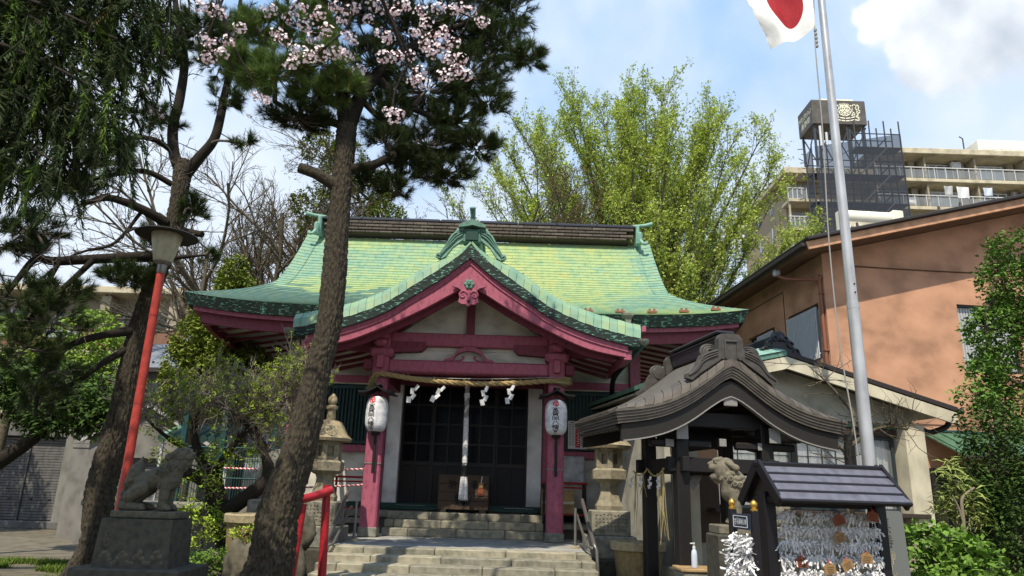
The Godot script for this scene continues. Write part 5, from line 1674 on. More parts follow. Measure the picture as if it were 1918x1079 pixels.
func racks() -> void:
	var knot := knot_mesh()
	var K: Vector3 = Vector3(2.96,1.34,-7.00)
	K.y = 0.0
	var T := thing("wish_rack", "roofed black rack hung with white fortune papers and wooden plaques", "rack", K, "", 0.17, false)
	for sx in [-1, 1]:
		box1("post", Vector3(sx * 0.56, 0.85, 0), Vector3(0.115, 1.70, 0.13), M.rack_black, T, 0.01)
		var gb := Sh.new()
		for q in [-1, 1]:
			gb.bar(Vector3(sx * 0.63, 1.955, 0), Vector3(sx * 0.63, 1.60, q * 0.36), 0.035, 0.10, 0.006)
		obj("gable_board", gb, M.rack_black, T)
		var tri := Sh.new()
		tri.extrude(PackedVector2Array([Vector2(-0.28, 0), Vector2(0.28, 0), Vector2(0, 0.26)]), 0.02, Transform3D(Basis(Vector3.UP, PI / 2), Vector3(sx * 0.56, 1.62, 0)))
		obj("gable_infill", tri, M.brown_trim, T)
		box1("cross_bar", Vector3(sx * 0.56, 1.63, 0), Vector3(0.07, 0.06, 0.56), M.rack_black, T)
	for q in [-1, 1]:
		for k in 4:
			var t0 := k / 4.0
			var n := Vector3(0, 0.36, q * 0.345).normalized()
			var mid := Vector3(0, 1.915 - (t0 + 0.125) * 0.31, q * (0.02 + (t0 + 0.125) * 0.355))
			box1("roof_board", mid + n * 0.03, Vector3(1.27, 0.018, 0.098), M.rack_roof, T, 0.004, Basis(Vector3.RIGHT, q * 0.62))
			box1("roof_batten", mid + n * 0.018 + Vector3(0, -0.035, q * 0.046), Vector3(1.28, 0.030, 0.022), M.rack_black, T, 0.003, Basis(Vector3.RIGHT, q * 0.72))
		box1("roof_sheathing", Vector3(0, 1.76, q * 0.185), Vector3(1.24, 0.014, 0.44), M.rack_black, T, 0.0, Basis(Vector3.RIGHT, q * 0.72))
	box1("ridge_cap", Vector3(0, 1.945, 0), Vector3(1.30, 0.05, 0.12), M.rack_black, T, 0.012)
	box1("top_rail", Vector3(0, 1.60, 0), Vector3(1.1, 0.06, 0.05), M.rack_black, T)
	box1("back_board", Vector3(0, 0.93, -0.055), Vector3(1.0, 0.60, 0.015), M.cream, T, 0.0)
	var ts := []
	for r in 8:
		var y := 1.49 - r * 0.125
		tube1("wire", [Vector3(-0.5, y, 0.05), Vector3(0.5, y - 0.01, 0.05)], [0.004], M.steel, T, 5)
		for k in 150:
			if r == 0 and rng.randf() < 0.45: continue
			var p := Vector3(rng.randf_range(-0.49, 0.51), y + rng.randf_range(-0.014, 0.014), 0.05 + rng.randf_range(-0.01, 0.03))
			ts.append(Transform3D(Basis.from_euler(Vector3(ux() * 0.5, ux() * 1.4, ux() * 0.8)).scaled(Vector3.ONE * rng.randf_range(0.65, 1.1)), p))
	scatter("fortune_paper", knot, M.paper, ts, T)
	# plaques
	var pq := [[Vector3(3.03,1.47,-6.90), 0.3, "plaque_red", "dark tilted wooden plaque, upper middle of the paper rack"], [Vector3(3.34,1.51,-6.90), -0.1, "plaque_red", "reddish wooden plaque at the upper right of the paper rack"], [Vector3(3.02,1.32,-6.90), 0.35, "plaque_wood", "small tilted wooden plaque alone in the third row of papers"], [Vector3(2.66,1.10,-6.90), 0.05, "plaque_red", "wooden plaque with dark paint at the rack's lower left"], [Vector3(2.91,1.05,-6.90), 0.1, "plaque_wood", "lowest wooden plaque, middle of the paper rack"], [Vector3(3.07,1.09,-6.90), 0.5, "plaque_wood", "tilted wooden plaque beside the lowest one on the rack"], [Vector3(3.25,1.15,-6.90), -0.08, "plaque_wood", "written wooden plaque at the rack's lower right"]]
	for q in pq:
		var P := thing("wish_plaque", q[3], "plaque", q[0], "wooden plaques on the paper rack")
		var bs := Basis(Vector3.UP, 0.17) * Basis(Vector3.BACK, q[1])
		var s := Sh.new()
		s.extrude(PackedVector2Array([Vector2(-0.058, -0.045), Vector2(0.058, -0.045), Vector2(0.058, 0.025), Vector2(0, 0.055), Vector2(-0.058, 0.025)]), 0.008, Transform3D(bs, q[0] + bs * Vector3(0, 0, 0.05)))
		obj("board", s, M[q[2]], P)
		tube1("cord", [q[0] + bs * Vector3(-0.006, 0.04, 0.056), q[0] + Vector3(0, 0.085, 0.05), q[0] + bs * Vector3(0.006, 0.04, 0.056)], [0.003], M.ink_red, P, 4)
		var w := Sh.new()
		for k in 4:
			w.box(q[0] + bs * Vector3(ux() * 0.006, 0.012 - k * 0.015, 0.055), Vector3(rng.randf_range(0.05, 0.085), 0.0035, 0.001), 0.0, bs)
		obj("writing", w, M.ink, P)
	# the small rack with gilt knobs
	var a: Vector3 = Vector3(2.04,1.54,-6.75)
	var b: Vector3 = Vector3(2.17,1.53,-6.55)
	var S := thing("paper_rack", "small black rack with two gilt knobs and a heap of white papers", "rack", Vector3((a.x + b.x) / 2, 0, (a.z + b.z) / 2))
	for q in [a, b]:
		box1("post", Vector3(q.x, q.y / 2, q.z), Vector3(0.062, q.y, 0.062), M.rack_black, S, 0.006)
		var s := Sh.new()
		s.lathe([Vector2(0.032, 0.0), Vector2(0.033, 0.015), Vector2(0.018, 0.02), Vector2(0.022, 0.03), Vector2(0.03, 0.045), Vector2(0.031, 0.06), Vector2(0.022, 0.078), Vector2(0.008, 0.088), Vector2(0.001, 0.092)], 14, Transform3D(Basis(), q))
		obj("knob", s, M.gold, S)
	var dx := (b - a).normalized()
	var mid := (a + b) * 0.5
	var bs := Basis(dx, Vector3.UP, dx.cross(Vector3.UP))
	var sg := box1("sign_board", mid + Vector3(0, -0.10, 0) + bs.z * 0.02, Vector3(0.20, 0.13, 0.02), M.navy, S, 0.004, bs)
	var fr := Sh.new()
	for sy in [-1, 1]:
		fr.box(mid + bs * Vector3(-0.01, -0.10 + sy * 0.046, 0.032), Vector3(0.15, 0.006, 0.004), 0.0, bs)
		fr.box(mid + bs * Vector3(-0.01 + sy * 0.074, -0.10, 0.032), Vector3(0.006, 0.092, 0.004), 0.0, bs)
	obj("sign_frame", fr, M.box_white, sg)
	var wr := Sh.new()
	var order := ["miya", "naga", "go", "nou", "rei", "hou"]
	for k in 6:
		write(wr, order[k], 0.10, func(p: Vector2) -> Vector3: return mid + bs * Vector3(-0.075 + k * 0.022 + p.x * 0.020, -0.125 + p.y * 0.05, 0.033))
	obj("lettering", wr, M.box_white, sg)
	var t2 := []
	for r in 12:
		var y := a.y - 0.26 - r * 0.062
		if r % 3 == 0:
			tube1("wire", [Vector3(a.x, y, a.z), Vector3(b.x, y, b.z)], [0.004], M.steel, S, 5)
		for k in 34:
			var t := rng.randf_range(-0.08, 0.90)
			var p := a.lerp(b, t)
			p.y = y + ux() * 0.03
			p += bs.z * (0.015 + rng.randf() * 0.05 + 0.02 * sin(r * 2.0)) 
			t2.append(Transform3D(Basis.from_euler(Vector3(ux() * 1.2, ux() * 1.6, ux() * 1.6)).scaled(Vector3.ONE * rng.randf_range(0.7, 1.2)), p))
	scatter("fortune_paper", knot, M.paper, t2, S)
	# carved stone slab at the right of the rack
	var D := thing("stone_slab", "upright grey stone slab with carved writing behind the plaque rack", "stone slab", Vector3(4.00,0.94,-7.70))
	var p0: Vector3 = Vector3(3.87,1.56,-7.70)
	var p1: Vector3 = Vector3(4.07,1.56,-7.70)
	var p2: Vector3 = Vector3(4.09,0.84,-7.70)
	var p3: Vector3 = Vector3(3.72,0.83,-7.70)
	var sl := Sh.new()
	sl.extrude(PackedVector2Array([Vector2(p0.x - 0.05, p0.y), Vector2(p1.x - 0.02, p1.y), Vector2(p1.x, p1.y - 0.03), Vector2(p2.x, p2.y), Vector2(p2.x + 0.03, 0), Vector2(p3.x, 0), Vector2(p3.x, p3.y)]), 0.16, Transform3D(Basis(), Vector3(0, 0, -7.78)))
	obj("slab", sl, M.slab_grey, D)
	var g4 := [["naga", Vector3(3.89,1.41,-7.69), "plinth_dark"], ["kotobuki", Vector3(3.90,1.27,-7.69), "plinth_dark"], ["go", Vector3(3.90,1.11,-7.69), "granite_pale"], ["rei", Vector3(3.90,0.99,-7.69), "granite_pale"]]
	for q in g4:
		var s := Sh.new()
		write(s, q[0], 0.08, func(p: Vector2) -> Vector3: return Vector3(q[1].x + (p.x - 0.5) * 0.10, q[1].y + (p.y - 0.5) * 0.13, -7.697))
		obj("character", s, M[q[2]], D)

# ---------------------------------------------------------------- buildings on the right
func right_buildings() -> void:
	var base := Vector3(8.60, 0, -19.0)
	var T := thing("orange_hall", "two-storey hall with plain orange rendered walls and a sloping dark roof", "building", base, "", 0.098, false)
	var W := 9.0
	var D := 9.6
	var h0 := 8.33
	var sl := 0.265
	# front wall with an opening for its window, as pieces round it
	var fw := Sh.new()
	fw.extrude(PackedVector2Array([Vector2(0, 0), Vector2(3.85, 0), Vector2(3.85, h0 + 3.85 * sl), Vector2(0, h0)]), 0.24, Transform3D(Basis(), Vector3(0, 0, -0.12)))
	fw.extrude(PackedVector2Array([Vector2(3.85, 0), Vector2(5.55, 0), Vector2(5.55, 5.2), Vector2(3.85, 5.2)]), 0.24, Transform3D(Basis(), Vector3(0, 0, -0.12)))
	fw.extrude(PackedVector2Array([Vector2(3.85, 7.1), Vector2(5.55, 7.1), Vector2(5.55, h0 + 5.55 * sl), Vector2(3.85, h0 + 3.85 * sl)]), 0.24, Transform3D(Basis(), Vector3(0, 0, -0.12)))
	fw.extrude(PackedVector2Array([Vector2(5.55, 0), Vector2(W, 0), Vector2(W, h0 + W * sl), Vector2(5.55, h0 + 5.55 * sl)]), 0.24, Transform3D(Basis(), Vector3(0, 0, -0.12)))
	obj("front_wall", fw, M.orange, T)
	var cuts := [[2.16, 0.40, 5.45, 7.02], [5.06, 3.09, 6.25, 6.94]]     # far edge, near edge, sill, head
	var lw := Sh.new()
	var zs := [0.24, 0.40, 2.16, 3.09, 5.06, D]
	for k in 5:
		var a: float = zs[k]
		var b: float = zs[k + 1]
		var cut = cuts[0] if k == 1 else cuts[1] if k == 3 else null
		if cut == null:
			lw.box(Vector3(0.12, h0 / 2, -(a + b) / 2), Vector3(0.24, h0, b - a))
		else:
			lw.box(Vector3(0.12, cut[2] / 2, -(a + b) / 2), Vector3(0.24, cut[2], b - a))
			lw.box(Vector3(0.12, (h0 + cut[3]) / 2, -(a + b) / 2), Vector3(0.24, h0 - cut[3], b - a))
	lw.box(Vector3(W - 0.1, h0 / 2 + 1, -D / 2), Vector3(0.2, h0 + 2, D - 0.5))
	lw.box(Vector3(W / 2, h0 / 2, -D + 0.1), Vector3(W - 0.5, h0, 0.2))
	obj("side_wall", lw, M.orange, T)
	for k in 2:
		var c = cuts[k]
		var zc: float = -(c[0] + c[1]) / 2
		var wz: float = c[0] - c[1]
		var hh: float = c[3] - c[2]
		var yc: float = (c[2] + c[3]) / 2
		var w := box1("window", Vector3(0.20, yc, zc), Vector3(0.04, hh, wz), M.far_glass_pale, T, 0.0)
		var fr := Sh.new()
		for q in [-1, 0, 1]:
			fr.box(Vector3(0.15, yc, zc + q * (wz / 2 - 0.03)), Vector3(0.06, hh - 0.002, 0.06), 0.005)
		for q in [-1, 1]:
			fr.box(Vector3(0.151, yc + q * (hh / 2 - 0.03), zc), Vector3(0.058, 0.06, wz - 0.004), 0.005)
		obj("window_frame", fr, M.window_frame, w)
		var near: float = -c[1] - 0.02
		var bars := 21 if k == 0 else 12
		var span: float = wz if k == 0 else wz * 0.58
		for j in bars:
			box1("grille_bar", Vector3(-0.06, yc - 0.05, near - span * (j + 0.5) / bars), Vector3(0.03, hh - 0.12, 0.035), M.grille, w, 0.004)
		for q in [-1, 1]:
			box1("grille_rail", Vector3(-0.04, yc + q * (hh / 2 - 0.14), near - span / 2), Vector3(0.025, 0.04, span), M.grille, w, 0.004)
	var fwn := box1("window", Vector3(4.70, 6.15, -0.16), Vector3(1.7, 1.9, 0.03), M.far_glass_pale, T, 0.0)
	var ff := Sh.new()
	for q in [-0.82, 0.0, 0.82]:
		ff.box(Vector3(4.70 + q, 6.15, -0.10), Vector3(0.06, 1.898, 0.06), 0.005)
	for q in [-0.92, 0.92]:
		ff.box(Vector3(4.70, 6.15 + q, -0.10), Vector3(1.69, 0.06, 0.058), 0.005)
	obj("window_frame", ff, M.window_frame, fwn)
	for k in 18:
		box1("curtain_fold", Vector3(3.98 + k * 0.083, 6.15, -0.135), Vector3(0.06, 1.75, 0.012), M.curtain, fwn, 0.004)
	# roof
	var rf := Sh.new()
	var tilt := atan(sl)
	var rl := (W + 0.9 + 0.3) / cos(tilt)
	var c0 := Vector3(-0.85, h0 - 0.85 * sl, 0)
	var along := Vector3(cos(tilt), sin(tilt), 0)
	var up := Vector3(-sin(tilt), cos(tilt), 0)
	var bs := Basis(along, up, Vector3.BACK)
	rf.box(c0 + along * rl / 2 + up * 0.28 + Vector3(0, 0, (0.95 - D) / 2), Vector3(rl, 0.10, D + 1.1), 0.02, bs)
	obj("roof", rf, M.roof_dark, T)
	var sf := Sh.new()
	sf.box(c0 + along * rl / 2 + up * 0.08 + Vector3(0, 0, (0.80 - D) / 2), Vector3(rl - 0.1, 0.14, D + 0.7), 0.0, bs)
	obj("soffit", sf, M.soffit, T)
	var rk := Sh.new()
	rk.box(c0 + along * rl / 2 + up * 0.105 + Vector3(0, 0, 0.88), Vector3(rl, 0.23, 0.06), 0.008, bs)
	obj("rake_board", rk, M.rake, T)
	box1("eave_gutter", c0 + up * 0.14 + Vector3(-0.06, 0, (0.8 - D) / 2), Vector3(0.12, 0.13, D + 0.9), M.roof_dark, T, 0.03)
	box1("rain_head", c0 + Vector3(0.10, -0.02, -1.2), Vector3(0.18, 0.20, 0.18), M.box_white, T, 0.03)
	tube1("downpipe", smooth([c0 + Vector3(0.10, -0.1, -1.2), c0 + Vector3(0.30, -0.28, -0.9), c0 + Vector3(0.74, -0.52, -0.12), Vector3(-0.07, 7.4, -0.10), Vector3(-0.07, 4.0, -0.10), Vector3(-0.07, 1.0, -0.10)], 5), [0.05], M.downpipe, T, 8)
	for y in [7.2, 5.6, 4.2]:
		box1("pipe_bracket", Vector3(-0.05, y, -0.10), Vector3(0.14, 0.04, 0.14), M.downpipe, T)
	tube1("cable", line(Vector3(0.85, 8.02, 0.02), Vector3(5.6, 8.08, 0.02), 8, 0.02), [0.016], M.orange_joint, T, 5)
	box1("wall_joint", Vector3(-0.006, 7.86, -5.6), Vector3(0.012, 0.03, 6.4), M.orange_joint, T, 0.0)
	box1("wall_joint", Vector3(-0.006, 6.4, -2.36), Vector3(0.012, 3.0, 0.03), M.orange_joint, T, 0.0)
	box1("wall_joint", Vector3(2.8, 3.72, 0.004), Vector3(6.0, 0.035, 0.01), M.orange_joint, T, 0.0)
	for k in 4:
		var q: float = [3.6, 4.3, 6.1, 1.0][k]
		var vc := Sh.new()
		vc.lathe([Vector2(0.10, 0), Vector2(0.09, 0.10), Vector2(0.04, 0.17), Vector2(0.03, 0.26), Vector2(0.001, 0.27)], 8, Transform3D(Basis(), c0 + along * (q + 0.9) + up * 0.33 + Vector3(0, 0, 0.4)))
		obj("roof_vent", vc, M.roof_dark, T)
	# lean-to roof at its foot
	var LT := thing("lean_to", "green ribbed metal lean-to roof against the orange hall's wall", "lean-to", base, "", 0.098, false)
	var ln := Sh.new()
	ln.hexa([Vector3(2.3, 2.83, 1.5), Vector3(7.5, 2.83, 1.5), Vector3(7.5, 3.48, 0.03), Vector3(2.3, 3.48, 0.03), Vector3(2.3, 2.87, 1.5), Vector3(7.5, 2.87, 1.5), Vector3(7.5, 3.52, 0.03), Vector3(2.3, 3.52, 0.03)])
	obj("metal_roof", ln, M.green_roof, LT)
	for k in 14:
		bar1("roof_rib", Vector3(2.4 + k * 0.38, 2.885, 1.5), Vector3(2.4 + k * 0.38, 3.535, 0.04), 0.03, 0.035, M.green_roof, LT, 0.004)
	box1("fascia", Vector3(4.9, 2.80, 1.51), Vector3(5.2, 0.10, 0.03), M.brown_trim, LT)
	box1("flashing", Vector3(4.9, 3.56, 0.05), Vector3(5.2, 0.06, 0.05), M.green_dark, LT)
	for x in [2.45, 4.9, 7.3]:
		box1("post", Vector3(x, 1.4, 1.4), Vector3(0.09, 2.8, 0.09), M.brown_trim, LT)
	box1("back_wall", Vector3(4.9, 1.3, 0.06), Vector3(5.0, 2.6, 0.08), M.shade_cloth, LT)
	# solar water heater on the roof
	var H := thing("solar_heater", "cream rooftop solar water heater on the orange hall", "water heater", base, "", 0.098, false)
	var hx := 1.05
	var hy := 9.50
	var tk := Sh.new()
	tk.tube([Vector3(hx, hy + 0.22, -0.55), Vector3(hx + 0.03, hy + 0.22, -0.55), Vector3(hx + 1.45, hy + 0.24, -0.55), Vector3(hx + 1.5, hy + 0.24, -0.55)], [0.17, 0.21, 0.21, 0.17], 20)
	obj("tank", tk, M.heater_white, H)
	box1("end_plate", Vector3(hx - 0.04, hy + 0.12, -0.55), Vector3(0.06, 0.62, 0.42), M.heater_white, H, 0.02)
	box1("cover", Vector3(hx + 1.66, hy + 0.30, -0.6), Vector3(0.34, 0.36, 0.5), M.heater_white, H, 0.03)
	box1("side_panel", Vector3(hx + 0.75, hy - 0.05, -0.38), Vector3(1.5, 0.16, 0.02), M.cream, H, 0.004)
	for k in 8:
		box1("frame_upright", Vector3(hx + 0.1 + k * 0.19, hy - 0.17, -0.36), Vector3(0.07, 0.18, 0.03), M.heater_white, H, 0.004)
	box1("collector", Vector3(hx + 1.1, hy - 0.22, -0.9), Vector3(2.4, 0.05, 1.3), M.far_glass_pale, H, 0.01, Basis(Vector3.BACK, tilt))
	for x in [hx, hx + 1.4]:
		box1("stand", Vector3(x, hy - 0.33, -0.5), Vector3(0.05, 0.55, 0.05), M.steel, H)

	# ---- shrine office with its cream gable
	var ob := Vector3(4.81, 0, -12.3)
	var O := thing("shrine_office", "cream gabled office with dark-framed curtained windows behind the water pavilion", "building", ob, "", 0.19, false)
	var A := 4.05
	var g := 0.243
	var Y := func(x: float) -> float: return A - absf(x) * g
	var wl := Sh.new()
	wl.extrude(PackedVector2Array([Vector2(-2.0, 2.80), Vector2(2.72, 2.80), Vector2(2.72, Y.call(2.72) - 0.10), Vector2(0, A - 0.10), Vector2(-2.0, Y.call(2.0) - 0.10)]), 0.12, Transform3D(Basis(), Vector3(0, 0, -0.56)))
	obj("gable_wall", wl, M.cream_wall, O)
	box1("inner_wall", Vector3(0.35, 1.4, -3.2), Vector3(4.6, 2.8, 0.1), M.brown_trim, O, 0.0)
	box1("side_wall", Vector3(2.62, 1.5, -2.3), Vector3(0.12, 3.0, 3.4), M.cream_wall, O, 0.0)
	box1("side_wall", Vector3(-2.0, 1.5, -2.3), Vector3(0.12, 3.0, 3.4), M.cream_wall, O, 0.0)
	box1("corner_post", Vector3(2.51, 1.52, -0.40), Vector3(0.40, 3.0, 0.44), M.cream, O, 0.01)
	box1("post_edge", Vector3(2.735, 1.45, -0.36), Vector3(0.045, 2.9, 0.2), M.brown_trim, O)
	for x in [-1.97, -1.72]:
		box1("wall_panel", Vector3(x, 1.42, -0.30), Vector3(0.17 if x < -1.8 else 0.25, 2.5, 0.04), M.cream, O, 0.005)
	box1("panel_post", Vector3(-1.865, 1.42, -0.27), Vector3(0.05, 2.7, 0.10), M.brown_trim, O)
	box1("side_panel", Vector3(-1.40, 1.9, -0.42), Vector3(0.42, 1.9, 0.05), M.old_wood, O, 0.005)
	box1("lintel", Vector3(0.35, 2.86, -0.46), Vector3(4.6, 0.12, 0.14), M.brown_trim, O)
	box1("lintel_rail", Vector3(0.6, 2.96, -0.42), Vector3(4.2, 0.05, 0.10), M.green_roof, O)
	box1("lintel_rail", Vector3(0.6, 3.06, -0.44), Vector3(4.2, 0.04, 0.08), M.cream_wall, O)
	box1("sill", Vector3(0.6, 1.46, -0.30), Vector3(4.0, 0.07, 0.34), M.brown_trim, O)
	box1("apron_wall", Vector3(0.35, 0.71, -0.50), Vector3(4.6, 1.42, 0.12), M.cream_wall, O, 0.0)
	for k in 3:
		var x0: float = [-1.12, 0.28, 1.42][k]
		var x1: float = [0.22, 1.36, 2.26][k]
		var w := Sh.new()
		w.box(Vector3(x0 + 0.03, 2.15, -0.47), Vector3(0.06, 1.30, 0.07), 0.006)
		w.box(Vector3(x1 - 0.03, 2.15, -0.47), Vector3(0.06, 1.30, 0.07), 0.006)
		w.box(Vector3((x0 + x1) / 2, 2.77, -0.47), Vector3(x1 - x0 - 0.122, 0.06, 0.066), 0.006)
		w.box(Vector3((x0 + x1) / 2, 1.53, -0.47), Vector3(x1 - x0 - 0.122, 0.06, 0.066), 0.006)
		var win := obj("window", w, M.window_frame, O)
		box1("pane", Vector3((x0 + x1) / 2, 2.15, -0.47), Vector3(x1 - x0 - 0.12, 1.18, 0.006), M.pane, win, 0.0)
		if k < 2:
			for j in 3:
				box1("muntin", Vector3(lerpf(x0, x1, (j + 1) / 4.0), 2.15, -0.465), Vector3(0.014, 1.18, 0.02), M.window_frame, win, 0.0)
			for j in 3:
				box1("muntin", Vector3((x0 + x1) / 2, 1.86 + j * 0.27, -0.463), Vector3(x1 - x0 - 0.12, 0.014, 0.018), M.window_frame, win, 0.0)
			box1("paper_screen", Vector3((x0 + x1) / 2, 2.15, -0.58), Vector3(x1 - x0, 1.2, 0.02), M.curtain, win, 0.0)
		else:
			for j in 13:
				box1("curtain_fold", Vector3(x0 + 0.08 + j * 0.058, 2.15, -0.60 + 0.012 * (j % 2)), Vector3(0.055, 1.2, 0.03), M.curtain, win, 0.012)
	for q in [[0.25, 2.15], [1.39, 2.15]]:
		box1("window_post", Vector3(q[0], q[1], -0.45), Vector3(0.10, 1.36, 0.10), M.dark_wood, O)
	for k in 4:
		box1("room_shelf", Vector3(1.9, 1.6 + 0.3 * k, -1.6), Vector3(0.9, 0.03, 0.3), M.old_wood, O)
	# roof: slopes, cream rake boards, strip of copper on the verge, ridge and ornament
	for sx in [-1, 1]:
		var lim := 3.3 if sx > 0 else 2.25
		var r := Sh.new()
		var p := []
		for dy in [0.02, 0.10]:
			p.append(Vector3(0, A + dy, 0.0)); p.append(Vector3(sx * lim, Y.call(lim) + dy, 0.0)); p.append(Vector3(sx * lim, Y.call(lim) + dy, -4.4)); p.append(Vector3(0, A + dy, -4.4))
		r.hexa(p)
		obj("roof", r, M.copper_mid if sx < 0 else M.roof_dark, O)
		var s := Sh.new()
		p = []
		for dy in [-0.21, 0.0]:
			p.append(Vector3(0, A + dy - 0.0, -0.01)); p.append(Vector3(sx * (lim - 0.02), Y.call(lim) + dy, -0.01)); p.append(Vector3(sx * (lim - 0.02), Y.call(lim) + dy, -0.06)); p.append(Vector3(0, A + dy, -0.06))
		s.hexa(p)
		obj("rake_board", s, M.cream, O)
		var u := Sh.new()
		p = []
		for dy in [-0.05, -0.01]:
			p.append(Vector3(0, A + dy, -0.065)); p.append(Vector3(sx * (lim - 0.05), Y.call(lim) + dy, -0.065)); p.append(Vector3(sx * (lim - 0.05), Y.call(lim) + dy, -4.3)); p.append(Vector3(0, A + dy, -4.3))
		u.hexa(p)
		obj("soffit", u, M.cream_wall, O)
	for k in 9:
		var a := -0.02 - k * 0.25
		var s := Sh.new()
		s.quad_out(Vector3(a, Y.call(a) + 0.11, 0.02), Vector3(a - 0.245, Y.call(a - 0.245) + 0.11, 0.02), Vector3(a - 0.36, Y.call(a - 0.36) + 0.27, -0.40), Vector3(a - 0.12, Y.call(a - 0.12) + 0.27, -0.40), Vector3(0, 2, -2))
		obj("verge_sheet", s, M.copper_pale, O)
	box1("ridge", Vector3(0.0, A + 0.27, -2.35), Vector3(0.24, 0.30, 4.1), M.ridge_black, O, 0.03)
	var oc: Vector3 = Vector3(0.02, A + 0.12, -0.28)
	var orn := Sh.new()
	orn.extrude(PackedVector2Array([Vector2(-0.42, -0.06), Vector2(-0.34, 0.07), Vector2(-0.25, 0.10), Vector2(-0.22, 0.21), Vector2(-0.12, 0.26), Vector2(-0.09, 0.35), Vector2(0.0, 0.385), Vector2(0.09, 0.35), Vector2(0.12, 0.26), Vector2(0.22, 0.21), Vector2(0.25, 0.10), Vector2(0.34, 0.07), Vector2(0.42, -0.06), Vector2(0.2, 0.0), Vector2(-0.2, 0.0)]), 0.12, Transform3D(Basis(), oc))
	for sx in [-1, 1]:
		for q in [[0.30, 0.02, 0.05], [0.20, 0.14, 0.055], [0.10, 0.24, 0.045]]:
			var p := []
			for e in 9:
				var a := e * 0.72
				p.append(oc + Vector3(sx * (q[0] + cos(a) * q[2]), q[1] + sin(a) * q[2], 0.07))
			orn.tube(p, [0.018], 6)
	orn.lathe([Vector2(0.001, 0.10), Vector2(0.05, 0.09), Vector2(0.075, 0.06), Vector2(0.08, 0.0)], 12, Transform3D(Basis(Vector3.RIGHT, PI / 2), oc + Vector3(0, 0.25, 0)))
	obj("ridge_ornament", orn, M.ridge_black, O)
	var gt := Sh.new()
	gt.bar(Vector3(3.34, Y.call(3.3) + 0.03, 0.05), Vector3(3.34, Y.call(3.3) + 0.02, -4.3), 0.12, 0.09, 0.02)
	gt.tube(smooth([Vector3(3.30, Y.call(3.3) - 0.02, -0.2), Vector3(3.24, Y.call(3.3) - 0.22, -0.25), Vector3(2.95, Y.call(3.3) - 0.34, -0.32), Vector3(2.76, Y.call(3.3) - 0.40, -0.36), Vector3(2.80, 1.5, -0.36), Vector3(2.80, 0.1, -0.36)], 4), [0.05], 8)
	obj("gutter", gt, M.black_iron, O)

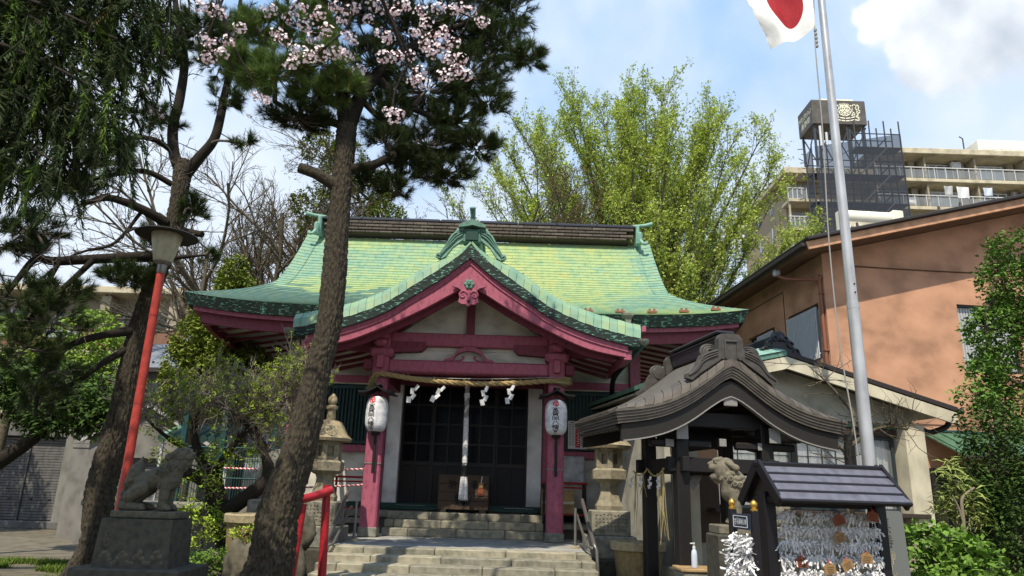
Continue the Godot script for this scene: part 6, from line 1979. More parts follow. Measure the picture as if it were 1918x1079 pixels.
# ---------------------------------------------------------------- the flats beyond
func far_buildings() -> void:
	var T := thing("apartment_block", "cream apartment block with long balconies and laundry behind the orange hall", "building", Vector3(36, 0, -62))
	var x0 := 31.0
	var x1 := 58.0
	var z := -57.0
	var b := Sh.new()
	b.box(Vector3((x0 + x1) / 2, 15.6, -62.5), Vector3(x1 - x0, 31.2, 11.0))
	obj("walls", b, M.apt_wall, T)
	var lw := Sh.new()
	lw.box(Vector3(27.4, 14.5, -62.5), Vector3(7.2, 29.0, 11.0))
	obj("left_wing", lw, M.tan_tile, T)
	box1("roof_slab", Vector3((x0 + x1) / 2, 31.5, -61.6), Vector3(x1 - x0, 0.55, 13.0), M.apt_cream, T, 0.05)
	box1("roof_slab", Vector3(27.1, 29.35, -61.6), Vector3(7.8, 0.6, 12.6), M.apt_cream, T, 0.05)
	for f in 9:
		var y := 28.85 - f * 2.62
		box1("balcony_slab", Vector3((x0 + x1) / 2, y, -56.2), Vector3(x1 - x0, 0.32, 1.7), M.apt_cream, T, 0.03)
		if f: box1("balcony_slab", Vector3(27.2, y + 0.4, -56.3), Vector3(7.4, 0.30, 1.7), M.apt_cream, T, 0.03)
		var gl := box1("balcony_glass", Vector3((x0 + x1) / 2, y + 0.62, -55.42), Vector3(x1 - x0, 0.78, 0.03), M.far_glass_pale, T, 0.0)
		gl.material_override = M.pane
		for k in 27:
			box1("baluster", Vector3(x0 + 0.3 + k * 1.0, y + 0.66, -55.38), Vector3(0.05, 1.0, 0.05), M.rail, gl, 0.0)
		box1("hand_rail", Vector3((x0 + x1) / 2, y + 1.17, -55.38), Vector3(x1 - x0, 0.07, 0.08), M.rail, gl, 0.0)
		if f > 3: continue
		for k in 6:
			var x := x0 + 0.6 + k * 4.4
			var w := box1("window", Vector3(x + 1.5, y + 1.2, z + 0.03), Vector3(2.9, 1.95, 0.06), M.far_glass if (k + f) % 2 else M.far_glass_pale, T, 0.0)
			for q in [-1.45, -0.72, 0.0, 0.72, 1.45]:
				box1("window_frame", Vector3(x + 1.5 + q, y + 1.2, z + 0.08), Vector3(0.09, 2.0, 0.05), M.rail, w, 0.0)
			for q in [-0.98, 0.98]:
				box1("window_frame", Vector3(x + 1.5, y + 1.2 + q, z + 0.078), Vector3(2.96, 0.08, 0.046), M.rail, w, 0.0)
			box1("party_wall", Vector3(x - 0.3, y + 1.2, -56.3), Vector3(0.16, 2.2, 1.4), M.apt_wall, T, 0.0)
			box1("pillar", Vector3(x + 3.5, y + 1.2, z + 0.2), Vector3(0.55, 2.3, 0.4), M.apt_wall, T, 0.0)
			if (k + f) % 3 == 1:
				var ac := Sh.new()
				ac.box(Vector3(x + 2.9, y + 1.95 - 0.9 * (f % 2), -56.4), Vector3(0.85, 0.62, 0.35), 0.04)
				ac.lathe([Vector2(0.25, 0.02), Vector2(0.22, 0.03), Vector2(0.2, -0.02), Vector2(0.001, -0.02)], 12, Transform3D(Basis(Vector3.RIGHT, PI / 2), Vector3(x + 2.8, y + 1.95 - 0.9 * (f % 2), -56.22)))
				obj("air_conditioner", ac, M.rail, T)
			for q in 2:
				var vt := Sh.new()
				vt.lathe([Vector2(0.12, 0), Vector2(0.10, 0.06), Vector2(0.001, 0.06)], 8, Transform3D(Basis(Vector3.RIGHT, PI / 2), Vector3(x + 3.9 - q * 1.2, y + 2.2, z + 0.02)))
				obj("wall_vent", vt, M.black_iron, T)
	for f in 5:
		var y := 26.6 - f * 2.62
		var gl := box1("balcony_glass", Vector3(24.2, y + 0.6, -55.5), Vector3(1.6, 0.8, 0.03), M.pane, T, 0.0)
		for k in 5:
			box1("baluster", Vector3(23.45 + k * 0.4, y + 0.62, -55.46), Vector3(0.05, 1.0, 0.05), M.rail, gl, 0.0)
		box1("hand_rail", Vector3(24.2, y + 1.13, -55.46), Vector3(1.7, 0.07, 0.08), M.rail, gl, 0.0)
		var w := box1("window", Vector3(25.2, y + 1.15, z + 0.04), Vector3(2.4, 1.9, 0.06), M.far_glass_pale, T, 0.0)
		for q in [-1.2, 0.0, 1.2]:
			box1("window_frame", Vector3(25.2 + q, y + 1.15, z + 0.08), Vector3(0.08, 1.9, 0.05), M.rail, w, 0.0)
		for q in [-2.4, -5.6]:
			var sw := box1("window", Vector3(23.79, y + 1.2, -58.0 + q), Vector3(0.05, 1.3, 0.9), M.far_glass, T, 0.0)
			box1("window_frame", Vector3(23.76, y + 1.2, -58.0 + q), Vector3(0.05, 1.32, 0.06), M.rail, sw, 0.0)
		box1("balcony_post", Vector3(23.6, y - 1.1, -55.7), Vector3(0.14, 2.3, 0.14), M.apt_cream, T, 0.0)
	# penthouse and roof railing at the right
	var ph := Sh.new()
	ph.box(Vector3(45.2, 32.9, -60), Vector3(6.4, 2.3, 5), 0.05)
	obj("penthouse", ph, M.heater_white, T)
	for k in 9:
		box1("roof_rail", Vector3(42.2 + k * 0.8, 32.4, -57.1), Vector3(0.05, 1.1, 0.05), M.rail, T, 0.0)
	for y in [32.4, 32.9]:
		box1("roof_rail", Vector3(45.4, y, -57.1), Vector3(6.5, 0.05, 0.05), M.rail, T, 0.0)
	tube1("antenna", [Vector3(41.7, 31.7, -59), Vector3(41.7, 34.9, -59), Vector3(41.4, 35.1, -59)], [0.06], M.scaffold, T, 5)
	box1("plant_unit", Vector3(41.4, 32.6, -59), Vector3(0.9, 1.8, 1.2), M.scaffold, T, 0.1)
	# laundry over the rail
	var lay := [[36.2, 26.2, 0.7, 0.8, "curtain"], [37.4, 26.15, 1.0, 1.0, "paper"], [39.5, 26.15, 0.75, 0.7, "bottle"], [44.8, 26.0, 0.7, 0.9, "paper"], [52.3, 26.1, 0.7, 0.9, "blossom"], [53.2, 26.0, 0.6, 1.1, "bottle"], [54.2, 26.1, 0.6, 0.8, "paper"], [55.0, 28.8, 0.7, 0.8, "paper"]]
	var tell := ["pale grey cloth drying leftmost on the flats' second balcony", "white sheet drying second from left on the flats' second balcony", "blue towel drying on the flats' second balcony", "white shirt drying mid-way along the flats' second balcony", "pink cloth drying at the right of the flats' second balcony", "blue shirt drying beside the pink cloth on the flats", "white towel drying at the far right of the flats' second balcony", "white cloth drying on the flats' top balcony at right"]
	for k in lay.size():
		var q = lay[k]
		var rows := []
		for r in 4:
			var row := PackedVector3Array()
			for c in 5:
				row.append(Vector3(q[0] + (c / 4.0 - 0.5) * q[2], q[1] + 1.35 - q[3] * r / 3.0 + ux() * 0.03, -55.30 + 0.05 * sin(c * 2.0 + r)))
			rows.append(row)
		var s := Sh.new()
		s.slab(rows, Vector3(0, 0, 0.02))
		tag(obj("laundry", s, M[q[4]]), tell[k], "laundry", "laundry on the balconies")
	T.position.z -= 1.6
	# roof sign on its steel frame
	var S := thing("roof_sign", "dark boxed roof sign with a cream lion crest on a steel frame", "sign", Vector3(28, 29.6, -57.5))
	box1("sign_box", Vector3(28.05, 34.58, -57.5), Vector3(4.72, 2.34, 3.0), M.sign_grey, S, 0.04)
	box1("top_light", Vector3(28.0, 35.86, -56.3), Vector3(3.0, 0.16, 0.3), M.sign_cream, S, 0.02)
	var c := Vector3(28.55, 34.62, -55.985)
	var crest := [
		[[-0.42, 0.72], [-0.34, 0.92], [-0.17, 0.80], [0, 0.95], [0.17, 0.80], [0.34, 0.92], [0.42, 0.72], [-0.42, 0.72]], [[-0.44, 0.60], [0.44, 0.60], [0.52, 0.20], [0.46, -0.25], [0, -0.48], [-0.46, -0.25], [-0.52, 0.20], [-0.44, 0.60]], [[0, 0.60], [0, -0.48]], [[-0.50, 0.12], [0.50, 0.12]],
		[[-0.34, 0.50], [-0.12, 0.22]], [[-0.12, 0.50], [-0.34, 0.24]], [[0.34, 0.50], [0.12, 0.22]], [[0.12, 0.50], [0.34, 0.24]], [[-0.32, 0.0], [-0.12, 0.0], [-0.12, -0.22], [-0.32, -0.2], [-0.32, 0.0]], [[0.32, 0.0], [0.12, 0.0], [0.12, -0.22], [0.32, -0.2], [0.32, 0.0]],
		[[-1.3, -0.62], [-0.9, -0.50], [-0.5, -0.66], [0, -0.74], [0.5, -0.66], [0.9, -0.50], [1.3, -0.62], [1.12, -0.78], [1.3, -0.94], [0.8, -0.86], [0.4, -0.98], [0, -1.02], [-0.4, -0.98], [-0.8, -0.86], [-1.3, -0.94], [-1.12, -0.78], [-1.3, -0.62]],
	]
	for sx in [-1, 1]:
		crest.append([[sx * 0.62, -0.40], [sx * 0.72, -0.1], [sx * 0.60, 0.10], [sx * 0.72, 0.36], [sx * 0.66, 0.62], [sx * 0.82, 0.86], [sx * 1.02, 0.84], [sx * 1.08, 0.60], [sx * 0.96, 0.44], [sx * 1.14, 0.20], [sx * 1.06, -0.10], [sx * 1.22, -0.36], [sx * 0.98, -0.46]])
		crest.append([[sx * 1.16, 0.82], [sx * 1.34, 0.60], [sx * 1.20, 0.36], [sx * 1.38, 0.08], [sx * 1.22, -0.12]])
		crest.append([[sx * 0.55, 0.74], [sx * 0.72, 0.50]])
		crest.append([[sx * 0.72, 0.0], [sx * 0.9, -0.16], [sx * 0.8, -0.34]])
	var lg := Sh.new()
	for q in crest:
		var p := PackedVector2Array()
		for e in q: p.append(Vector2(e[0] * 0.98, e[1] * 0.86))
		lg.stroke(p, 0.095, func(v: Vector2) -> Vector3: return c + Vector3(v.x, v.y, 0))
	obj("crest", lg, M.sign_cream, S)
	var word := ["ra", "i", "o", "n", "zu", "ma", "n", "shi", "yo", "n"]
	var lt := Sh.new()
	for k in 10:
		write(lt, word[k], 0.16, func(p: Vector2) -> Vector3: return Vector3(25.675, 34.62 + p.y * (0.50 if k != 8 else 0.36), -58.80 + k * 0.27 + p.x * 0.25))
	for k in 3:
		write(lt, ["minami", "suna", "machi"][k], 0.13, func(p: Vector2) -> Vector3: return Vector3(25.675, 33.85 + p.y * 0.58, -58.35 + k * 0.66 + p.x * 0.52))
	obj("lettering", lt, M.sign_cream, S)
	for x in [25.9, 27.4, 28.9, 30.2]:
		for zz in [-56.3, -58.7]:
			bar1("frame_leg", Vector3(x, 29.6, zz), Vector3(x, 33.42, zz), 0.16, 0.16, M.scaffold, S, 0.0)
	for k in 3:
		var xa: float = [25.9, 27.4, 28.9][k]
		for q in [[0.0, 1.5], [1.5, 0.0]]:
			bar1("frame_brace", Vector3(xa + q[0], 29.8, -56.3), Vector3(xa + q[1], 33.3, -56.3), 0.08, 0.08, M.scaffold, S, 0.0)
	for q in [[-56.3, -58.7], [-58.7, -56.3]]:
		bar1("frame_brace", Vector3(25.9, 29.8, q[0]), Vector3(25.9, 33.3, q[1]), 0.08, 0.08, M.scaffold, S, 0.0)
	for q in [[26.2, 1.9], [26.7, 1.3]]:
		tube1("mast_antenna", [Vector3(q[0], 31.2, -55.9), Vector3(q[0], 31.2 + q[1], -55.9)], [0.11], M.rail, S, 6)
	# scaffold in dark netting
	var F := thing("scaffold", "dark netted scaffold with zigzag stairs against the apartment block", "scaffold", Vector3(28, 0, -55))
	var fx0 := 24.3
	var fx1 := 31.75
	for k in 7:
		var x := fx0 + k * (fx1 - fx0) / 6.0
		var top := 32.5 if k >= 3 else 30.2
		for zz in [-54.9, -53.7]:
			tube1("upright", [Vector3(x, 0, zz), Vector3(x, top, zz)], [0.06], M.scaffold, F, 5)
	for f in 9:
		var y := 31.3 - f * 1.25
		var xa := fx0 if y < 29.5 else 28.0
		for zz in [-54.9, -53.7]:
			tube1("ledger", [Vector3(xa, y, zz), Vector3(fx1, y, zz)], [0.05], M.scaffold, F, 5)
		if f % 2 == 1:
			box1("deck", Vector3((xa + fx1) / 2, y, -54.3), Vector3(fx1 - xa, 0.12, 1.1), M.scaffold, F, 0.0)
	for k in 4:
		var y := 30.05 - k * 2.5
		var xs := 29.3
		for q in [0.0, 0.55]:
			bar1("stair", Vector3(xs - 1.1, y - 2.4 + q * 1.5, -53.62), Vector3(xs + 1.25, y + q * 1.5, -53.62), 0.10, 0.10, M.stair_steel if q == 0.0 else M.scaffold, F, 0.0)
		bar1("brace", Vector3(fx0, y - 2.4, -53.66), Vector3(fx0 + 3.6, y, -53.66), 0.05, 0.05, M.scaffold, F, 0.0)
	for k in 9:
		var y := 30.3 - k * 0.42
		tube1("pole_end", [Vector3(fx0, y, -54.8 - 0.3 * (k % 3)), Vector3(fx0 - rng.randf_range(0.2, 0.9), y + 0.12, -55.2)], [0.04], M.scaffold, F, 4)
	var nt := Sh.new()
	nt.quad(Vector3(fx0 + 0.2, 0, -53.55), Vector3(fx1, 0, -53.55), Vector3(fx1, 31.3, -53.55), Vector3(fx0 + 0.2, 29.9, -53.55))
	nt.quad(Vector3(fx0, 0, -55.0), Vector3(fx0, 0, -53.6), Vector3(fx0, 29.8, -53.6), Vector3(fx0, 29.8, -55.0))
	obj("netting", nt, M.netting, F)

# ---------------------------------------------------------------- buildings on the left
func left_buildings() -> void:
	var T := thing("distant_flats", "tan tiled block of flats behind the trees on the left", "building", Vector3(-20, 0, -40))
	var b := Sh.new()
	b.box(Vector3(-20.5, 5.4, -41), Vector3(15.0, 10.8, 9.0))
	obj("walls", b, M.tan_block, T)
	box1("roof_slab", Vector3(-20.5, 10.95, -40.4), Vector3(15.6, 0.35, 10.4), M.apt_cream, T, 0.03)
	box1("roof_parapet", Vector3(-20.5, 11.35, -37.2), Vector3(15.4, 0.45, 0.2), M.house_wall, T, 0.03)
	for f in 3:
		var y := 7.75 - f * 3.0
		box1("balcony_slab", Vector3(-20.5, y, -36.0), Vector3(15.4, 0.28, 1.5), M.apt_cream, T, 0.02)
		box1("balcony_wall", Vector3(-20.5, y + 0.65, -35.32), Vector3(15.4, 1.0, 0.12), M.brick_tile if f == 0 else M.tan_block, T, 0.0)
		for k in 5:
			box1("column", Vector3(-27.6 + k * 3.5, y + 1.5, -35.9), Vector3(0.5, 2.9, 0.7), M.tan_block, T, 0.02)
			var w := box1("window", Vector3(-25.85 + k * 3.5, y + 1.3, -36.46), Vector3(2.3, 2.0, 0.06), M.far_glass, T, 0.0)
			for q in [-1.15, 0.0, 1.15]:
				box1("window_frame", Vector3(-25.85 + k * 3.5 + q, y + 1.3, -36.41), Vector3(0.08, 2.0, 0.05), M.rail, w, 0.0)
			box1("balcony_rail", Vector3(-25.85 + k * 3.5, y + 0.9, -35.22), Vector3(1.6, 0.5, 0.04), M.far_glass_pale, T, 0.0)
	# house
	var H := thing("house", "pale house with a blue-grey roof left behind the red lamp", "house", Vector3(-10.5, 0, -24))
	box1("walls", Vector3(-11.2, 2.45, -24.0), Vector3(3.4, 4.9, 4.0), M.house_wall, H, 0.0)
	var rf := Sh.new()
	var e := [Vector3(-13.3, 4.92, -21.5), Vector3(-9.1, 4.92, -21.5), Vector3(-9.1, 4.92, -26.5), Vector3(-13.3, 4.92, -26.5)]
	var r0 := Vector3(-11.9, 6.1, -23.9)
	var r1 := Vector3(-10.6, 6.1, -23.9)
	rf.quad_out(e[0], e[1], r1, r0, Vector3(-11, 4, -24)); rf.quad_out(e[2], e[3], r0, r1, Vector3(-11, 4, -24))
	rf.tri_out(e[1], e[2], r1, Vector3(-11, 4, -24)); rf.tri_out(e[3], e[0], r0, Vector3(-11, 4, -24))
	rf.quad(e[3], e[2], e[1], e[0])
	var roof := obj("roof", rf, M.slate_blue, H)
	box1("eave", Vector3(-11.2, 4.86, -21.48), Vector3(4.24, 0.14, 0.08), M.roof_dark, H)
	for k in 7:
		box1("snow_stop", Vector3(-11.6 + k * 0.34, 5.16, -21.95), Vector3(0.05, 0.08, 0.05), M.roof_dark, roof, 0.0)
	for q in [[-11.0, 4.05, 0.9, 1.05], [-9.9, 4.0, 0.34, 0.9]]:
		var w := box1("window", Vector3(q[0], q[1], -21.98), Vector3(q[2], q[3], 0.05), M.far_glass, H, 0.0)
		for k in [-0.5, 0.0, 0.5]:
			box1("window_frame", Vector3(q[0] + k * q[2], q[1], -21.94), Vector3(0.05, q[3] + 0.04, 0.05), M.window_frame, w, 0.0)
		for k in [-0.5, 0.5]:
			box1("window_frame", Vector3(q[0], q[1] + k * q[3], -21.945), Vector3(q[2] + 0.04, 0.05, 0.045), M.window_frame, w, 0.0)
	for k in 10:
		box1("siding_board", Vector3(-11.2, 2.6 + k * 0.12, -21.99), Vector3(3.38, 0.112, 0.03), M.house_wall, H, 0.006)
	# gabled garage in front of it
	var G := thing("gabled_garage", "small gabled garage with a grey roller shutter behind the stone lion dog", "garage", Vector3(-9.8, 0, -20.4))
	var ga := Sh.new()
	ga.extrude(PackedVector2Array([Vector2(-11.4, 0), Vector2(-11.4, 2.75), Vector2(-9.85, 3.65), Vector2(-8.3, 2.75), Vector2(-8.3, 0), Vector2(-8.95, 0), Vector2(-8.95, 2.25), Vector2(-10.75, 2.25), Vector2(-10.75, 0)]), 0.2, Transform3D(Basis(), Vector3(0, 0, -20.3)))
	obj("front_wall", ga, M.house_wall, G)
	for sx in [-1, 1]:
		bar1("rake_board", Vector3(-9.85, 3.72, -20.05), Vector3(-9.85 + sx * 1.8, 2.68, -20.05), 0.06, 0.20, M.garage_trim, G)
		var rr := Sh.new()
		var p := []
		for dy in [0.10, 0.16]:
			p.append(Vector3(-9.85, 3.72 + dy, -19.95)); p.append(Vector3(-9.85 + sx * 1.9, 2.62 + dy, -19.95)); p.append(Vector3(-9.85 + sx * 1.9, 2.62 + dy, -21.9)); p.append(Vector3(-9.85, 3.72 + dy, -21.9))
		rr.hexa(p)
		obj("roof", rr, M.roof_dark, G)
	box1("gable_vent", Vector3(-10.25, 3.0, -20.19), Vector3(0.22, 0.26, 0.03), M.window_frame, G)
	for k in 24:
		box1("shutter_slat", Vector3(-9.85, 0.06 + k * 0.093, -20.38), Vector3(1.8, 0.085, 0.03), M.shrine_shutter, G, 0.012)
	var A := thing("awning", "pale turquoise corrugated awning behind the twiggy shrub", "awning", Vector3(-7.6, 0, -18.4))
	for k in 9:
		tube1("corrugation", [Vector3(-8.4 + k * 0.2, 3.0, -18.9), Vector3(-8.3 + k * 0.2, 2.66, -17.7)], [0.10], M.copper_pale, A, 6)
	for x in [-8.3, -6.7]:
		box1("post", Vector3(x, 1.35, -17.8), Vector3(0.07, 2.7, 0.07), M.rail, A)
	# storehouse with two shutters
	var S := thing("storehouse", "low grey storehouse with two tall roller shutters at far left", "storehouse", Vector3(-16, 0, -26))
	box1("body", Vector3(-17.0, 1.8, -28.2), Vector3(9.0, 3.6, 4.0), M.concrete_dark, S, 0.0)
	box1("pier", Vector3(-15.15, 1.75, -26.05), Vector3(0.50, 3.5, 0.5), M.concrete, S, 0.02)
	box1("pier", Vector3(-18.3, 1.75, -26.05), Vector3(0.40, 3.5, 0.5), M.concrete, S, 0.02)
	box1("lintel", Vector3(-16.8, 3.3, -26.10), Vector3(3.4, 0.5, 0.4), M.concrete_dark, S, 0.02)
	for j in 2:
		var x := -17.45 + j * 1.40
		for k in 30:
			box1("shutter_slat", Vector3(x, 0.30 + k * 0.092, -26.12), Vector3(1.34, 0.084, 0.03), M.shrine_shutter, S, 0.012)
		box1("shutter_guide", Vector3(x - 0.70, 1.65, -26.09), Vector3(0.06, 2.8, 0.08), M.shrine_shutter, S)
		for q in [-0.35, 0.30]:
			box1("shutter_handle", Vector3(x + q, 0.95, -26.09), Vector3(0.10, 0.04, 0.03), M.black_iron, S)
	box1("shutter_guide", Vector3(-15.42, 1.65, -26.09), Vector3(0.06, 2.8, 0.08), M.shrine_shutter, S)
	box1("threshold", Vector3(-16.8, 0.12, -25.9), Vector3(3.6, 0.24, 0.5), M.concrete_dark, S, 0.02)
	var R := thing("block_wall", "grey block wall right of the storehouse at far left", "wall", Vector3(-12.6, 0, -26))
	for r in 9:
		for k in 10:
			var x := -14.85 + (k + (0.5 if r % 2 else 0.0)) * 0.40
			box1("block", Vector3(x + 0.2, 0.11 + r * 0.21, -26.1), Vector3(0.392, 0.203, 0.15), M.concrete_dark if rng.randf() < 0.6 else M.shrine_shutter, R, 0.008)
	# green wire fence and posts left of the shrine
	var N := thing("wire_fence", "green wire fence left of the shrine hall", "fence", Vector3(-5.8, 0, -15.8))
	var fx0 := -7.0
	var fx1 := -4.95
	for k in 38:
		tube1("fence_wire", [Vector3(fx0 + k * 0.055, 1.15, -15.8), Vector3(fx0 + k * 0.055, 2.42, -15.8)], [0.008], M.fence_green, N, 4)
	for y in [1.2, 1.75, 2.38]:
		tube1("fence_rail", [Vector3(fx0, y, -15.8), Vector3(fx1, y, -15.8)], [0.018], M.fence_green, N, 5)
	for x in [-6.95, -6.1, -5.0]:
		box1("fence_post", Vector3(x, 1.75, -15.84), Vector3(0.12, 3.5, 0.10), M.fence_green, N)
	box1("footing", Vector3(-6.3, 0.58, -15.85), Vector3(2.8, 1.16, 0.4), M.concrete, N, 0.02)
	var cop := Sh.new()
	cop.box(Vector3(-6.9, 1.20, -15.2), Vector3(2.6, 0.10, 1.2), 0.01)
	obj("coping", cop, M.granite_grey, N)

# ---------------------------------------------------------------- carved figures: smooth joins of tapered capsules, meshed as surface nets
func field(pr: Array, p: Vector3) -> float:
	var d := 10.0
	for q in pr:
		var a: Vector3 = q[0]
		var ba: Vector3 = q[1] - a
		var pa := p - a
		var h := clampf(pa.dot(ba) / maxf(ba.length_squared(), 1e-6), 0.0, 1.0)
		var e: float = (pa - ba * h).length() - lerpf(q[2], q[3], h)
		var k: float = q[4]
		if k < 0.0:
			d = maxf(d, -e)
		else:
			var m := maxf(k - absf(d - e), 0.0) / k
			d = minf(d, e) - m * m * k * 0.25
	return d

func nets(s: Sh, pr: Array, lo: Vector3, hi: Vector3, cell: float) -> void:
	var nx := int((hi.x - lo.x) / cell) + 1
	var ny := int((hi.y - lo.y) / cell) + 1
	var nz := int((hi.z - lo.z) / cell) + 1
	var f := PackedFloat32Array()
	f.resize(nx * ny * nz)
	f.fill(1.0)
	var B := 5
	for bz in range(0, nz, B):
		for by in range(0, ny, B):
			for bx in range(0, nx, B):
				var c := lo + Vector3(bx + B * 0.5, by + B * 0.5, bz + B * 0.5) * cell
				var d := field(pr, c)
				if absf(d) > cell * B * 1.15:
					if d < 0.0:
						for z in range(bz, mini(bz + B, nz)):
							for y in range(by, mini(by + B, ny)):
								for x in range(bx, mini(bx + B, nx)):
									f[(z * ny + y) * nx + x] = -1.0
					continue
				for z in range(bz, mini(bz + B, nz)):
					for y in range(by, mini(by + B, ny)):
						for x in range(bx, mini(bx + B, nx)):
							f[(z * ny + y) * nx + x] = field(pr, lo + Vector3(x, y, z) * cell)
	var id := {}
	var base := s.v.size()
	for z in nz - 1:
		for y in ny - 1:
			for x in nx - 1:
				var i := (z * ny + y) * nx + x
				var neg := 0
				for e in 8:
					if f[i + (e & 1) + ((e >> 1) & 1) * nx + (e >> 2) * nx * ny] < 0.0: neg += 1
				if neg == 0 or neg == 8: continue
				var sum := Vector3.ZERO
				var cnt := 0
				for e in [[0, 1], [2, 3], [4, 5], [6, 7], [0, 2], [1, 3], [4, 6], [5, 7], [0, 4], [1, 5], [2, 6], [3, 7]]:
					var a: int = e[0]
					var b: int = e[1]
					var fa := f[i + (a & 1) + ((a >> 1) & 1) * nx + (a >> 2) * nx * ny]
					var fb := f[i + (b & 1) + ((b >> 1) & 1) * nx + (b >> 2) * nx * ny]
					if (fa < 0.0) == (fb < 0.0): continue
					var t := fa / (fa - fb)
					sum += Vector3(a & 1, (a >> 1) & 1, a >> 2).lerp(Vector3(b & 1, (b >> 1) & 1, b >> 2), t)
					cnt += 1
				var p := lo + (Vector3(x, y, z) + sum / cnt) * cell
				id[i] = s.v.size()
				var e2 := cell * 0.6
				var g := Vector3(field(pr, p + Vector3(e2, 0, 0)) - field(pr, p - Vector3(e2, 0, 0)), field(pr, p + Vector3(0, e2, 0)) - field(pr, p - Vector3(0, e2, 0)), field(pr, p + Vector3(0, 0, e2)) - field(pr, p - Vector3(0, 0, e2)))
				s.v.append(p); s.n.append(g.normalized())
	for z in range(1, nz - 1):
		for y in range(1, ny - 1):
			for x in range(1, nx - 1):
				var i := (z * ny + y) * nx + x
				var inside := f[i] < 0.0
				for ax in 3:
					var st: int = [1, nx, nx * ny][ax]
					if (f[i + st] < 0.0) == inside: continue
					var u: int = [nx, nx * ny, 1][ax]
					var w: int = [nx * ny, 1, nx][ax]
					var q := [i - u - w, i - w, i, i - u]
					if not (id.has(q[0]) and id.has(q[1]) and id.has(q[2]) and id.has(q[3])): continue
					var o := [id[q[0]], id[q[1]], id[q[2]], id[q[3]]]
					if inside:
						s.idx.append_array(PackedInt32Array([o[0], o[2], o[1], o[0], o[3], o[2]]))
					else:
						s.idx.append_array(PackedInt32Array([o[0], o[1], o[2], o[0], o[2], o[3]]))

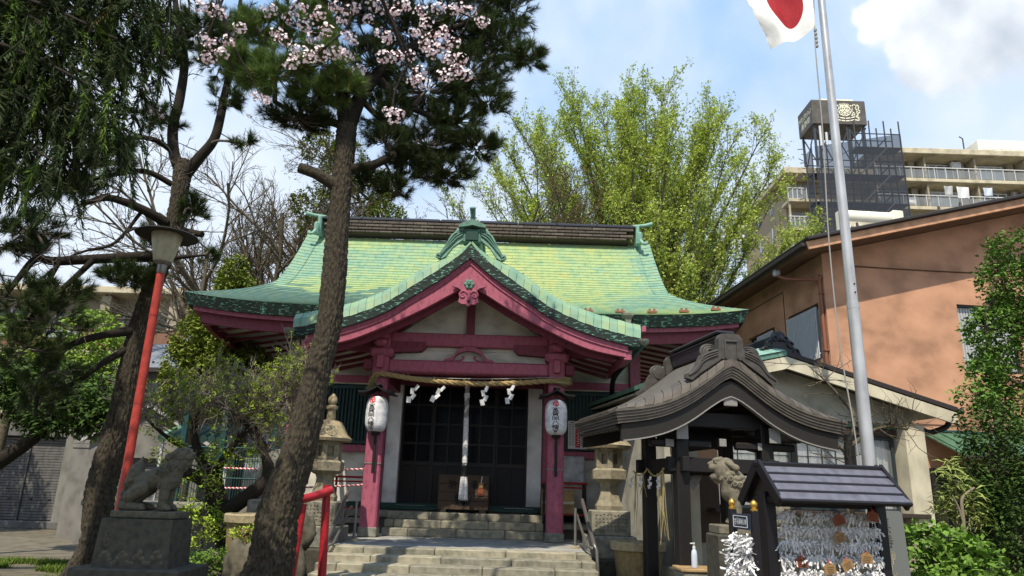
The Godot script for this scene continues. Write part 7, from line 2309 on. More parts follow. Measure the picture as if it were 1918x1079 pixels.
func lion_dog(open: bool) -> ArrayMesh:       # facing +x, feet at y = 0, about 0.78 m tall
	var P := []
	var add := func(ax: float, ay: float, az: float, bx: float, by: float, bz: float, ra: float, rb: float, k: float) -> void:
		P.append([Vector3(ax, ay, az), Vector3(bx, by, bz), ra, rb, k])
	var both := func(ax: float, ay: float, az: float, bx: float, by: float, bz: float, ra: float, rb: float, k: float) -> void:
		for sz in [-1, 1]:
			P.append([Vector3(ax, ay, az * sz), Vector3(bx, by, bz * sz), ra, rb, k])
	add.call(0.15, 0.44, 0, -0.17, 0.33, 0, 0.14, 0.125, 0.05)      # trunk
	add.call(0.19, 0.38, 0, 0.20, 0.50, 0, 0.14, 0.12, 0.06)        # chest
	add.call(-0.20, 0.25, 0, -0.27, 0.18, 0, 0.135, 0.13, 0.06)       # rump
	both.call(-0.13, 0.27, 0.125, -0.29, 0.16, 0.135, 0.095, 0.075, 0.012)    # thighs
	both.call(-0.37, 0.055, 0.12, -0.10, 0.045, 0.13, 0.055, 0.045, 0.012)  # hind feet
	both.call(0.17, 0.38, 0.095, 0.165, 0.08, 0.105, 0.080, 0.056, 0.03)   # forelegs
	both.call(0.15, 0.050, 0.105, 0.235, 0.040, 0.11, 0.055, 0.042, 0.015)  # paws
	for t in [-0.032, 0.0, 0.032]:
		both.call(0.245, 0.034, 0.11 + t, 0.268, 0.026, 0.11 + t, 0.024, 0.017, 0.005)
		both.call(-0.085, 0.030, 0.13 + t, -0.062, 0.024, 0.13 + t, 0.022, 0.015, 0.005)
	add.call(0.19, 0.50, 0, 0.28, 0.60, 0, 0.135, 0.12, 0.05)        # neck
	add.call(0.26, 0.655, 0, 0.32, 0.66, 0, 0.115, 0.105, 0.03)      # skull
	both.call(0.35, 0.655, 0.042, 0.415, 0.648, 0.036, 0.052, 0.044, 0.015)  # upper lip
	add.call(0.36, 0.695, 0, 0.425, 0.685, 0, 0.052, 0.040, 0.015)     # muzzle
	both.call(0.415, 0.700, 0.028, 0.450, 0.692, 0.026, 0.026, 0.021, 0.006)  # nostrils
	both.call(0.315, 0.745, 0.045, 0.385, 0.735, 0.072, 0.034, 0.026, 0.006)    # brows
	both.call(0.372, 0.706, 0.075, 0.378, 0.706, 0.078, 0.020, 0.018, 0.003) # eyes
	if open:
		add.call(0.29, 0.56, 0, 0.395, 0.545, 0, 0.078, 0.052, 0.015)
		P.append([Vector3(0.35, 0.600, -0.03), Vector3(0.50, 0.596, 0.03), 0.024, 0.034, -1.0])
		P.append([Vector3(0.35, 0.600, 0.03), Vector3(0.50, 0.596, -0.03), 0.024, 0.034, -1.0])
		both.call(0.425, 0.618, 0.036, 0.427, 0.598, 0.036, 0.012, 0.006, 0.003)
	else:
		add.call(0.29, 0.585, 0, 0.395, 0.580, 0, 0.078, 0.052, 0.010)
		for e in [-1, 1]:
			P.append([Vector3(0.30, 0.612, 0.115 * e), Vector3(0.47, 0.617, 0.045 * e), 0.011, 0.010, -1.0])
		P.append([Vector3(0.465, 0.617, -0.06), Vector3(0.465, 0.617, 0.06), 0.010, 0.010, -1.0])
	both.call(0.245, 0.705, 0.105, 0.150, 0.640, 0.130, 0.030, 0.042, 0.006)  # ears
	both.call(0.150, 0.640, 0.130, 0.135, 0.615, 0.132, 0.040, 0.012, 0.008)
	for q in [[0.06, 0.47, 0.135, 0.040], [0.12, 0.445, 0.150, 0.046], [0.18, 0.455, 0.142, 0.044], [0.15, 0.515, 0.125, 0.042], [0.09, 0.53, 0.115, 0.038], [0.22, 0.515, 0.130, 0.042], [0.19, 0.575, 0.115, 0.038], [0.25, 0.555, 0.115, 0.038], [0.31, 0.525, 0.085, 0.032]]:
		both.call(q[0], q[1], q[2], q[0] + 0.012, q[1] - 0.014, q[2], q[3], q[3] * 0.8, 0.004)
	for q in [[0.34, 0.52, 0.035], [0.375, 0.515, 0.0], [0.305, 0.51, 0.065]]:
		both.call(q[0], q[1], q[2], q[0] - 0.02, q[1] - 0.04, q[2], 0.027, 0.01, 0.006)
	add.call(-0.33, 0.30, 0, -0.30, 0.46, 0, 0.085, 0.100, 0.03)     # tail, a standing flame
	add.call(-0.30, 0.46, 0, -0.24, 0.64, 0, 0.095, 0.010, 0.02)
	both.call(-0.36, 0.32, 0.05, -0.36, 0.50, 0.035, 0.055, 0.018, 0.006)
	both.call(-0.26, 0.36, 0.055, -0.22, 0.53, 0.03, 0.048, 0.014, 0.006)
	both.call(-0.31, 0.36, 0.085, -0.29, 0.54, 0.06, 0.042, 0.014, 0.005)
	both.call(-0.365, 0.29, 0.06, -0.37, 0.285, 0.07, 0.052, 0.040, 0.005)
	both.call(-0.395, 0.20, 0.07, -0.40, 0.18, 0.07, 0.045, 0.035, 0.006)
	both.call(-0.39, 0.12, 0.09, -0.395, 0.10, 0.09, 0.04, 0.034, 0.006)
	both.call(0.09, 0.30, 0.12, 0.095, 0.285, 0.125, 0.036, 0.028, 0.005)    # elbow curls
	var s := Sh.new()
	nets(s, P, Vector3(-0.48, -0.01, -0.26), Vector3(0.52, 0.80, 0.26), 0.0105)
	# curls standing on the shoulders and haunches
	for sz in [-1, 1]:
		for q in [[0.095, 0.292, 0.158, 0.026], [0.12, 0.445, 0.197, 0.034], [0.18, 0.455, 0.185, 0.032], [0.06, 0.47, 0.176, 0.028], [-0.37, 0.29, 0.118, 0.032], [0.22, 0.515, 0.172, 0.030]]:
			var p := []
			for e in 12:
				var a := e * 0.75
				p.append(Vector3(q[0] + cos(a) * q[3] * (1.0 - e * 0.06), q[1] + sin(a) * q[3] * (1.0 - e * 0.06), sz * q[2]))
			s.tube(p, [0.007], 5)
	return s.bake()

func statues() -> void:
	var a: Vector3 = Vector3(-4.12,1.29,-8.85)
	var L := put("lion_dog_statue", lion_dog(false), M.statue_stone, null, a)
	L.rotation.y = 0.06
	L.scale = Vector3(0.84, 0.95, 0.9)
	tag(L, "dark stone lion dog sitting on the left pedestal with its mouth closed", "statue", "guardian lion dogs")
	var P := thing("statue_pedestal", "stepped dark stone pedestal under the left lion dog", "pedestal", Vector3(a.x, 0, a.z), "pedestals of the lion dogs")
	box1("plinth_step", Vector3(a.x - 0.01, a.y - 0.04, a.z), Vector3(0.74, 0.08, 0.42), M.statue_stone, P, 0.012)
	var b := Sh.new()
	b.hexa([Vector3(a.x - 0.45, a.y - 0.60, a.z + 0.29), Vector3(a.x + 0.40, a.y - 0.60, a.z + 0.29), Vector3(a.x + 0.40, a.y - 0.60, a.z - 0.29), Vector3(a.x - 0.45, a.y - 0.60, a.z - 0.29), Vector3(a.x - 0.43, a.y - 0.085, a.z + 0.27), Vector3(a.x + 0.37, a.y - 0.085, a.z + 0.27), Vector3(a.x + 0.37, a.y - 0.085, a.z - 0.27), Vector3(a.x - 0.43, a.y - 0.085, a.z - 0.27)])
	obj("plinth", b, M.plinth_dark, P)
	box1("base", Vector3(a.x - 0.02, (a.y - 0.60) / 2, a.z), Vector3(1.22, a.y - 0.60, 0.86), M.plinth_dark, P, 0.02)
	var orn := Sh.new()
	for k in 26:
		var x := a.x - 0.36 + 0.68 * k / 25.0
		var y := a.y - 0.50 + 0.05 * sin(k * 0.9) + 0.02 * ux()
		orn.lathe([Vector2(0.001, 0.012), Vector2(0.02, 0.006), Vector2(0.032, 0)], 7, Transform3D(Basis(Vector3.RIGHT, PI / 2 - 0.06), Vector3(x, y, a.z + 0.284)))
	for e in 2:
		var p := []
		for k in 14:
			var an := k * 0.62
			p.append(Vector3(a.x - 0.31 + cos(an) * 0.05 * (1 - k * 0.05), a.y - 0.25 - e * 0.1 + sin(an) * 0.045 * (1 - k * 0.05), a.z + 0.276 + e * 0.004))
		orn.tube(p, [0.008], 5)
	obj("carving", orn, M.statue_stone, P)
	var c: Vector3 = Vector3(2.89,1.34,-8.85)
	var R := put("lion_dog_statue", lion_dog(true), M.statue_pale, null, c)
	R.rotation.y = PI - 0.20
	tag(R, "pale stone lion dog with open mouth behind the plaque rack", "statue", "guardian lion dogs")
	var Q := thing("statue_pedestal", "square grey stone pedestal with faint carving under the right lion dog", "pedestal", Vector3(c.x, 0, c.z), "pedestals of the lion dogs")
	box1("plinth_step", Vector3(c.x, c.y - 0.05, c.z), Vector3(0.88, 0.10, 0.46), M.statue_pale, Q, 0.012)
	box1("plinth", Vector3(c.x + 0.02, c.y - 0.40, c.z), Vector3(0.98, 0.60, 0.56), M.plinth_dark, Q, 0.02)
	box1("base", Vector3(c.x + 0.02, (c.y - 0.70) / 2, c.z), Vector3(1.4, c.y - 0.70, 0.9), M.granite_grey, Q, 0.02)
	var w := Sh.new()
	for k in 3:
		write(w, ["hou", "nou", "ga"][k], 0.08, func(p: Vector2) -> Vector3: return Vector3(c.x - 0.40 + p.x * 0.08, c.y - 0.32 - k * 0.11 + p.y * 0.09, c.z + 0.283))
	obj("inscription", w, M.granite_grey, Q)

func poles() -> void:
	# red lamp
	var b: Vector3 = Vector3(-4.88,4.50,-9.60)
	var L := thing("street_lamp", "leaning-looking red lamp post with a pale conical shade and dark hat", "street lamp", Vector3(b.x, 0, b.z))
	var lp := Sh.new()
	lp.tube([Vector3(b.x, 0, b.z), Vector3(b.x, 0.3, b.z), Vector3(b.x, b.y - 0.06, b.z)], [0.062, 0.060, 0.054], 18)
	for y in [1.4, 2.6, 3.8]:
		lp.tube([Vector3(b.x, y, b.z), Vector3(b.x, y + 0.012, b.z)], [0.060], 18)
	obj("pole", lp, M.lamp_red, L)
	var at := Transform3D(Basis(), b)
	var c := Sh.new()
	c.lathe([Vector2(0.055, -0.10), Vector2(0.062, -0.08), Vector2(0.064, 0.02), Vector2(0.10, 0.04), Vector2(0.115, 0.07)], 20, at)
	obj("collar", c, M.steel, L)
	var s := Sh.new()
	s.lathe([Vector2(0.105, 0.06), Vector2(0.125, 0.08), Vector2(0.205, 0.46), Vector2(0.20, 0.48), Vector2(0.001, 0.48)], 28, at)
	obj("lamp_shade", s, M.lamp_shade, L)
	var h := Sh.new()
	h.lathe([Vector2(0.001, 0.468), Vector2(0.21, 0.465), Vector2(0.40, 0.44), Vector2(0.415, 0.445), Vector2(0.40, 0.462), Vector2(0.22, 0.51), Vector2(0.05, 0.55), Vector2(0.001, 0.552)], 32, at)
	obj("lamp_hat", h, M.lamp_hat, L)
	# flagpole
	var f: Vector3 = Vector3(4.67,2.05,-9.50)
	var F := thing("flagpole", "tall tapering steel flagpole behind the plaque rack", "flagpole", Vector3(f.x, 0, f.z))
	var pl := Sh.new()
	pl.tube([Vector3(f.x, 0, f.z), Vector3(f.x, 4.25, f.z)], [0.088, 0.078], 24)
	pl.tube([Vector3(f.x, 4.25, f.z), Vector3(f.x, 10.6, f.z)], [0.070, 0.050], 24)
	pl.tube([Vector3(f.x, 4.18, f.z), Vector3(f.x, 4.27, f.z)], [0.0805], 24)
	obj("pole", pl, M.steel_pole, F)
	for y in [4.40, 4.52]:
		var sc := Sh.new()
		sc.lathe([Vector2(0.012, 0), Vector2(0.012, 0.008), Vector2(0.001, 0.01)], 8, Transform3D(Basis(Vector3.RIGHT, PI / 2), Vector3(f.x + 0.015, y, f.z + 0.072)))
		obj("screw", sc, M.black_iron, F)
	var kn := Sh.new()
	kn.lathe([Vector2(0.05, 0), Vector2(0.08, 0.03), Vector2(0.09, 0.10), Vector2(0.06, 0.16), Vector2(0.001, 0.18)], 16, Transform3D(Basis(), Vector3(f.x, 10.6, f.z)))
	obj("finial", kn, M.gold, F)
	box1("cleat", Vector3(f.x - 0.10, 1.3, f.z + 0.03), Vector3(0.03, 0.16, 0.04), M.steel, F)
	var hp := smooth([Vector3(f.x - 0.06, 10.5, f.z + 0.05), Vector3(4.49,8.52,-9.45), Vector3(4.45,7.93,-9.40), Vector3(4.44,6.78,-9.40), Vector3(4.38,5.13,-9.40), Vector3(4.39,3.70,-9.40), Vector3(4.47,2.58,-9.40), Vector3(f.x - 0.12, 1.3, f.z + 0.06)], 8)
	var hr := Sh.new()
	hr.tube(hp, [0.010], 5)
	for k in 5:
		var q: Vector3 = Vector3(4.50,8.55,-9.44)
		hr.lathe([Vector2(0.001, 0.03), Vector2(0.022, 0.02), Vector2(0.026, 0), Vector2(0.02, -0.02), Vector2(0.001, -0.03)], 8, Transform3D(Basis(), q - Vector3(0, 0.07 * k, 0)))
	obj("halyard", hr, M.rope_grey, F)
	var tl: Vector3 = Vector3(4.54,9.75,-9.45)
	var bl: Vector3 = Vector3(4.50,8.62,-9.45)
	var tr: Vector3 = Vector3(3.29,9.89,-9.85)
	var br: Vector3 = Vector3(3.90,8.36,-9.65)
	var fl := Sh.new()
	fl.has_uv = true
	var rows := []
	for r in 25:
		var t := r / 24.0
		var row := PackedVector3Array()
		for k in 37:
			var u := k / 36.0
			var uu := u * 0.72 + 0.28 * u * u
			var p := tl.lerp(tr, uu).lerp(bl.lerp(br, uu), t)
			var sag := sin(u * PI) * 0.05 * (0.4 + t)
			var wv := sin(u * 7.0 + t * 2.6) * 0.10 * u + sin(u * 16.0 - t * 5.0) * 0.026 * u + sin(t * 9.0 + u * 3.0) * 0.015
			p += Vector3(0.02 * sin(t * 11.0 + u * 5.0) * u, -sag, wv)
			if u > 0.97: p += Vector3(ux() * 0.012, ux() * 0.01, 0)
			row.append(p)
		rows.append(row)
	fl.grid(rows)
	var im := Image.create(600, 400, false, Image.FORMAT_RGB8)
	var nz := noise(0.02, 3, FastNoiseLite.TYPE_SIMPLEX_SMOOTH, 77)
	for y in 400:
		for x in 600:
			var d := Vector2((x - 280) / 1.22, y - 205).length()
			var w := 0.90 + nz.get_noise_2d(x, y) * 0.04
			var cl := Color(w, w, w * 0.985)
			if d < 128.0:
				cl = Color(0.62, 0.06, 0.12) * (0.95 + nz.get_noise_2d(x * 2, y * 2) * 0.12)
			elif d < 130.0:
				cl = Color(0.8, 0.5, 0.52)
			im.set_pixel(x, y, cl)
	var m := StandardMaterial3D.new()
	m.resource_name = "flag_cloth"
	m.albedo_texture = ImageTexture.create_from_image(im)
	m.roughness = 0.85
	m.cull_mode = BaseMaterial3D.CULL_DISABLED
	m.backlight_enabled = true
	m.backlight = Color(0.55, 0.55, 0.55)
	tag(obj("flag", fl, m), "white flag with a red disc flying from the steel pole", "flag")
	# red support frame at the leaning pine
	var S := thing("tree_support", "red painted log frame propping the leaning pine beside the steps", "tree support", Vector3(-2.6, 0, -10.2))
	tube1("post", [Vector3(-2.63,-0.09,-9.75), Vector3(-2.67,0.53,-9.75), Vector3(-2.63,1.40,-9.80)], [0.062, 0.058, 0.054], M.red_paint, S, 14)
	tube1("post", [Vector3(-2.31,-0.14,-10.10), Vector3(-2.36,0.50,-10.10), Vector3(-2.41,1.65,-10.10)], [0.060, 0.056, 0.052], M.red_paint, S, 14)
	tube1("rail", smooth([Vector3(-2.33,1.59,-10.05), Vector3(-2.45,1.53,-9.95), Vector3(-2.60,1.47,-9.75), Vector3(-2.80,1.46,-9.60), Vector3(-3.01,1.52,-9.50)], 4), [0.056], M.red_paint, S, 14)

func small_things() -> void:
	for k in 2:
		var b: Vector3 = Vector3(-3.74,0.37,-11.30) if k == 0 else Vector3(2.02,0.58,-11.50)
		b.y = minf(b.y, 0.35)
		var top: float = 1.21 - b.y if k == 0 else 0.98 - b.y
		var T := thing("stone_tub", ["stained ochre stone tub behind the leaning pine trunk", "stained grey stone tub behind the water pavilion's posts"][k], "tub", b, "stone tubs")
		var s := Sh.new()
		s.lathe([Vector2(0.001, 0), Vector2(0.30, 0), Vector2(0.31, 0.05), Vector2(0.37, top - 0.12), Vector2(0.37, top - 0.12)], 30, Transform3D(Basis(), b))
		obj("tub", s, M.barrel, T)
		var r := Sh.new()
		r.lathe([Vector2(0.37, top - 0.125), Vector2(0.41, top - 0.12), Vector2(0.42, top - 0.02), Vector2(0.40, top), Vector2(0.33, top), Vector2(0.32, top - 0.08), Vector2(0.001, top - 0.08)], 30, Transform3D(Basis(), b))
		obj("rim", r, M.barrel_rim, T)
		var g := Sh.new()
		g.box(Vector3(b.x, b.y / 2 - 0.01, b.z), Vector3(0.9, b.y, 0.8), 0.03)
		obj("footing", g, M.granite_grey, T)
	# rocks round the foot of the pine and the old stele
	var spots := [[Vector3(-3.60,0.62,-10.60), 0.24, 0.48, "pointed grey rock left of the leaning pine's foot"], [Vector3(-2.99,0.68,-10.90), 0.20, 0.42, "rounded dark rock between the red posts"], [Vector3(-3.19,1.07,-11.80), 0.24, 0.32, "flat-topped rock behind the left red post"], [Vector3(-3.56,0.84,-11.60), 0.28, 0.3, "mossy rock hidden behind the leaning pine trunk"], [Vector3(-4.09,0.50,-11.00), 0.24, 0.26, "low rock under the twiggy shrub"]]
	for q in spots:
		var f := noise(0.9, 4, FastNoiseLite.TYPE_SIMPLEX_SMOOTH, rng.randi() % 1000)
		var rows := []
		for r in 15:
			var th := PI * r / 14.0
			var row := PackedVector3Array()
			for k in 21:
				var ph := TAU * k / 20.0
				var d := Vector3(sin(th) * cos(ph), cos(th), sin(th) * sin(ph))
				var e := 1.0 + f.get_noise_3dv(d) * 0.4
				row.append(Vector3(d.x * q[1], d.y * q[2], d.z * q[1]) * e)
			rows.append(row)
		var s := Sh.new()
		s.grid(rows)
		var o := put("rock", s.bake(), M.rock, null, q[0] - Vector3(0, q[2] * 0.45, 0))
		tag(o, q[3], "rock", "garden rocks beside the pine")
	var st := Sh.new()
	var c: Vector3 = Vector3(-3.76,1.71,-12.20)
	var pg := PackedVector2Array()
	for k in 20:
		var a := TAU * k / 20.0
		pg.append(Vector2(cos(a) * 0.30 * (1.0 + 0.1 * sin(a)), sin(a) * 0.50))
	st.extrude(pg, 0.14, Transform3D(Basis(Vector3.BACK, -0.12), c))
	st.box(c + Vector3(0, -c.y / 2 - 0.15, 0), Vector3(0.7, c.y - 0.3, 0.4), 0.03)
	tag(obj("stone_stele", st, M.granite_grey), "smooth oval grey stele half hidden by the leaning pine trunk", "stele")

# ---------------------------------------------------------------- trees
func limb(s: Sh, pts: Array, r: Array, sides := 8, per := 5, rough := 0.0, f: FastNoiseLite = null) -> Array:
	var p := smooth(pts, per)
	var rr := spread(r, p.size())
	if f == null:
		s.tube(p, rr, sides, sides > 5)
		return p
	# a trunk whose bark stands up in plates
	var m := p.size()
	var x := Vector3(1, 0, 0.01)
	var rows := []
	for k in m:
		var t: Vector3 = (p[mini(k + 1, m - 1)] - p[maxi(k - 1, 0)]).normalized()
		x = (x - t * x.dot(t)).normalized()
		var y := t.cross(x)
		var row := PackedVector3Array()
		for e in sides + 1:
			var a := TAU * e / sides
			var d := x * cos(a) + y * sin(a)
			var q: Vector3 = p[k] + d * rr[k]
			var g := f.get_noise_3d(q.x * 1.0, q.y * 0.42, q.z * 1.0)
			var big := sin(q.y * 3.1 + a * 2.0) * 0.03 + sin(q.y * 7.3 + a * 3.0) * 0.018
			row.append(q + d * rr[k] * (big + rough * clampf((g + 0.92) * 3.2, 0.0, 1.0)))
		rows.append(row)
	s.grid(rows, true)
	return p

func grow(s: Sh, p: Vector3, d: Vector3, length: float, r: float, depth: int, o: Dictionary, ends: Array) -> void:
	var seg := 5 if depth > 1 else 3
	var pts := [p]
	var dir := d
	for k in seg:
		dir = (dir + rv() * o.wander + Vector3.UP * o.up).normalized()
		pts.append(pts[-1] + dir * length / seg)
	s.tube(pts, spread([r, r * 0.55], pts.size()), 6 if r > 0.05 else 4 if r > 0.015 else 3, false)
	if depth <= o.get("leaf_from", 0):
		for k in pts.size() - 1:
			ends.append([pts[k].lerp(pts[k + 1], rng.randf()), (pts[k + 1] - pts[k]).normalized()])
		ends.append([pts[-1], dir])
	if depth == 0:
		return
	var kids: int = o.kids[depth - 1]
	for k in kids:
		var t := lerpf(o.get("bare", 0.25), 1.0, (k + rng.randf()) / kids)
		var i := mini(int(t * seg), seg - 1)
		var at: Vector3 = pts[i].lerp(pts[i + 1], t * seg - i)
		var ax: Vector3 = (pts[i + 1] - pts[i]).normalized()
		var side := ax.cross(rv()).normalized()
		var nd: Vector3 = (ax * (1.0 - o.spread) + side * o.spread * rng.randf_range(0.7, 1.2)).normalized()
		grow(s, at, nd, length * o.ratio * rng.randf_range(0.7, 1.15) * (1.15 - 0.45 * t), maxf(r * 0.55 * (1.1 - 0.4 * t), o.get("thin", 0.004)), depth - 1, o, ends)

func leaf(s: Sh, at: Vector3, d: Vector3, up: Vector3, l: float, w: float, droop := 0.15) -> void:
	var x := d.cross(up).normalized() * w * 0.5
	var m := at + d * l * 0.5 - up * droop * l * 0.2
	var e := at + d * l - up * droop * l
	s.tri(at, m - x, m + up * w * 0.08); s.tri(at, m + up * w * 0.08, m + x)
	s.tri(m - x, e, m + up * w * 0.08); s.tri(m + up * w * 0.08, e, m + x)

func leaf_bunch(count: int, l: float, w: float, reach: float, droop := 0.2) -> ArrayMesh:
	var s := Sh.new()
	for k in count:
		var d := ball().normalized()
		d.y = d.y * 0.6 + 0.15
		d = d.normalized()
		leaf(s, ball() * reach, d, (Vector3.UP + rv() * 0.5).normalized(), l * rng.randf_range(0.7, 1.2), w * rng.randf_range(0.8, 1.2), droop)
	return s.bake()

func needle_tuft(count: int, l: float, w: float, open: float) -> ArrayMesh:     # along +y
	var s := Sh.new()
	for k in count:
		var a := rng.randf() * TAU
		var h := rng.randf_range(0.0, l * 0.75)
		var d := (Vector3(cos(a), 0, sin(a)) * open * rng.randf_range(0.55, 1.2) + Vector3.UP).normalized()
		var b := Vector3(0, h, 0)
		var x := d.cross(rv()).normalized() * w
		s.tri(b - x, b + x, b + d * l * rng.randf_range(0.8, 1.15))
	s.tube([Vector3.ZERO, Vector3(0, l * 0.8, 0)], [0.006, 0.004], 3, false)
	return s.bake()

func aim(d: Vector3, sc: float) -> Basis:     # +y along d
	var y := d.normalized()
	var x := y.cross(Vector3(0.3, 0.1, 0.9)).normalized()
	return (Basis(x, y, x.cross(y)) * Basis(Vector3.UP, rng.randf() * TAU)).scaled_local(Vector3.ONE * sc)

func tinted(t: float) -> Color: return Color(t, t, t)

# clumps of needles: [centre, half sizes, how many shoots, tone]
func needle_clumps(s: Sh, clumps: Array, from: Array, ts: Array, cs: Array, candle_at: Array) -> void:
	for q in clumps:
		var c: Vector3 = q[0]
		var h: Vector3 = q[1]
		var best: Vector3 = from[0]
		for p in from:
			if p.distance_to(c) + absf(p.y - c.y) * 0.4 < best.distance_to(c) + absf(best.y - c.y) * 0.4: best = p
		var mid := best.lerp(c, 0.5) + rv() * 0.12 + Vector3(0, 0.10, 0)
		limb(s, [best, mid, c], [0.035, 0.022, 0.014], 5, 4)
		var subs := int(q[2] * 1.45)
		for k in subs:
			var e := ball()
			e = e.normalized() * pow(e.length(), 0.5)
			var tip := c + e * h
			var st := c + e * h * 0.15 + Vector3(0, -0.03, 0)
			var m2 := st.lerp(tip, 0.55) + rv() * 0.04 + Vector3(0, -0.03, 0)
			s.tube([st, m2, tip], [0.009, 0.007, 0.005], 3, false)
			for j in 4:
				var t := 0.35 + 0.65 * (j + 1) / 4.0
				var p := st.lerp(m2, t * 2.0) if t < 0.5 else m2.lerp(tip, t * 2.0 - 1.0)
				var d := (tip - st).normalized() * (1.0 if j == 3 else 0.6) + rv() * 0.55 + Vector3(0, 0.55, 0)
				ts.append(Transform3D(aim(d, rng.randf_range(0.8, 1.15)), p))
				cs.append(tinted(q[3] * rng.randf_range(0.75, 1.25)))
				if q.size() > 4 and j == 3 and rng.randf() < q[4]: candle_at.append([p, d])

func candles(at: Array, parent: Node) -> void:
	var s := Sh.new()
	for q in at:
		for k in 3:
			var d: Vector3 = (q[1].normalized() + rv() * 0.45 + Vector3.UP * 0.5).normalized()
			s.tube([q[0] + d * 0.03, q[0] + d * 0.06, q[0] + d * 0.10], [0.007, 0.011, 0.003], 5, false)
	obj("new_shoots", s, M.candle, parent).set_meta("kind", "stuff")

func leafy(called: String, label: String, cat: String, group: String, base: Vector3, trunk: Array, tr: Array, clumps: Array, bunch: Mesh, mt: Material, bark: Material) -> Node3D:
	var T := thing(called, label, cat, base, group)
	var w := Sh.new()
	var path := limb(w, trunk, tr, 9, 5)
	var ts := []
	var cs := []
	for q in clumps:
		var c: Vector3 = q[0]
		var h: Vector3 = q[1]
		var best: Vector3 = path[0]
		for p in path:
			if p.distance_to(c) < best.distance_to(c): best = p
		limb(w, [best, best.lerp(c, 0.55) + rv() * 0.1, c], [tr[-1] * 0.8 + 0.008, 0.008], 5, 3)
		var n: int = q[2]
		for k in int(n / 14.0) + 2:
			var e := c + ball().normalized() * h * 0.9
			w.tube([c, c.lerp(e, 0.5) + rv() * 0.06, e], [0.008, 0.006, 0.003], 3, false)
		var f := noise(1.3 / maxf(h.x, 0.2), 2, FastNoiseLite.TYPE_SIMPLEX_SMOOTH, rng.randi() % 999)
		for k in n:
			var e := ball()
			e = e.normalized() * pow(e.length(), 0.4)
			var p: Vector3 = c + e * h
			var g := f.get_noise_3dv(p)
			if g < -0.22: continue
			ts.append(Transform3D(Basis.from_euler(Vector3(ux() * 0.6, rng.randf() * TAU, ux() * 0.6)).scaled(Vector3.ONE * rng.randf_range(0.75, 1.25)), p))
			cs.append(tinted(q[3] * rng.randf_range(0.7, 1.3)))
	obj("trunk", w, bark, T)
	scatter("crown", bunch, mt, ts, T, cs)
	return T

func bare_tree(called: String, label: String, base: Vector3, height: float, r: float, o: Dictionary, mt: Material, group := "") -> Node3D:
	var T := thing(called, label, "tree", base, group)
	var s := Sh.new()
	var ends := []
	var fork: float = o.get("fork", 0.35)
	var top := base + Vector3(0, height * fork, 0)
	limb(s, [base, base.lerp(top, 0.5) + rv() * 0.1, top], [r, r * 0.8, r * 0.7], 9, 4)
	for k in o.leaders:
		var a: float = TAU * (k + rng.randf() * 0.5) / o.leaders
		var at := base.lerp(top, rng.randf_range(0.75, 1.0))
		var d := Vector3(cos(a) * o.open, 1.0, sin(a) * o.open).normalized()
		grow(s, at, d, height * (1.0 - fork) * rng.randf_range(0.65, 0.9) * o.get("stretch", 1.0), r * 0.5, o.kids.size(), o, ends)
	obj("trunk", s, mt, T)
	T.set_meta("ends", ends)
	return T

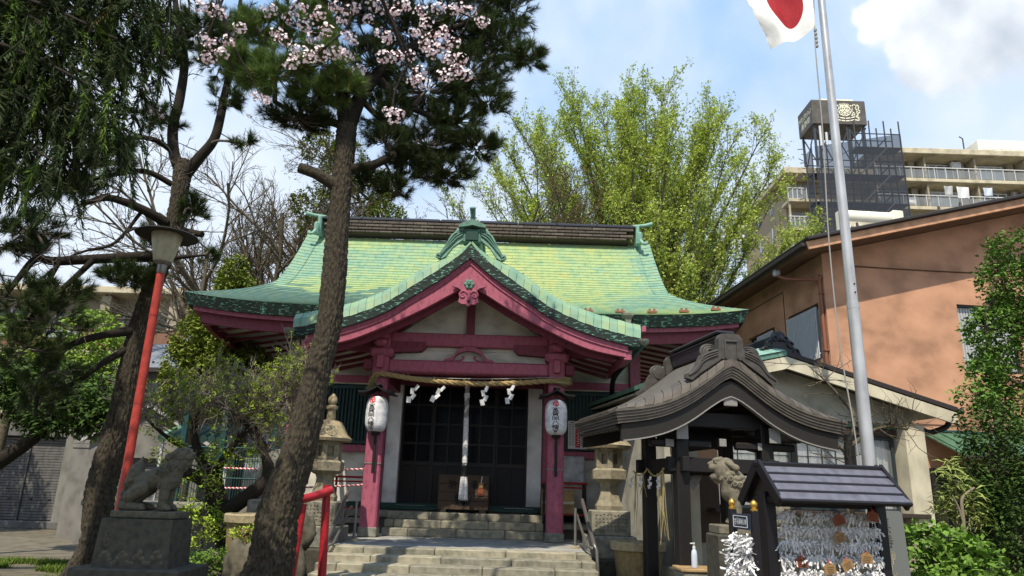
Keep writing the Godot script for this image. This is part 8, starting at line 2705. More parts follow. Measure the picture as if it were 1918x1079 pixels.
func trees() -> void:
	var bark_f := noise(26.0, 2, FastNoiseLite.TYPE_CELLULAR, 61)
	bark_f.cellular_return_type = FastNoiseLite.RETURN_DISTANCE2_SUB
	var needles := needle_tuft(64, 0.125, 0.0026, 0.85)
	var long_needles := needle_tuft(70, 0.15, 0.0028, 1.0)
	# ---- leaning pine in the middle
	var P2 := thing("pine_tree", "tall leaning pine before the shrine with a sawn-off limb", "tree", Vector3(-3.0, 0, -9.0))
	var t2 := Sh.new()
	var trunk2 := [Vector3(-3.06, -0.05, -9.0), Vector3(-2.74,0.61,-9.00), Vector3(-2.69,1.31,-9.00), Vector3(-2.50,2.19,-9.00), Vector3(-2.41,2.98,-9.00), Vector3(-2.32,3.67,-9.00), Vector3(-2.33,4.54,-9.00), Vector3(-2.34,5.29,-9.00), Vector3(-2.35,5.92,-9.00), Vector3(-2.36,6.45,-9.00)]
	limb(t2, trunk2, [0.28, 0.25, 0.225, 0.172, 0.15, 0.146, 0.137, 0.128, 0.126, 0.12], 110, 24, 0.15, bark_f)
	obj("trunk", t2, M.bark, P2)
	var l2 := Sh.new()
	var mains := []
	mains.append_array(limb(l2, [Vector3(-2.34,6.41,-9.00), Vector3(-2.21,6.91,-9.00), Vector3(-1.99,7.37,-9.10), Vector3(-1.67,7.80,-9.20), Vector3(-1.16,8.28,-9.40), Vector3(-0.70,8.56,-9.50)], [0.11, 0.10, 0.085, 0.07, 0.05, 0.035], 12))
	mains.append_array(limb(l2, [Vector3(-2.36,6.36,-9.00), Vector3(-2.48,7.04,-8.95), Vector3(-2.67,7.78,-8.90), Vector3(-2.94,8.76,-8.90), Vector3(-3.01,9.99,-9.00)], [0.11, 0.10, 0.08, 0.06, 0.04], 12))
	mains.append_array(limb(l2, [Vector3(-2.32,6.41,-9.00), Vector3(-2.63,6.46,-8.90), Vector3(-2.94,6.42,-8.70), Vector3(-3.25,6.55,-8.60)], [0.07, 0.05, 0.04, 0.03], 8))
	mains.append_array(limb(l2, [Vector3(-2.26,5.78,-9.00), Vector3(-1.95,5.89,-9.05), Vector3(-1.71,6.07,-9.10)], [0.075, 0.06, 0.052], 10))
	mains.append_array(limb(l2, [Vector3(-1.98,7.24,-9.10), Vector3(-1.68,6.96,-9.20), Vector3(-1.29,6.79,-9.25), Vector3(-0.91,6.66,-9.30)], [0.06, 0.05, 0.04, 0.02], 8))
	mains.append_array(limb(l2, [Vector3(-2.25,6.91,-9.00), Vector3(-1.86,6.56,-9.10), Vector3(-1.40,6.22,-9.20), Vector3(-1.01,5.98,-9.20)], [0.05, 0.04, 0.03, 0.02], 8))
	mains.append_array(limb(l2, [Vector3(-0.70,8.56,-9.50), Vector3(-0.27,8.12,-9.40), Vector3(0.10,7.84,-9.30)], [0.04, 0.03, 0.02], 6))
	obj("limb", l2, M.bark_dark, P2)
	var stub := Sh.new()
	limb(stub, [Vector3(-2.26,5.43,-9.00), Vector3(-2.46,5.55,-8.95), Vector3(-2.68,5.66,-8.90), Vector3(-2.90,5.73,-8.88)], [0.11, 0.088, 0.075, 0.072], 16)
	var sp := obj("sawn_limb", stub, M.bark, P2)
	var ct := Sh.new()
	var ca: Vector3 = Vector3(-2.90,5.73,-8.88)
	var cd := ((Vector3(-2.90,5.73,-8.88)) - (Vector3(-2.68,5.66,-8.90))).normalized()
	ct.tube([ca, ca + cd * 0.006], [0.066], 16)
	obj("cut_face", ct, M.cut_wood, sp)
	var c2 := Sh.new()
	c2.tube([Vector3(-1.71,6.07,-9.09), Vector3(-1.69,6.06,-9.06)], [0.048], 14)
	obj("cut_face", c2, M.cut_wood, sp)
	var tsA := []
	var csA := []
	var candA := []
	var wood := Sh.new()
	var dark := [[Vector3(-1.72,8.26,-9.40), Vector3(0.75, 0.45, 0.7), 60, 0.55], [Vector3(-1.03,8.57,-9.60), Vector3(0.75, 0.48, 0.7), 62, 0.6], [Vector3(-0.39,8.14,-9.50), Vector3(0.50, 0.36, 0.5), 48, 0.75], [Vector3(0.12,7.87,-9.35), Vector3(0.26, 0.15, 0.22), 20, 1.0], [Vector3(-0.73,7.56,-9.40), Vector3(0.60, 0.36, 0.5), 48, 0.7], [Vector3(-1.33,7.21,-9.30), Vector3(0.60, 0.36, 0.5), 46, 0.55], [Vector3(-1.89,6.74,-9.20), Vector3(0.42, 0.28, 0.4), 30, 0.55], [Vector3(-0.92,6.80,-9.40), Vector3(0.50, 0.28, 0.4), 40, 0.6], [Vector3(-0.57,6.36,-9.30), Vector3(0.34, 0.15, 0.3), 24, 0.7], [Vector3(-1.27,6.34,-9.30), Vector3(0.50, 0.25, 0.4), 40, 0.5], [Vector3(-1.00,5.93,-9.30), Vector3(0.42, 0.17, 0.35), 30, 0.6], [Vector3(-1.52,6.10,-9.30), Vector3(0.36, 0.20, 0.3), 26, 0.5], [Vector3(-2.11,7.56,-9.20), Vector3(0.50, 0.40, 0.5), 36, 0.55], [Vector3(-2.96,6.42,-8.80), Vector3(0.42, 0.13, 0.35), 34, 0.5], [Vector3(-2.61,8.30,-9.00), Vector3(0.6, 0.40, 0.5), 40, 0.7], [Vector3(-2.19,8.67,-9.10), Vector3(0.6, 0.4, 0.5), 40, 0.7], [Vector3(-0.17,8.89,-9.60), Vector3(0.42, 0.40, 0.4), 40, 0.8], [Vector3(-0.65,9.42,-9.60), Vector3(0.8, 0.45, 0.6), 50, 0.8], [Vector3(-1.66,9.50,-9.50), Vector3(0.8, 0.4, 0.6), 40, 0.8], [Vector3(-2.77,9.49,-9.20), Vector3(0.9, 0.5, 0.7), 40, 0.9], [Vector3(-1.78,6.22,-8.95), Vector3(0.26, 0.12, 0.2), 12, 0.55], [Vector3(-2.04,5.78,-9.20), Vector3(0.25, 0.12, 0.2), 10, 0.5], [Vector3(-1.67,5.66,-9.25), Vector3(0.22, 0.12, 0.2), 10, 0.5], [Vector3(-0.43,7.13,-9.40), Vector3(0.3, 0.2, 0.3), 22, 0.85]]
	needle_clumps(wood, dark, mains, tsA, csA, candA)
	var tsB := []
	var csB := []
	var candB := []
	var light := [[Vector3(-2.70,7.14,-8.60), Vector3(0.45, 0.26, 0.3), 26, 0.9, 0.35], [Vector3(-3.22,6.90,-8.50), Vector3(0.42, 0.26, 0.3), 28, 1.0, 0.4], [Vector3(-3.59,6.96,-8.50), Vector3(0.36, 0.2, 0.3), 22, 1.0, 0.4], [Vector3(-3.06,7.72,-8.60), Vector3(0.45, 0.3, 0.35), 26, 0.9, 0.3], [Vector3(-2.42,6.88,-8.75), Vector3(0.30, 0.24, 0.25), 20, 0.8, 0.3], [Vector3(-3.56,7.62,-8.60), Vector3(0.36, 0.25, 0.3), 20, 0.9, 0.3], [Vector3(-2.75,6.71,-8.70), Vector3(0.34, 0.12, 0.25), 18, 0.8, 0.2]]
	needle_clumps(wood, light, mains, tsB, csB, candB)
	obj("twigs", wood, M.twig, P2).set_meta("kind", "stuff")
	scatter("needles", needles, M.pine, tsA, P2, csA)
	scatter("fresh_needles", long_needles, M.pine_light, tsB, P2, csB)
	candles(candB, P2)
	# ---- forked pine on the left
	var P1 := thing("pine_tree", "forked pine at left behind the stone lion dog and red lamp", "tree", Vector3(-5.9, 0, -10.5))
	var t1 := Sh.new()
	limb(t1, [Vector3(-5.95, -0.05, -10.5), Vector3(-5.62,0.70,-10.50), Vector3(-5.65,1.54,-10.50), Vector3(-5.56,2.43,-10.50), Vector3(-5.53,3.60,-10.50), Vector3(-5.43,4.43,-10.50), Vector3(-5.31,5.03,-10.50), Vector3(-5.26,5.73,-10.50), Vector3(-5.27,6.32,-10.50), Vector3(-5.27,6.55,-10.50)], [0.20, 0.175, 0.18, 0.157, 0.133, 0.12, 0.118, 0.112, 0.12, 0.09], 110, 24, 0.15, bark_f)
	obj("trunk", t1, M.bark, P1)
	var l1 := Sh.new()
	var m1 := []
	m1.append_array(limb(l1, [Vector3(-5.28,6.32,-10.50), Vector3(-5.46,6.68,-10.50), Vector3(-5.55,7.16,-10.50), Vector3(-5.52,7.64,-10.50), Vector3(-5.56,8.39,-10.50), Vector3(-5.84,9.31,-10.50), Vector3(-6.10,10.39,-10.50)], [0.10, 0.085, 0.08, 0.075, 0.065, 0.05, 0.03], 12))
	m1.append_array(limb(l1, [Vector3(-5.21,6.32,-10.50), Vector3(-5.05,6.59,-10.50), Vector3(-4.86,6.92,-10.50), Vector3(-4.81,7.33,-10.50), Vector3(-4.80,7.72,-10.50), Vector3(-4.70,8.55,-10.40), Vector3(-4.74,9.49,-10.40)], [0.10, 0.085, 0.075, 0.07, 0.062, 0.05, 0.03], 12))
	m1.append_array(limb(l1, [Vector3(-5.33,5.44,-10.40), Vector3(-5.55,5.54,-10.20), Vector3(-5.81,5.61,-10.00), Vector3(-6.05,5.62,-9.90), Vector3(-6.32,5.45,-9.80)], [0.085, 0.07, 0.06, 0.05, 0.03], 9))
	m1.append_array(limb(l1, [Vector3(-5.34,4.91,-10.40), Vector3(-5.73,4.77,-10.10), Vector3(-6.14,4.66,-9.90), Vector3(-6.46,4.56,-9.70), Vector3(-6.65,4.55,-9.60), Vector3(-6.75,4.25,-9.50), Vector3(-6.83,3.92,-9.40)], [0.09, 0.075, 0.07, 0.065, 0.05, 0.04, 0.03], 9))
	m1.append_array(limb(l1, [Vector3(-5.65,5.51,-10.20), Vector3(-5.83,4.96,-10.00), Vector3(-6.17,4.79,-9.90), Vector3(-6.38,4.61,-9.80), Vector3(-6.56,4.31,-9.70)], [0.03, 0.025, 0.02, 0.02, 0.02], 6))
	m1.append_array(limb(l1, [Vector3(-6.03,4.66,-9.90), Vector3(-6.18,4.36,-9.80), Vector3(-6.32,3.99,-9.60), Vector3(-6.51,3.66,-9.50)], [0.05, 0.04, 0.035, 0.025], 7))
	m1.append_array(limb(l1, [Vector3(-6.38,4.56,-9.70), Vector3(-6.42,4.14,-9.60), Vector3(-6.37,3.66,-9.50)], [0.04, 0.03, 0.02], 6))
	m1.append_array(limb(l1, [Vector3(-5.57,3.74,-10.40), Vector3(-5.86,3.59,-10.10), Vector3(-6.12,3.40,-9.90), Vector3(-6.26,3.10,-9.80), Vector3(-6.29,2.76,-9.70), Vector3(-6.26,2.40,-9.70)], [0.075, 0.055, 0.045, 0.04, 0.03, 0.02], 8))
	m1.append_array(limb(l1, [Vector3(-5.60,3.46,-10.40), Vector3(-5.80,3.21,-10.20), Vector3(-6.00,2.96,-10.10), Vector3(-6.21,2.82,-10.00), Vector3(-6.40,2.78,-9.90)], [0.06, 0.045, 0.035, 0.03, 0.015], 7))
	m1.append_array(limb(l1, [Vector3(-5.08,5.33,-10.40), Vector3(-4.83,5.26,-10.30), Vector3(-4.69,5.22,-10.25)], [0.055, 0.05, 0.048], 8))
	m1.append_array(limb(l1, [Vector3(-5.28,4.55,-10.40), Vector3(-5.49,4.58,-10.20), Vector3(-5.68,4.60,-10.10)], [0.045, 0.035, 0.032], 8))
	m1.append_array(limb(l1, [Vector3(-5.41,6.64,-10.50), Vector3(-5.69,6.79,-10.30), Vector3(-5.99,6.69,-10.10), Vector3(-6.21,6.23,-9.90)], [0.05, 0.045, 0.035, 0.02], 7))
	m1.append_array(limb(l1, [Vector3(-5.40,6.13,-10.50), Vector3(-5.76,6.25,-10.30), Vector3(-6.20,6.06,-10.10), Vector3(-6.53,5.82,-9.90)], [0.05, 0.045, 0.035, 0.02], 7))
	m1.append_array(limb(l1, [Vector3(-5.23,4.87,-10.40), Vector3(-4.84,4.85,-10.20), Vector3(-4.52,4.85,-10.10)], [0.04, 0.03, 0.015], 6))
	obj("limb", l1, M.bark_dark, P1)
	var dead := Sh.new()
	var none := []
	for k in 60:
		var p: Vector3 = m1[rng.randi() % m1.size()]
		grow(dead, p, (rv() + Vector3(0, 0.1, 0)).normalized(), rng.randf_range(0.35, 0.8), 0.011, 2, {"wander": 0.4, "up": 0.02, "kids": [2, 3], "spread": 0.6, "ratio": 0.55, "thin": 0.004}, none)
	obj("twigs", dead, M.twig, P1).set_meta("kind", "stuff")
	var tsC := []
	var csC := []
	var w1 := Sh.new()
	var mass := [[Vector3(-6.80,5.02,-9.60), Vector3(0.45, 0.20, 0.4), 22, 0.6], [Vector3(-6.94,4.78,-9.50), Vector3(0.4, 0.25, 0.4), 22, 0.5], [Vector3(-6.58,3.92,-9.40), Vector3(0.45, 0.35, 0.4), 17, 0.8], [Vector3(-6.19,3.67,-9.50), Vector3(0.50, 0.35, 0.4), 17, 0.8], [Vector3(-6.43,3.29,-9.50), Vector3(0.5, 0.3, 0.4), 16, 0.7], [Vector3(-6.20,4.10,-9.60), Vector3(0.35, 0.2, 0.3), 18, 0.6], [Vector3(-5.59,4.47,-10.10), Vector3(0.42, 0.14, 0.3), 30, 0.8], [Vector3(-4.93,5.66,-10.40), Vector3(0.16, 0.22, 0.2), 16, 0.6], [Vector3(-5.72,7.19,-10.40), Vector3(0.35, 0.2, 0.3), 20, 0.7], [Vector3(-4.81,8.28,-10.30), Vector3(0.4, 0.3, 0.4), 30, 0.75], [Vector3(-5.24,8.87,-10.30), Vector3(0.5, 0.35, 0.4), 34, 0.75], [Vector3(-4.58,8.82,-10.20), Vector3(0.5, 0.35, 0.4), 34, 0.8], [Vector3(-5.92,8.41,-10.40), Vector3(0.5, 0.3, 0.4), 28, 0.7], [Vector3(-6.52,5.78,-9.90), Vector3(0.4, 0.16, 0.3), 18, 0.7], [Vector3(-6.13,6.23,-9.90), Vector3(0.35, 0.18, 0.3), 20, 0.9], [Vector3(-6.36,2.68,-9.70), Vector3(0.42, 0.25, 0.35), 15, 0.7], [Vector3(-6.14,3.07,-9.80), Vector3(0.35, 0.2, 0.3), 11, 0.7], [Vector3(-4.30,6.78,-10.30), Vector3(0.12, 0.1, 0.12), 5, 0.9], [Vector3(-5.72,8.82,-10.40), Vector3(0.5, 0.3, 0.4), 26, 0.7], [Vector3(-6.56,6.69,-9.80), Vector3(0.35, 0.16, 0.3), 16, 0.9], [Vector3(-6.86,5.76,-9.70), Vector3(0.4, 0.16, 0.3), 18, 0.7], [Vector3(-5.53,5.17,-10.20), Vector3(0.12, 0.08, 0.1), 3, 0.9], [Vector3(-4.52,4.85,-10.10), Vector3(0.10, 0.1, 0.1), 4, 0.8], [Vector3(-5.31,5.05,-10.20), Vector3(0.2, 0.1, 0.15), 7, 0.7], [Vector3(-4.75,7.61,-10.40), Vector3(0.25, 0.15, 0.25), 12, 0.8], [Vector3(-6.03,6.50,-10.00), Vector3(0.22, 0.12, 0.2), 12, 1.2]]
	needle_clumps(w1, mass, m1, tsC, csC, [])
	obj("twigs", w1, M.twig, P1).set_meta("kind", "stuff")
	scatter("needles", needles, M.pine, tsC, P1, csC)
	# ---- cedar hanging in from the upper left
	var C := thing("cedar_tree", "dark cedar whose drooping sprays hang over the upper left", "tree", Vector3(-7.0, 0, -5.6))
	var cw := Sh.new()
	limb(cw, [Vector3(-7.0, 0, -5.6), Vector3(-6.95, 3, -5.6), Vector3(-6.9, 6, -5.6), Vector3(-6.85, 9.5, -5.6)], [0.34, 0.27, 0.2, 0.06], 14)
	var spray := Sh.new()
	for k in 46:
		var t := k / 45.0
		var p := Vector3(0, -0.34 * t * t, 0.34 * t)
		var side := 1.0 if k % 2 else -1.0
		var d := Vector3(side * rng.randf_range(0.4, 0.9), -0.5 * t + ux() * 0.4, 0.75).normalized()
		var l := 0.085 * (1.1 - 0.5 * t) * rng.randf_range(0.7, 1.2)
		var x := d.cross(rv()).normalized() * 0.0065
		spray.tri(p - x, p + x, p + d * l)
		spray.tri(p + d * l * 0.2 - x, p + d * l * 0.2 + x, p + d * l * 0.8 + Vector3(ux() * 0.03, -0.02, 0.02))
	spray.tube([Vector3.ZERO, Vector3(0, -0.085, 0.17), Vector3(0, -0.34, 0.34)], [0.006, 0.004, 0.002], 3, false)
	var sprays := spray.bake()
	var tsD := []
	var csD := []
	var hang := [Vector3(-4.74,5.48,-5.45), Vector3(-4.75,6.17,-5.97), Vector3(-4.59,6.56,-6.37), Vector3(-3.58,5.98,-5.46), Vector3(-3.50,6.37,-6.00), Vector3(-5.07,5.62,-6.32), Vector3(-4.04,5.33,-5.42), Vector3(-4.16,5.93,-6.11), Vector3(-3.75,6.01,-6.11), Vector3(-3.23,5.71,-5.76), Vector3(-4.87,5.11,-6.35), Vector3(-4.09,5.07,-5.76), Vector3(-3.66,5.21,-5.63), Vector3(-3.74,5.72,-6.30), Vector3(-4.40,4.53,-5.97), Vector3(-4.23,4.89,-6.23), Vector3(-3.43,4.70,-5.46), Vector3(-3.71,5.72,-6.40), Vector3(-4.81,4.47,-6.32), Vector3(-3.78,4.07,-5.42), Vector3(-4.06,4.59,-6.30), Vector3(-3.30,4.45,-5.46), Vector3(-3.52,5.04,-5.87), Vector3(-4.41,4.37,-5.48), Vector3(-5.01,5.37,-6.40), Vector3(-3.92,4.55,-5.41), Vector3(-4.31,5.33,-6.39), Vector3(-4.61,5.52,-5.97), Vector3(-3.11,5.84,-5.54), Vector3(-3.51,5.34,-5.42)]
	for q in hang:
		var tip: Vector3 = q + rv() * 0.06
		var st := Vector3(-6.9, tip.y + rng.randf_range(0.3, 0.9), -5.6)
		var md := st.lerp(tip, 0.6) + Vector3(0, 0.35, ux() * 0.3)
		var path := smooth([st, md, tip], 9)
		cw.tube(path, spread([0.035, 0.008], path.size()), 5, false)
		for k in path.size():
			if k < 5: continue
			var dens := 4
			for j in dens:
				var p: Vector3 = path[k] + rv() * Vector3(0.14, 0.10, 0.16) + Vector3(0, -0.08 * j * 0.6, 0)
				var dir := (tip - st) * Vector3(0.12, 0, 0.12) + rv() * 0.8
				dir.y = 0
				var z := dir.normalized()
				var xx := Vector3.UP.cross(z).normalized()
				var pitch := Basis(xx, rng.randf_range(0.1, 1.1))
				ts_add(tsD, csD, Transform3D((pitch * Basis(xx, Vector3.UP, z)).scaled_local(Vector3.ONE * rng.randf_range(0.7, 1.25)), p), rng.randf_range(0.5, 1.3))
				if rng.randf() < 0.16: csD[-1] = Color(2.4, 2.6, 1.2) if rng.randf() < 0.75 else Color(1.3, 0.75, 0.6)
	obj("trunk", cw, M.bark_dark, C)
	scatter("sprays", sprays, M.cedar, tsD, C, csD)
	cherry()
	backdrop_trees()
	shrubs()

func ts_add(ts: Array, cs: Array, t: Transform3D, tone: float) -> void:
	ts.append(t)
	cs.append(tinted(tone))

func cherry() -> void:
	var T := thing("cherry_tree", "cherry tree whose blossoming branches hang in from above", "tree", Vector3(-4.6, 0, 1.2))
	var s := Sh.new()
	limb(s, [Vector3(-4.6, 0, 1.2), Vector3(-4.4, 1.6, 1.0), Vector3(-4.0, 3.2, 0.4), Vector3(-3.4, 4.8, -1.0), Vector3(-2.7, 6.1, -3.2), Vector3(-1.9, 6.9, -5.6), Vector3(-1.0, 7.3, -7.2)], [0.22, 0.19, 0.16, 0.12, 0.085, 0.05, 0.02], 12)
	var arms := []
	for q in [[Vector3(-1.40,6.94,-6.60), Vector3(-1.31,6.27,-6.60), Vector3(-1.16,5.89,-6.60), Vector3(-0.98,5.71,-6.60)], [Vector3(-1.65,6.98,-6.50), Vector3(-1.34,6.33,-6.50), Vector3(-1.16,6.02,-6.60), Vector3(-1.07,5.80,-6.60)], [Vector3(-1.05,7.10,-6.70), Vector3(-0.85,6.70,-6.70), Vector3(-0.64,6.60,-6.70), Vector3(-0.40,6.50,-6.70)], [Vector3(-1.76,6.83,-6.40), Vector3(-1.76,6.24,-6.40), Vector3(-1.93,5.98,-6.40), Vector3(-2.10,5.78,-6.40)], [Vector3(-2.13,6.88,-6.40), Vector3(-2.31,6.48,-6.40), Vector3(-2.44,6.15,-6.40), Vector3(-2.31,5.75,-6.40)], [Vector3(-3.18,6.67,-6.20), Vector3(-2.95,6.05,-6.20), Vector3(-2.85,5.81,-6.30), Vector3(-2.56,5.34,-6.40)], [Vector3(-2.93,6.68,-6.20), Vector3(-3.06,6.04,-6.20), Vector3(-3.13,5.79,-6.20)], [Vector3(-1.16,5.89,-6.60), Vector3(-1.27,5.57,-6.60), Vector3(-1.28,5.29,-6.60)], [Vector3(-3.76,6.99,-6.60), Vector3(-3.74,6.18,-6.60), Vector3(-3.70,5.48,-6.60), Vector3(-3.70,5.27,-6.60)], [Vector3(-1.58,6.85,-6.50), Vector3(-1.71,6.38,-6.50), Vector3(-1.57,6.00,-6.50), Vector3(-1.83,5.92,-6.50)]]:
		arms.append(limb(s, q, [0.016, 0.012, 0.009, 0.005], 6, 6))
	for a in arms:
		limb(s, [Vector3(-1.9, 6.9, -5.6), (Vector3(-1.9, 6.9, -5.6) + a[0]) / 2 + Vector3(0, 0.2, 0), a[0]], [0.03, 0.022, 0.016], 6, 4)
	var fl := Sh.new()
	for k in 5:
		var a := TAU * k / 5.0
		var d := Vector3(cos(a), 0.35, sin(a)).normalized()
		var x := Vector3(-sin(a), 0, cos(a)) * 0.0075
		fl.quad(Vector3.ZERO, d * 0.010 - x, d * 0.018, d * 0.010 + x)
	var flower := fl.bake()
	var bd := Sh.new()
	bd.tube([Vector3(0, -0.012, 0), Vector3(0, 0, 0), Vector3(0, 0.006, 0)], [0.002, 0.0045, 0.001], 5, false)
	bd.tube([Vector3(0, -0.035, 0.004), Vector3(0, -0.012, 0)], [0.0012], 3, false)
	var bud := bd.bake()
	var ts := []
	var bs := []
	for q in [[Vector3(-3.11,6.20,-6.20), 1], [Vector3(-3.23,6.22,-6.20), 0.7], [Vector3(-3.01,6.14,-6.20), 0.8], [Vector3(-3.14,5.84,-6.20), 0.8], [Vector3(-3.02,5.77,-6.20), 1], [Vector3(-3.06,5.63,-6.20), 0.9], [Vector3(-2.87,5.83,-6.20), 0.7], [Vector3(-2.84,6.05,-6.30), 0.8], [Vector3(-2.93,5.68,-6.20), 0.7], [Vector3(-2.61,6.34,-6.40), 1], [Vector3(-2.42,5.99,-6.40), 0.9], [Vector3(-2.37,6.25,-6.40), 0.9], [Vector3(-2.50,6.08,-6.40), 0.7], [Vector3(-2.30,6.38,-6.40), 1], [Vector3(-2.31,5.73,-6.40), 1.1], [Vector3(-2.14,5.80,-6.40), 0.9], [Vector3(-2.24,5.87,-6.40), 0.9], [Vector3(-2.02,5.85,-6.40), 1.1], [Vector3(-1.86,5.87,-6.40), 1], [Vector3(-1.75,5.83,-6.40), 0.9], [Vector3(-2.12,6.03,-6.40), 0.8], [Vector3(-2.00,6.13,-6.40), 0.9], [Vector3(-2.10,6.32,-6.40), 1], [Vector3(-1.94,6.42,-6.40), 0.9], [Vector3(-1.64,5.74,-6.50), 0.7], [Vector3(-1.80,6.08,-6.40), 0.6], [Vector3(-1.71,6.02,-6.40), 0.7], [Vector3(-1.46,6.19,-6.50), 0.8], [Vector3(-1.37,6.13,-6.50), 0.8], [Vector3(-1.55,6.52,-6.50), 0.9], [Vector3(-1.44,6.49,-6.50), 0.9], [Vector3(-1.31,6.43,-6.50), 0.7], [Vector3(-1.25,6.54,-6.50), 1], [Vector3(-1.11,6.21,-6.50), 0.7], [Vector3(-1.42,5.91,-6.50), 0.9], [Vector3(-1.28,5.89,-6.50), 1], [Vector3(-1.16,5.98,-6.60), 0.9], [Vector3(-0.98,6.14,-6.60), 1], [Vector3(-0.90,6.22,-6.60), 1], [Vector3(-0.79,6.28,-6.60), 1], [Vector3(-0.91,6.04,-6.60), 1.1], [Vector3(-0.81,6.11,-6.60), 1], [Vector3(-0.70,6.16,-6.60), 0.8], [Vector3(-0.99,6.38,-6.60), 0.9], [Vector3(-0.75,5.97,-6.60), 0.9], [Vector3(-0.62,5.96,-6.60), 0.9], [Vector3(-0.65,5.81,-6.60), 1], [Vector3(-0.76,5.76,-6.60), 1], [Vector3(-0.56,5.78,-6.60), 0.8], [Vector3(-1.09,5.70,-6.60), 0.9], [Vector3(-1.00,5.67,-6.60), 1], [Vector3(-1.04,5.80,-6.60), 0.8], [Vector3(-0.42,6.51,-6.70), 0.9], [Vector3(-0.67,6.67,-6.70), 0.9], [Vector3(-0.55,6.64,-6.70), 0.8], [Vector3(-0.76,6.63,-6.70), 0.7], [Vector3(-0.90,6.66,-6.70), 0.8], [Vector3(-1.32,5.33,-6.60), 0.7], [Vector3(-1.21,5.31,-6.60), 0.7], [Vector3(-1.27,5.25,-6.60), 0.8], [Vector3(-2.61,5.34,-6.40), 0.6], [Vector3(-2.52,5.31,-6.40), 0.7], [Vector3(-3.74,5.54,-6.60), 0.7], [Vector3(-3.73,5.27,-6.60), 0.7], [Vector3(-3.64,5.23,-6.60), 0.6], [Vector3(-3.79,5.45,-6.60), 0.6], [Vector3(-1.80,6.37,-6.40), 0.8], [Vector3(-1.72,6.40,-6.40), 0.7], [Vector3(-1.60,6.35,-6.50), 0.7], [Vector3(-1.84,6.25,-6.40), 0.6], [Vector3(-2.21,6.17,-6.40), 0.9], [Vector3(-1.06,6.54,-6.60), 0.9]]:
		var c: Vector3 = q[0]
		var best: Vector3 = arms[0][0]
		for a in arms:
			for p in a:
				if p.distance_to(c) < best.distance_to(c): best = p
		s.tube(smooth([best, best.lerp(c, 0.5) + rv() * 0.03, c], 3), [0.005, 0.004, 0.003], 4, false)
		var n := int(30 * q[1])
		for k in n:
			var e := ball()
			e = e.normalized() * pow(e.length(), 0.6)
			var p: Vector3 = c + e * Vector3(0.10, 0.075, 0.09) * q[1]
			ts.append(Transform3D(aim(e + rv() * 0.5 + Vector3(0, -0.1, 0.4), rng.randf_range(0.85, 1.2)), p))
			if k % 3 == 0: bs.append(Transform3D(aim(-e + rv() * 0.6, 1.0), c + e * 0.055))
	obj("trunk", s, M.bark_dark, T)
	scatter("blossoms", flower, M.blossom, ts, T)
	scatter("buds", bud, M.bud, bs, T)

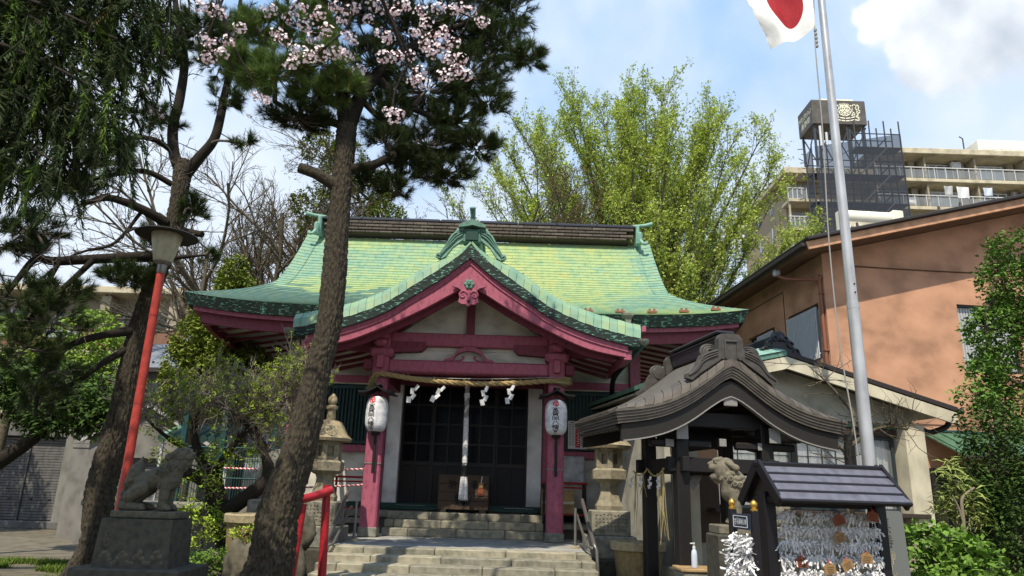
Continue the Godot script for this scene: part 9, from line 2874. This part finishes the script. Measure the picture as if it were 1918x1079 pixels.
func backdrop_trees() -> void:
	# ginkgo just in leaf
	rng.seed = 771
	var G := thing("ginkgo_tree", "tall ginkgo in fresh yellow-green leaf behind the shrine", "tree", Vector3(5.2, 0, -29.0))
	var s := Sh.new()
	var ends := []
	limb(s, [Vector3(5.2, 0, -29), Vector3(5.1, 3, -29), Vector3(5.2, 6.5, -29), Vector3(5.3, 11, -29), Vector3(5.4, 15, -29)], [0.5, 0.42, 0.34, 0.2, 0.08], 12)
	var o := {"wander": 0.12, "up": 0.06, "kids": [5], "spread": 0.40, "ratio": 0.52, "thin": 0.008, "leaf_from": 1, "bare": 0.15}
	var limbs := 140
	for k in limbs:
		# limbs fan out from the trunk to a broad dome
		var a := k * 2.399 + ux() * 0.2
		var t := (k + 0.5) / limbs
		var rise := lerpf(-0.35, 1.0, pow(t, 0.9))
		var out := sqrt(maxf(1.0 - pow(absf(rise), 3.2), 0.02)) * sqrt(rng.randf_range(0.2, 1.0))
		var tip := Vector3(5.2 + cos(a) * out * 8.0, 8.6 + rise * 10.6 * rng.randf_range(0.88, 1.0), -29 + sin(a) * out * 5.4)
		var st := Vector3(5.2, clampf(tip.y - 6.0 - out * 3.5, 3.6, 11.0), -29)
		var md := st.lerp(tip, 0.5) + Vector3(0, -0.5 * out, 0) + rv() * 0.25
		var path := limb(s, [st, md, tip], [0.10, 0.065, 0.014], 6, 9)
		for e in path.size():
			if e < path.size() * 0.25: continue
			for q in 2:
				var ax: Vector3 = (path[e] - path[e - 1]).normalized()
				var d := (ax * 0.75 + rv() * 0.55 + Vector3(0, 0.30, 0)).normalized()
				grow(s, path[e] - ax * rng.randf() * 0.3, d, rng.randf_range(0.7, 1.6), 0.014, 1, o, ends)
	obj("trunk", s, M.bark_grey, G)
	var ts := []
	var cs := []
	for e in ends:
		for k in 3:
			ts.append(Transform3D(Basis.from_euler(Vector3(ux(), rng.randf() * TAU, ux())).scaled(Vector3.ONE * rng.randf_range(0.6, 1.2)), e[0] + rv() * 0.13))
			cs.append(tinted(rng.randf_range(0.7, 1.25)))
	scatter("crown", leaf_bunch(4, 0.062, 0.052, 0.05), M.ginkgo, ts, G, cs)
	# leafless trees
	var bo := {"leaders": 7, "open": 0.75, "wander": 0.22, "up": 0.03, "kids": [5, 5, 6, 6], "spread": 0.42, "ratio": 0.60, "thin": 0.0075, "fork": 0.30, "stretch": 0.75}
	bare_tree("bare_tree", "grey leafless tree between the two pines, left of the roof", Vector3(-9.6, 0, -26.5), 16.5, 0.26, bo, M.bark_grey, "leafless trees behind the shrine")
	bare_tree("bare_tree", "leafless tree rising behind the left end of the shrine roof", Vector3(-6.9, 0, -27.5), 14.0, 0.24, bo, M.bark_grey, "leafless trees behind the shrine")
	var b3 := bo.duplicate()
	b3.leaders = 9
	b3.open = 1.1
	for k in 2:
		var T := bare_tree("bare_tree", ["brownish leafless tree just above the middle of the shrine ridge", "brownish budding tree behind the ridge, beside the ginkgo"][k], Vector3(-4.6 + k * 3.4, 0, -30.0 - k), 18.6 - 0.2 * k, 0.28, b3, M.bark_grey, "leafless trees behind the shrine")
		var es: Array = T.get_meta("ends")
		var t2 := []
		var c2 := []
		for e in es:
			if rng.randf() < 0.5: continue
			t2.append(Transform3D(Basis.from_euler(rv() * 2.0).scaled(Vector3.ONE * rng.randf_range(0.5, 1.0)), e[0] + rv() * 0.1))
			c2.append(tinted(rng.randf_range(0.7, 1.2)))
		scatter("buds", leaf_bunch(5, 0.06, 0.03, 0.06), M.rust_leaf, t2, T, c2)
	var b4 := bo.duplicate()
	b4.open = 0.4
	bare_tree("bare_tree", "thin leafless tree between the ginkgo and the apartment block", Vector3(17.0, 0, -45), 17.5, 0.22, b4, M.bark_grey, "leafless trees behind the shrine")
	for node in get_children():
		if node.has_meta("ends"): node.remove_meta("ends")
	var small := leaf_bunch(16, 0.11, 0.05, 0.14)
	leafy("evergreen_tree", "yellowish evergreen glimpsed behind the leaning pine trunk", "tree", "", Vector3(-5.8, 0, -24), [Vector3(-5.8, 0, -24), Vector3(-5.7, 6, -24), Vector3(-5.5, 11.5, -24)], [0.2, 0.15, 0.04], [[Vector3(-7.18,13.62,-24.00), Vector3(0.7, 0.6, 0.7), 160, 0.8], [Vector3(-7.13,11.31,-24.00), Vector3(0.9, 0.6, 0.8), 200, 0.75], [Vector3(-5.10,12.11,-24.00), Vector3(0.9, 0.7, 0.8), 220, 0.7], [Vector3(-6.15,13.12,-24.00), Vector3(0.8, 0.8, 0.8), 220, 0.75], [Vector3(-6.55,12.26,-24.00), Vector3(0.7, 0.6, 0.8), 180, 0.7], [Vector3(-4.62,10.99,-24.00), Vector3(0.8, 0.4, 0.7), 150, 0.9], [Vector3(-6.84,10.41,-24.00), Vector3(0.9, 0.5, 0.7), 150, 0.7]], small, M.conifer, M.bark_grey)
	leafy("conifer_tree", "small pointed conifer behind the left corner of the eave", "tree", "", Vector3(-9.2, 0, -20.5), [Vector3(-9.2, 0, -20.5), Vector3(-9.15, 4, -20.5), Vector3(-9.1, 8.4, -20.5)], [0.14, 0.10, 0.03], [[Vector3(-8.27,7.66,-20.50), Vector3(0.40, 0.5, 0.4), 130, 0.9], [Vector3(-8.15,7.12,-20.50), Vector3(0.65, 0.5, 0.6), 190, 0.85], [Vector3(-8.29,6.38,-20.50), Vector3(0.8, 0.8, 0.7), 220, 0.8]], small, M.conifer, M.bark_grey)
	leafy("conifer_tree", "bushy yellow-green conifer at the left end of the shrine hall", "tree", "", Vector3(-7.6, 0, -17.6), [Vector3(-7.6, 0, -17.6), Vector3(-7.55, 2.5, -17.6), Vector3(-7.5, 5.2, -17.6)], [0.16, 0.12, 0.04], [[Vector3(-7.34,5.51,-17.40), Vector3(0.55, 0.6, 0.5), 230, 0.95], [Vector3(-7.59,4.97,-17.40), Vector3(0.70, 0.7, 0.6), 300, 0.95], [Vector3(-6.81,4.78,-17.30), Vector3(0.65, 0.7, 0.6), 300, 0.9], [Vector3(-7.82,4.30,-17.40), Vector3(0.60, 0.7, 0.6), 260, 0.95], [Vector3(-7.01,4.17,-17.20), Vector3(0.8, 0.7, 0.6), 330, 0.85], [Vector3(-7.72,3.66,-17.40), Vector3(0.6, 0.6, 0.6), 220, 0.75], [Vector3(-6.18,4.19,-17.20), Vector3(0.55, 0.6, 0.5), 230, 0.95], [Vector3(-6.47,3.55,-17.20), Vector3(0.7, 0.5, 0.5), 220, 0.6]], small, M.conifer, M.bark_grey)
	var broad := leaf_bunch(9, 0.105, 0.050, 0.13, 0.35)
	leafy("broadleaf_tree", "dark broadleaf tree leaning in at far left before the storehouse", "tree", "broadleaf trees at the far left", Vector3(-9.9, 0, -13.4), [Vector3(-9.9, 0, -13.4), Vector3(-9.7, 1.3, -13.4), Vector3(-8.60,2.33,-13.40), Vector3(-8.37,2.77,-13.40), Vector3(-8.10,3.12,-13.40)], [0.19, 0.16, 0.12, 0.09, 0.05], [[Vector3(-8.74,2.90,-13.40), Vector3(0.7, 0.35, 0.6), 260, 0.55], [Vector3(-7.98,2.82,-13.30), Vector3(0.7, 0.32, 0.6), 260, 0.6], [Vector3(-7.45,2.63,-13.20), Vector3(0.4, 0.25, 0.4), 130, 0.6], [Vector3(-9.12,3.28,-13.40), Vector3(0.6, 0.4, 0.6), 240, 0.5], [Vector3(-7.39,3.03,-13.30), Vector3(0.38, 0.4, 0.4), 170, 0.85], [Vector3(-8.40,3.32,-13.50), Vector3(0.7, 0.4, 0.6), 260, 0.7], [Vector3(-8.40,2.52,-13.30), Vector3(0.35, 0.14, 0.3), 60, 0.5]], broad, M.broad, M.bark_dark)
	leafy("broadleaf_tree", "tall broadleaf tree shading the storehouse from beyond the left edge", "tree", "broadleaf trees at the far left", Vector3(-19.5, 0, -20.5), [Vector3(-19.5, 0, -20.5), Vector3(-19.4, 4, -20.5), Vector3(-19.3, 9, -20.5)], [0.25, 0.2, 0.05], [[Vector3(-18.8, 8.0, -20.5), Vector3(1.9, 1.5, 2.2), 700, 0.6], [Vector3(-20.5, 6.5, -20.5), Vector3(2.2, 1.6, 2.2), 600, 0.6], [Vector3(-17.9, 6.2, -21.0), Vector3(1.4, 1.2, 1.8), 420, 0.6]], leaf_bunch(12, 0.16, 0.08, 0.2, 0.35), M.broad, M.bark_dark)
	leafy("broadleaf_tree", "sunlit yellow-green broadleaf tree behind the forked pine", "tree", "broadleaf trees at the far left", Vector3(-11.4, 0, -16.5), [Vector3(-11.4, 0, -16.5), Vector3(-11.3, 2.5, -16.5), Vector3(-11.2, 5.4, -16.5)], [0.15, 0.11, 0.03], [[Vector3(-9.77,4.96,-16.50), Vector3(0.7, 0.45, 0.6), 170, 1.0], [Vector3(-9.31,4.47,-16.50), Vector3(0.6, 0.5, 0.6), 220, 1.1], [Vector3(-10.14,4.32,-16.50), Vector3(0.8, 0.5, 0.6), 240, 0.95], [Vector3(-10.95,4.05,-16.50), Vector3(0.8, 0.5, 0.6), 240, 0.8], [Vector3(-9.17,3.74,-16.50), Vector3(0.5, 0.5, 0.6), 190, 0.9], [Vector3(-11.48,4.78,-16.50), Vector3(0.6, 0.5, 0.6), 160, 0.7], [Vector3(-10.33,3.46,-16.50), Vector3(0.9, 0.4, 0.6), 220, 0.7]], broad, M.broad_light, M.bark_grey)

func shrubs() -> void:
	var lime := leaf_bunch(8, 0.055, 0.028, 0.06, 0.2)
	# twiggy plum left of the shrine
	var T := thing("twiggy_shrub", "gnarled old plum with a dense tangle of bare twigs left of the porch", "shrub", Vector3(-4.39,0.54,-12.20))
	var s := Sh.new()
	var ends := []
	var p1 := limb(s, [Vector3(-4.24,0.39,-12.20), Vector3(-4.48,0.94,-12.20), Vector3(-4.68,1.38,-12.20), Vector3(-4.79,1.76,-12.20)], [0.22, 0.19, 0.17, 0.13], 14, 6)
	var arms := [limb(s, [Vector3(-4.69,1.47,-12.20), Vector3(-4.97,1.71,-12.10), Vector3(-5.26,1.79,-12.00)], [0.12, 0.10, 0.085], 10), limb(s, [Vector3(-4.76,1.67,-12.20), Vector3(-5.07,2.09,-12.20), Vector3(-5.22,2.52,-12.20), Vector3(-5.15,2.79,-12.20)], [0.10, 0.08, 0.05, 0.03], 9), limb(s, [Vector3(-4.52,1.18,-12.20), Vector3(-4.09,1.49,-12.10), Vector3(-3.85,1.74,-12.10), Vector3(-3.97,2.12,-12.20), Vector3(-4.28,2.55,-12.20), Vector3(-4.57,2.80,-12.20)], [0.13, 0.12, 0.11, 0.09, 0.07, 0.04], 11), limb(s, [Vector3(-4.79,1.76,-12.20), Vector3(-4.60,2.10,-12.20), Vector3(-4.39,2.44,-12.20), Vector3(-4.02,2.73,-12.20)], [0.09, 0.06, 0.05, 0.03], 9), limb(s, [Vector3(-5.07,2.09,-12.20), Vector3(-5.42,2.24,-12.10), Vector3(-5.76,2.48,-12.00), Vector3(-6.05,2.73,-12.00)], [0.05, 0.04, 0.025, 0.012], 7), limb(s, [Vector3(-4.28,2.55,-12.20), Vector3(-3.89,2.84,-12.30), Vector3(-3.69,3.11,-12.30)], [0.05, 0.035, 0.02], 7)]
	var tw := Sh.new()
	var o := {"wander": 0.30, "up": 0.05, "kids": [4, 5], "spread": 0.50, "ratio": 0.60, "thin": 0.0045, "leaf_from": 0, "bare": 0.15}
	for k in 130:
		var arm: Array = arms[[1, 2, 2, 3, 3, 5, 5, 4][k % 8]]
		var at: Vector3 = arm[int(arm.size() * rng.randf_range(0.5, 0.99))]
		grow(tw, at, (rv() * Vector3(1, 0.6, 1) + Vector3(0.05, 0.85, 0)).normalized(), rng.randf_range(0.5, 1.0), 0.014, 2, o, ends)
	obj("trunk", s, M.bark_dark, T)
	obj("twigs", tw, M.twig_grey, T).set_meta("kind", "stuff")
	var ts := []
	var cs := []
	for e in ends:
		if rng.randf() > 0.15: continue
		ts_add(ts, cs, Transform3D(Basis.from_euler(rv() * 2.0).scaled(Vector3.ONE * rng.randf_range(0.4, 0.9)), e[0]), rng.randf_range(0.6, 1.1))
	scatter("leaves", lime, M.lime, ts, T, cs)
	var zone := [[Vector3(-4.40,2.10,-12.00), 0.5, 0.25, 60], [Vector3(-4.72,1.92,-12.00), 0.3, 0.3, 60], [Vector3(-5.67,2.49,-12.00), 0.25, 0.3, 40], [Vector3(-5.43,2.07,-12.00), 0.3, 0.25, 50]]
	var fs := []
	for q in zone:
		fs.append([q[0], Vector3(q[1], q[2], 0.35), q[3], 1.0])
	leafy("lime_shrub", "small shrub with bright lime leaves around the gnarled plum's trunk", "shrub", "", Vector3(-4.71,0.24,-12.00), [Vector3(-4.71,0.24,-12.00), Vector3(-4.76,1.02,-12.00), Vector3(-4.84,1.83,-12.00)], [0.03, 0.02, 0.01], fs + [[Vector3(-4.78,1.42,-11.80), Vector3(0.35, 0.4, 0.35), 90, 0.9], [Vector3(-4.76,0.99,-11.70), Vector3(0.4, 0.35, 0.35), 110, 1.0], [Vector3(-4.39,1.00,-11.70), Vector3(0.3, 0.2, 0.3), 50, 1.0]], lime, M.lime, M.twig)
	leafy("low_shrub", "low bright green shrub at the foot of the left pedestal", "shrub", "", Vector3(-4.16,0.21,-11.00), [Vector3(-4.14,0.07,-11.00), Vector3(-4.20,0.49,-11.00)], [0.02, 0.01], [[Vector3(-4.31,0.50,-10.90), Vector3(0.4, 0.2, 0.35), 190, 0.9], [Vector3(-4.02,0.53,-11.00), Vector3(0.3, 0.2, 0.3), 130, 0.8], [Vector3(-4.39,0.33,-10.80), Vector3(0.4, 0.2, 0.3), 150, 0.9]], lime, M.hedge, M.twig)
	leafy("potted_sprig", "bright lime sprig growing by the ochre stone tub", "plant", "", Vector3(-3.59,0.51,-11.00), [Vector3(-3.71,0.51,-11.00), Vector3(-3.77,0.79,-11.00), Vector3(-3.68,0.91,-11.00)], [0.02, 0.015, 0.008], [[Vector3(-3.67,0.93,-10.90), Vector3(0.22, 0.12, 0.2), 50, 1.1]], lime, M.lime, M.bark_dark)
	# right-hand shrubs
	var gl := leaf_bunch(9, 0.085, 0.045, 0.09, 0.3)
	leafy("tall_shrub", "tall glossy green shrub against the orange wall at right", "shrub", "", Vector3(7.3, 0, -11.0), [Vector3(7.3, 0, -11), Vector3(7.4, 2, -11), Vector3(7.5, 4.6, -11)], [0.10, 0.08, 0.03], [[Vector3(8.08,5.65,-11.00), Vector3(0.35, 0.35, 0.4), 110, 0.9], [Vector3(7.91,5.10,-11.00), Vector3(0.42, 0.4, 0.4), 170, 0.95], [Vector3(7.94,4.49,-11.00), Vector3(0.5, 0.4, 0.4), 210, 0.8], [Vector3(7.57,4.30,-11.00), Vector3(0.40, 0.4, 0.4), 170, 1.0], [Vector3(7.73,3.72,-11.00), Vector3(0.5, 0.4, 0.4), 210, 0.8], [Vector3(7.29,3.69,-10.90), Vector3(0.26, 0.25, 0.3), 70, 1.0], [Vector3(7.04,3.26,-10.80), Vector3(0.32, 0.2, 0.3), 80, 1.15], [Vector3(7.56,3.04,-10.90), Vector3(0.45, 0.4, 0.4), 170, 0.85], [Vector3(8.34,4.85,-11.00), Vector3(0.5, 0.8, 0.5), 200, 0.8], [Vector3(8.10,3.48,-11.00), Vector3(0.5, 0.8, 0.5), 200, 0.8]], gl, M.shrub, M.bark_grey)
	leafy("tall_shrub", "dark tangled shrub filling the lower right corner", "shrub", "", Vector3(6.9, 0, -10.2), [Vector3(6.9, 0, -10.2), Vector3(6.8, 1, -10.2), Vector3(6.7, 2.4, -10.2)], [0.08, 0.06, 0.03], [[Vector3(6.73,2.72,-10.20), Vector3(0.40, 0.35, 0.4), 130, 0.7], [Vector3(7.01,2.36,-10.20), Vector3(0.45, 0.4, 0.4), 190, 0.65], [Vector3(6.65,2.13,-10.20), Vector3(0.45, 0.4, 0.4), 190, 0.6], [Vector3(6.82,1.78,-10.10), Vector3(0.5, 0.4, 0.4), 210, 0.6], [Vector3(6.43,1.63,-10.10), Vector3(0.4, 0.35, 0.4), 160, 0.6], [Vector3(6.74,1.31,-10.00), Vector3(0.5, 0.4, 0.4), 200, 0.6], [Vector3(6.47,0.91,-9.90), Vector3(0.5, 0.4, 0.4), 200, 0.6]], leaf_bunch(10, 0.075, 0.036, 0.10, 0.3), M.broad, M.bark_grey)
	leafy("leafy_shrub", "low broad-leaved bright green shrub right of the stone slab", "shrub", "", Vector3(5.35, 0, -8.6), [Vector3(5.35, 0, -8.6), Vector3(5.35, 0.5, -8.6), Vector3(5.35, 0.9, -8.6)], [0.03, 0.025, 0.015], [[Vector3(4.75,1.23,-8.60), Vector3(0.24, 0.16, 0.25), 60, 1.0], [Vector3(5.02,1.18,-8.60), Vector3(0.30, 0.18, 0.3), 80, 1.0], [Vector3(5.21,1.08,-8.50), Vector3(0.28, 0.18, 0.3), 70, 1.0], [Vector3(4.75,0.96,-8.50), Vector3(0.3, 0.16, 0.3), 60, 0.9], [Vector3(4.94,0.86,-8.40), Vector3(0.4, 0.2, 0.3), 80, 0.9], [Vector3(5.23,0.82,-8.40), Vector3(0.3, 0.2, 0.3), 60, 0.9]], leaf_bunch(7, 0.115, 0.062, 0.07, 0.25), M.hedge, M.twig)
	var bm := Sh.new()
	for k in 9:
		var a := rng.randf() * TAU
		leaf(bm, Vector3(0, ux() * 0.12, 0), Vector3(cos(a), 0.5, sin(a)).normalized(), Vector3.UP, 0.20, 0.022, 0.5)
	leafy("bamboo_grass", "pale dwarf bamboo and dry stalks before the dark lean-to", "plant", "", Vector3(5.82,0.90,-9.80), [Vector3(5.82,0.84,-9.80), Vector3(5.88,1.42,-9.80), Vector3(5.95,2.03,-9.80)], [0.014, 0.012, 0.006], [[Vector3(5.94,1.96,-9.80), Vector3(0.14, 0.25, 0.15), 22, 1.0], [Vector3(5.96,1.62,-9.80), Vector3(0.25, 0.25, 0.2), 34, 0.9], [Vector3(5.74,1.55,-9.80), Vector3(0.12, 0.2, 0.15), 16, 1.0], [Vector3(6.04,1.37,-9.70), Vector3(0.2, 0.2, 0.2), 24, 0.9]], bm.bake(), M.bamboo, M.cut_wood)
	var D := thing("dead_stem", "pale dead branching stem standing in the dwarf bamboo", "plant", Vector3(5.81,1.04,-9.60))
	var ds := Sh.new()
	limb(ds, [Vector3(5.79,0.92,-9.60), Vector3(5.85,1.43,-9.60), Vector3(5.86,1.69,-9.60), Vector3(5.93,1.79,-9.60), Vector3(6.05,1.87,-9.60)], [0.024, 0.022, 0.02, 0.017, 0.012], 8)
	limb(ds, [Vector3(5.84,1.46,-9.60), Vector3(5.81,1.62,-9.60), Vector3(5.75,1.77,-9.60)], [0.014, 0.011, 0.007], 6)
	limb(ds, [Vector3(5.83,1.30,-9.60), Vector3(5.91,1.40,-9.60), Vector3(5.94,1.53,-9.60)], [0.012, 0.01, 0.007], 6)
	obj("stem", ds, M.cut_wood, D)
	# bare plum by the flagpole
	var Q := thing("bare_plum", "small leafless plum spreading fine twigs beside the flagpole", "tree", Vector3(4.85, 0, -10.9))
	var q := Sh.new()
	var no := []
	var a1 := limb(q, [Vector3(4.95, 0, -10.9), Vector3(5.02,1.73,-10.90), Vector3(5.05,2.11,-10.90), Vector3(5.06,2.45,-10.90), Vector3(5.19,2.73,-10.90)], [0.07, 0.06, 0.052, 0.048, 0.02], 8)
	var a2 := limb(q, [Vector3(5.06,2.41,-10.90), Vector3(5.38,2.64,-10.90), Vector3(5.62,2.74,-10.80), Vector3(5.93,2.70,-10.80)], [0.035, 0.03, 0.018, 0.006], 6)
	var a3 := limb(q, [Vector3(5.07,2.34,-10.90), Vector3(4.77,2.52,-10.90), Vector3(4.46,2.61,-10.90), Vector3(4.22,2.64,-10.90)], [0.03, 0.022, 0.014, 0.005], 6)
	var a4 := limb(q, [Vector3(5.19,2.73,-10.90), Vector3(5.22,2.98,-11.00), Vector3(5.07,3.18,-11.00), Vector3(4.85,3.44,-11.00), Vector3(4.59,3.68,-11.00)], [0.03, 0.035, 0.026, 0.014, 0.004], 6)
	for k in 58:
		var arm: Array = [a2, a3, a4, a2, a3, a1][k % 6]
		var at: Vector3 = arm[int(arm.size() * rng.randf_range(0.45, 0.99))]
		grow(q, at, (rv() * Vector3(1, 0.4, 0.6) + Vector3(0, 0.15, 0)).normalized(), rng.randf_range(0.35, 0.7), 0.009, 1, {"wander": 0.25, "up": 0.03, "kids": [4], "spread": 0.5, "ratio": 0.55, "thin": 0.0035}, no)
	obj("trunk", q, M.bark_grey, Q)
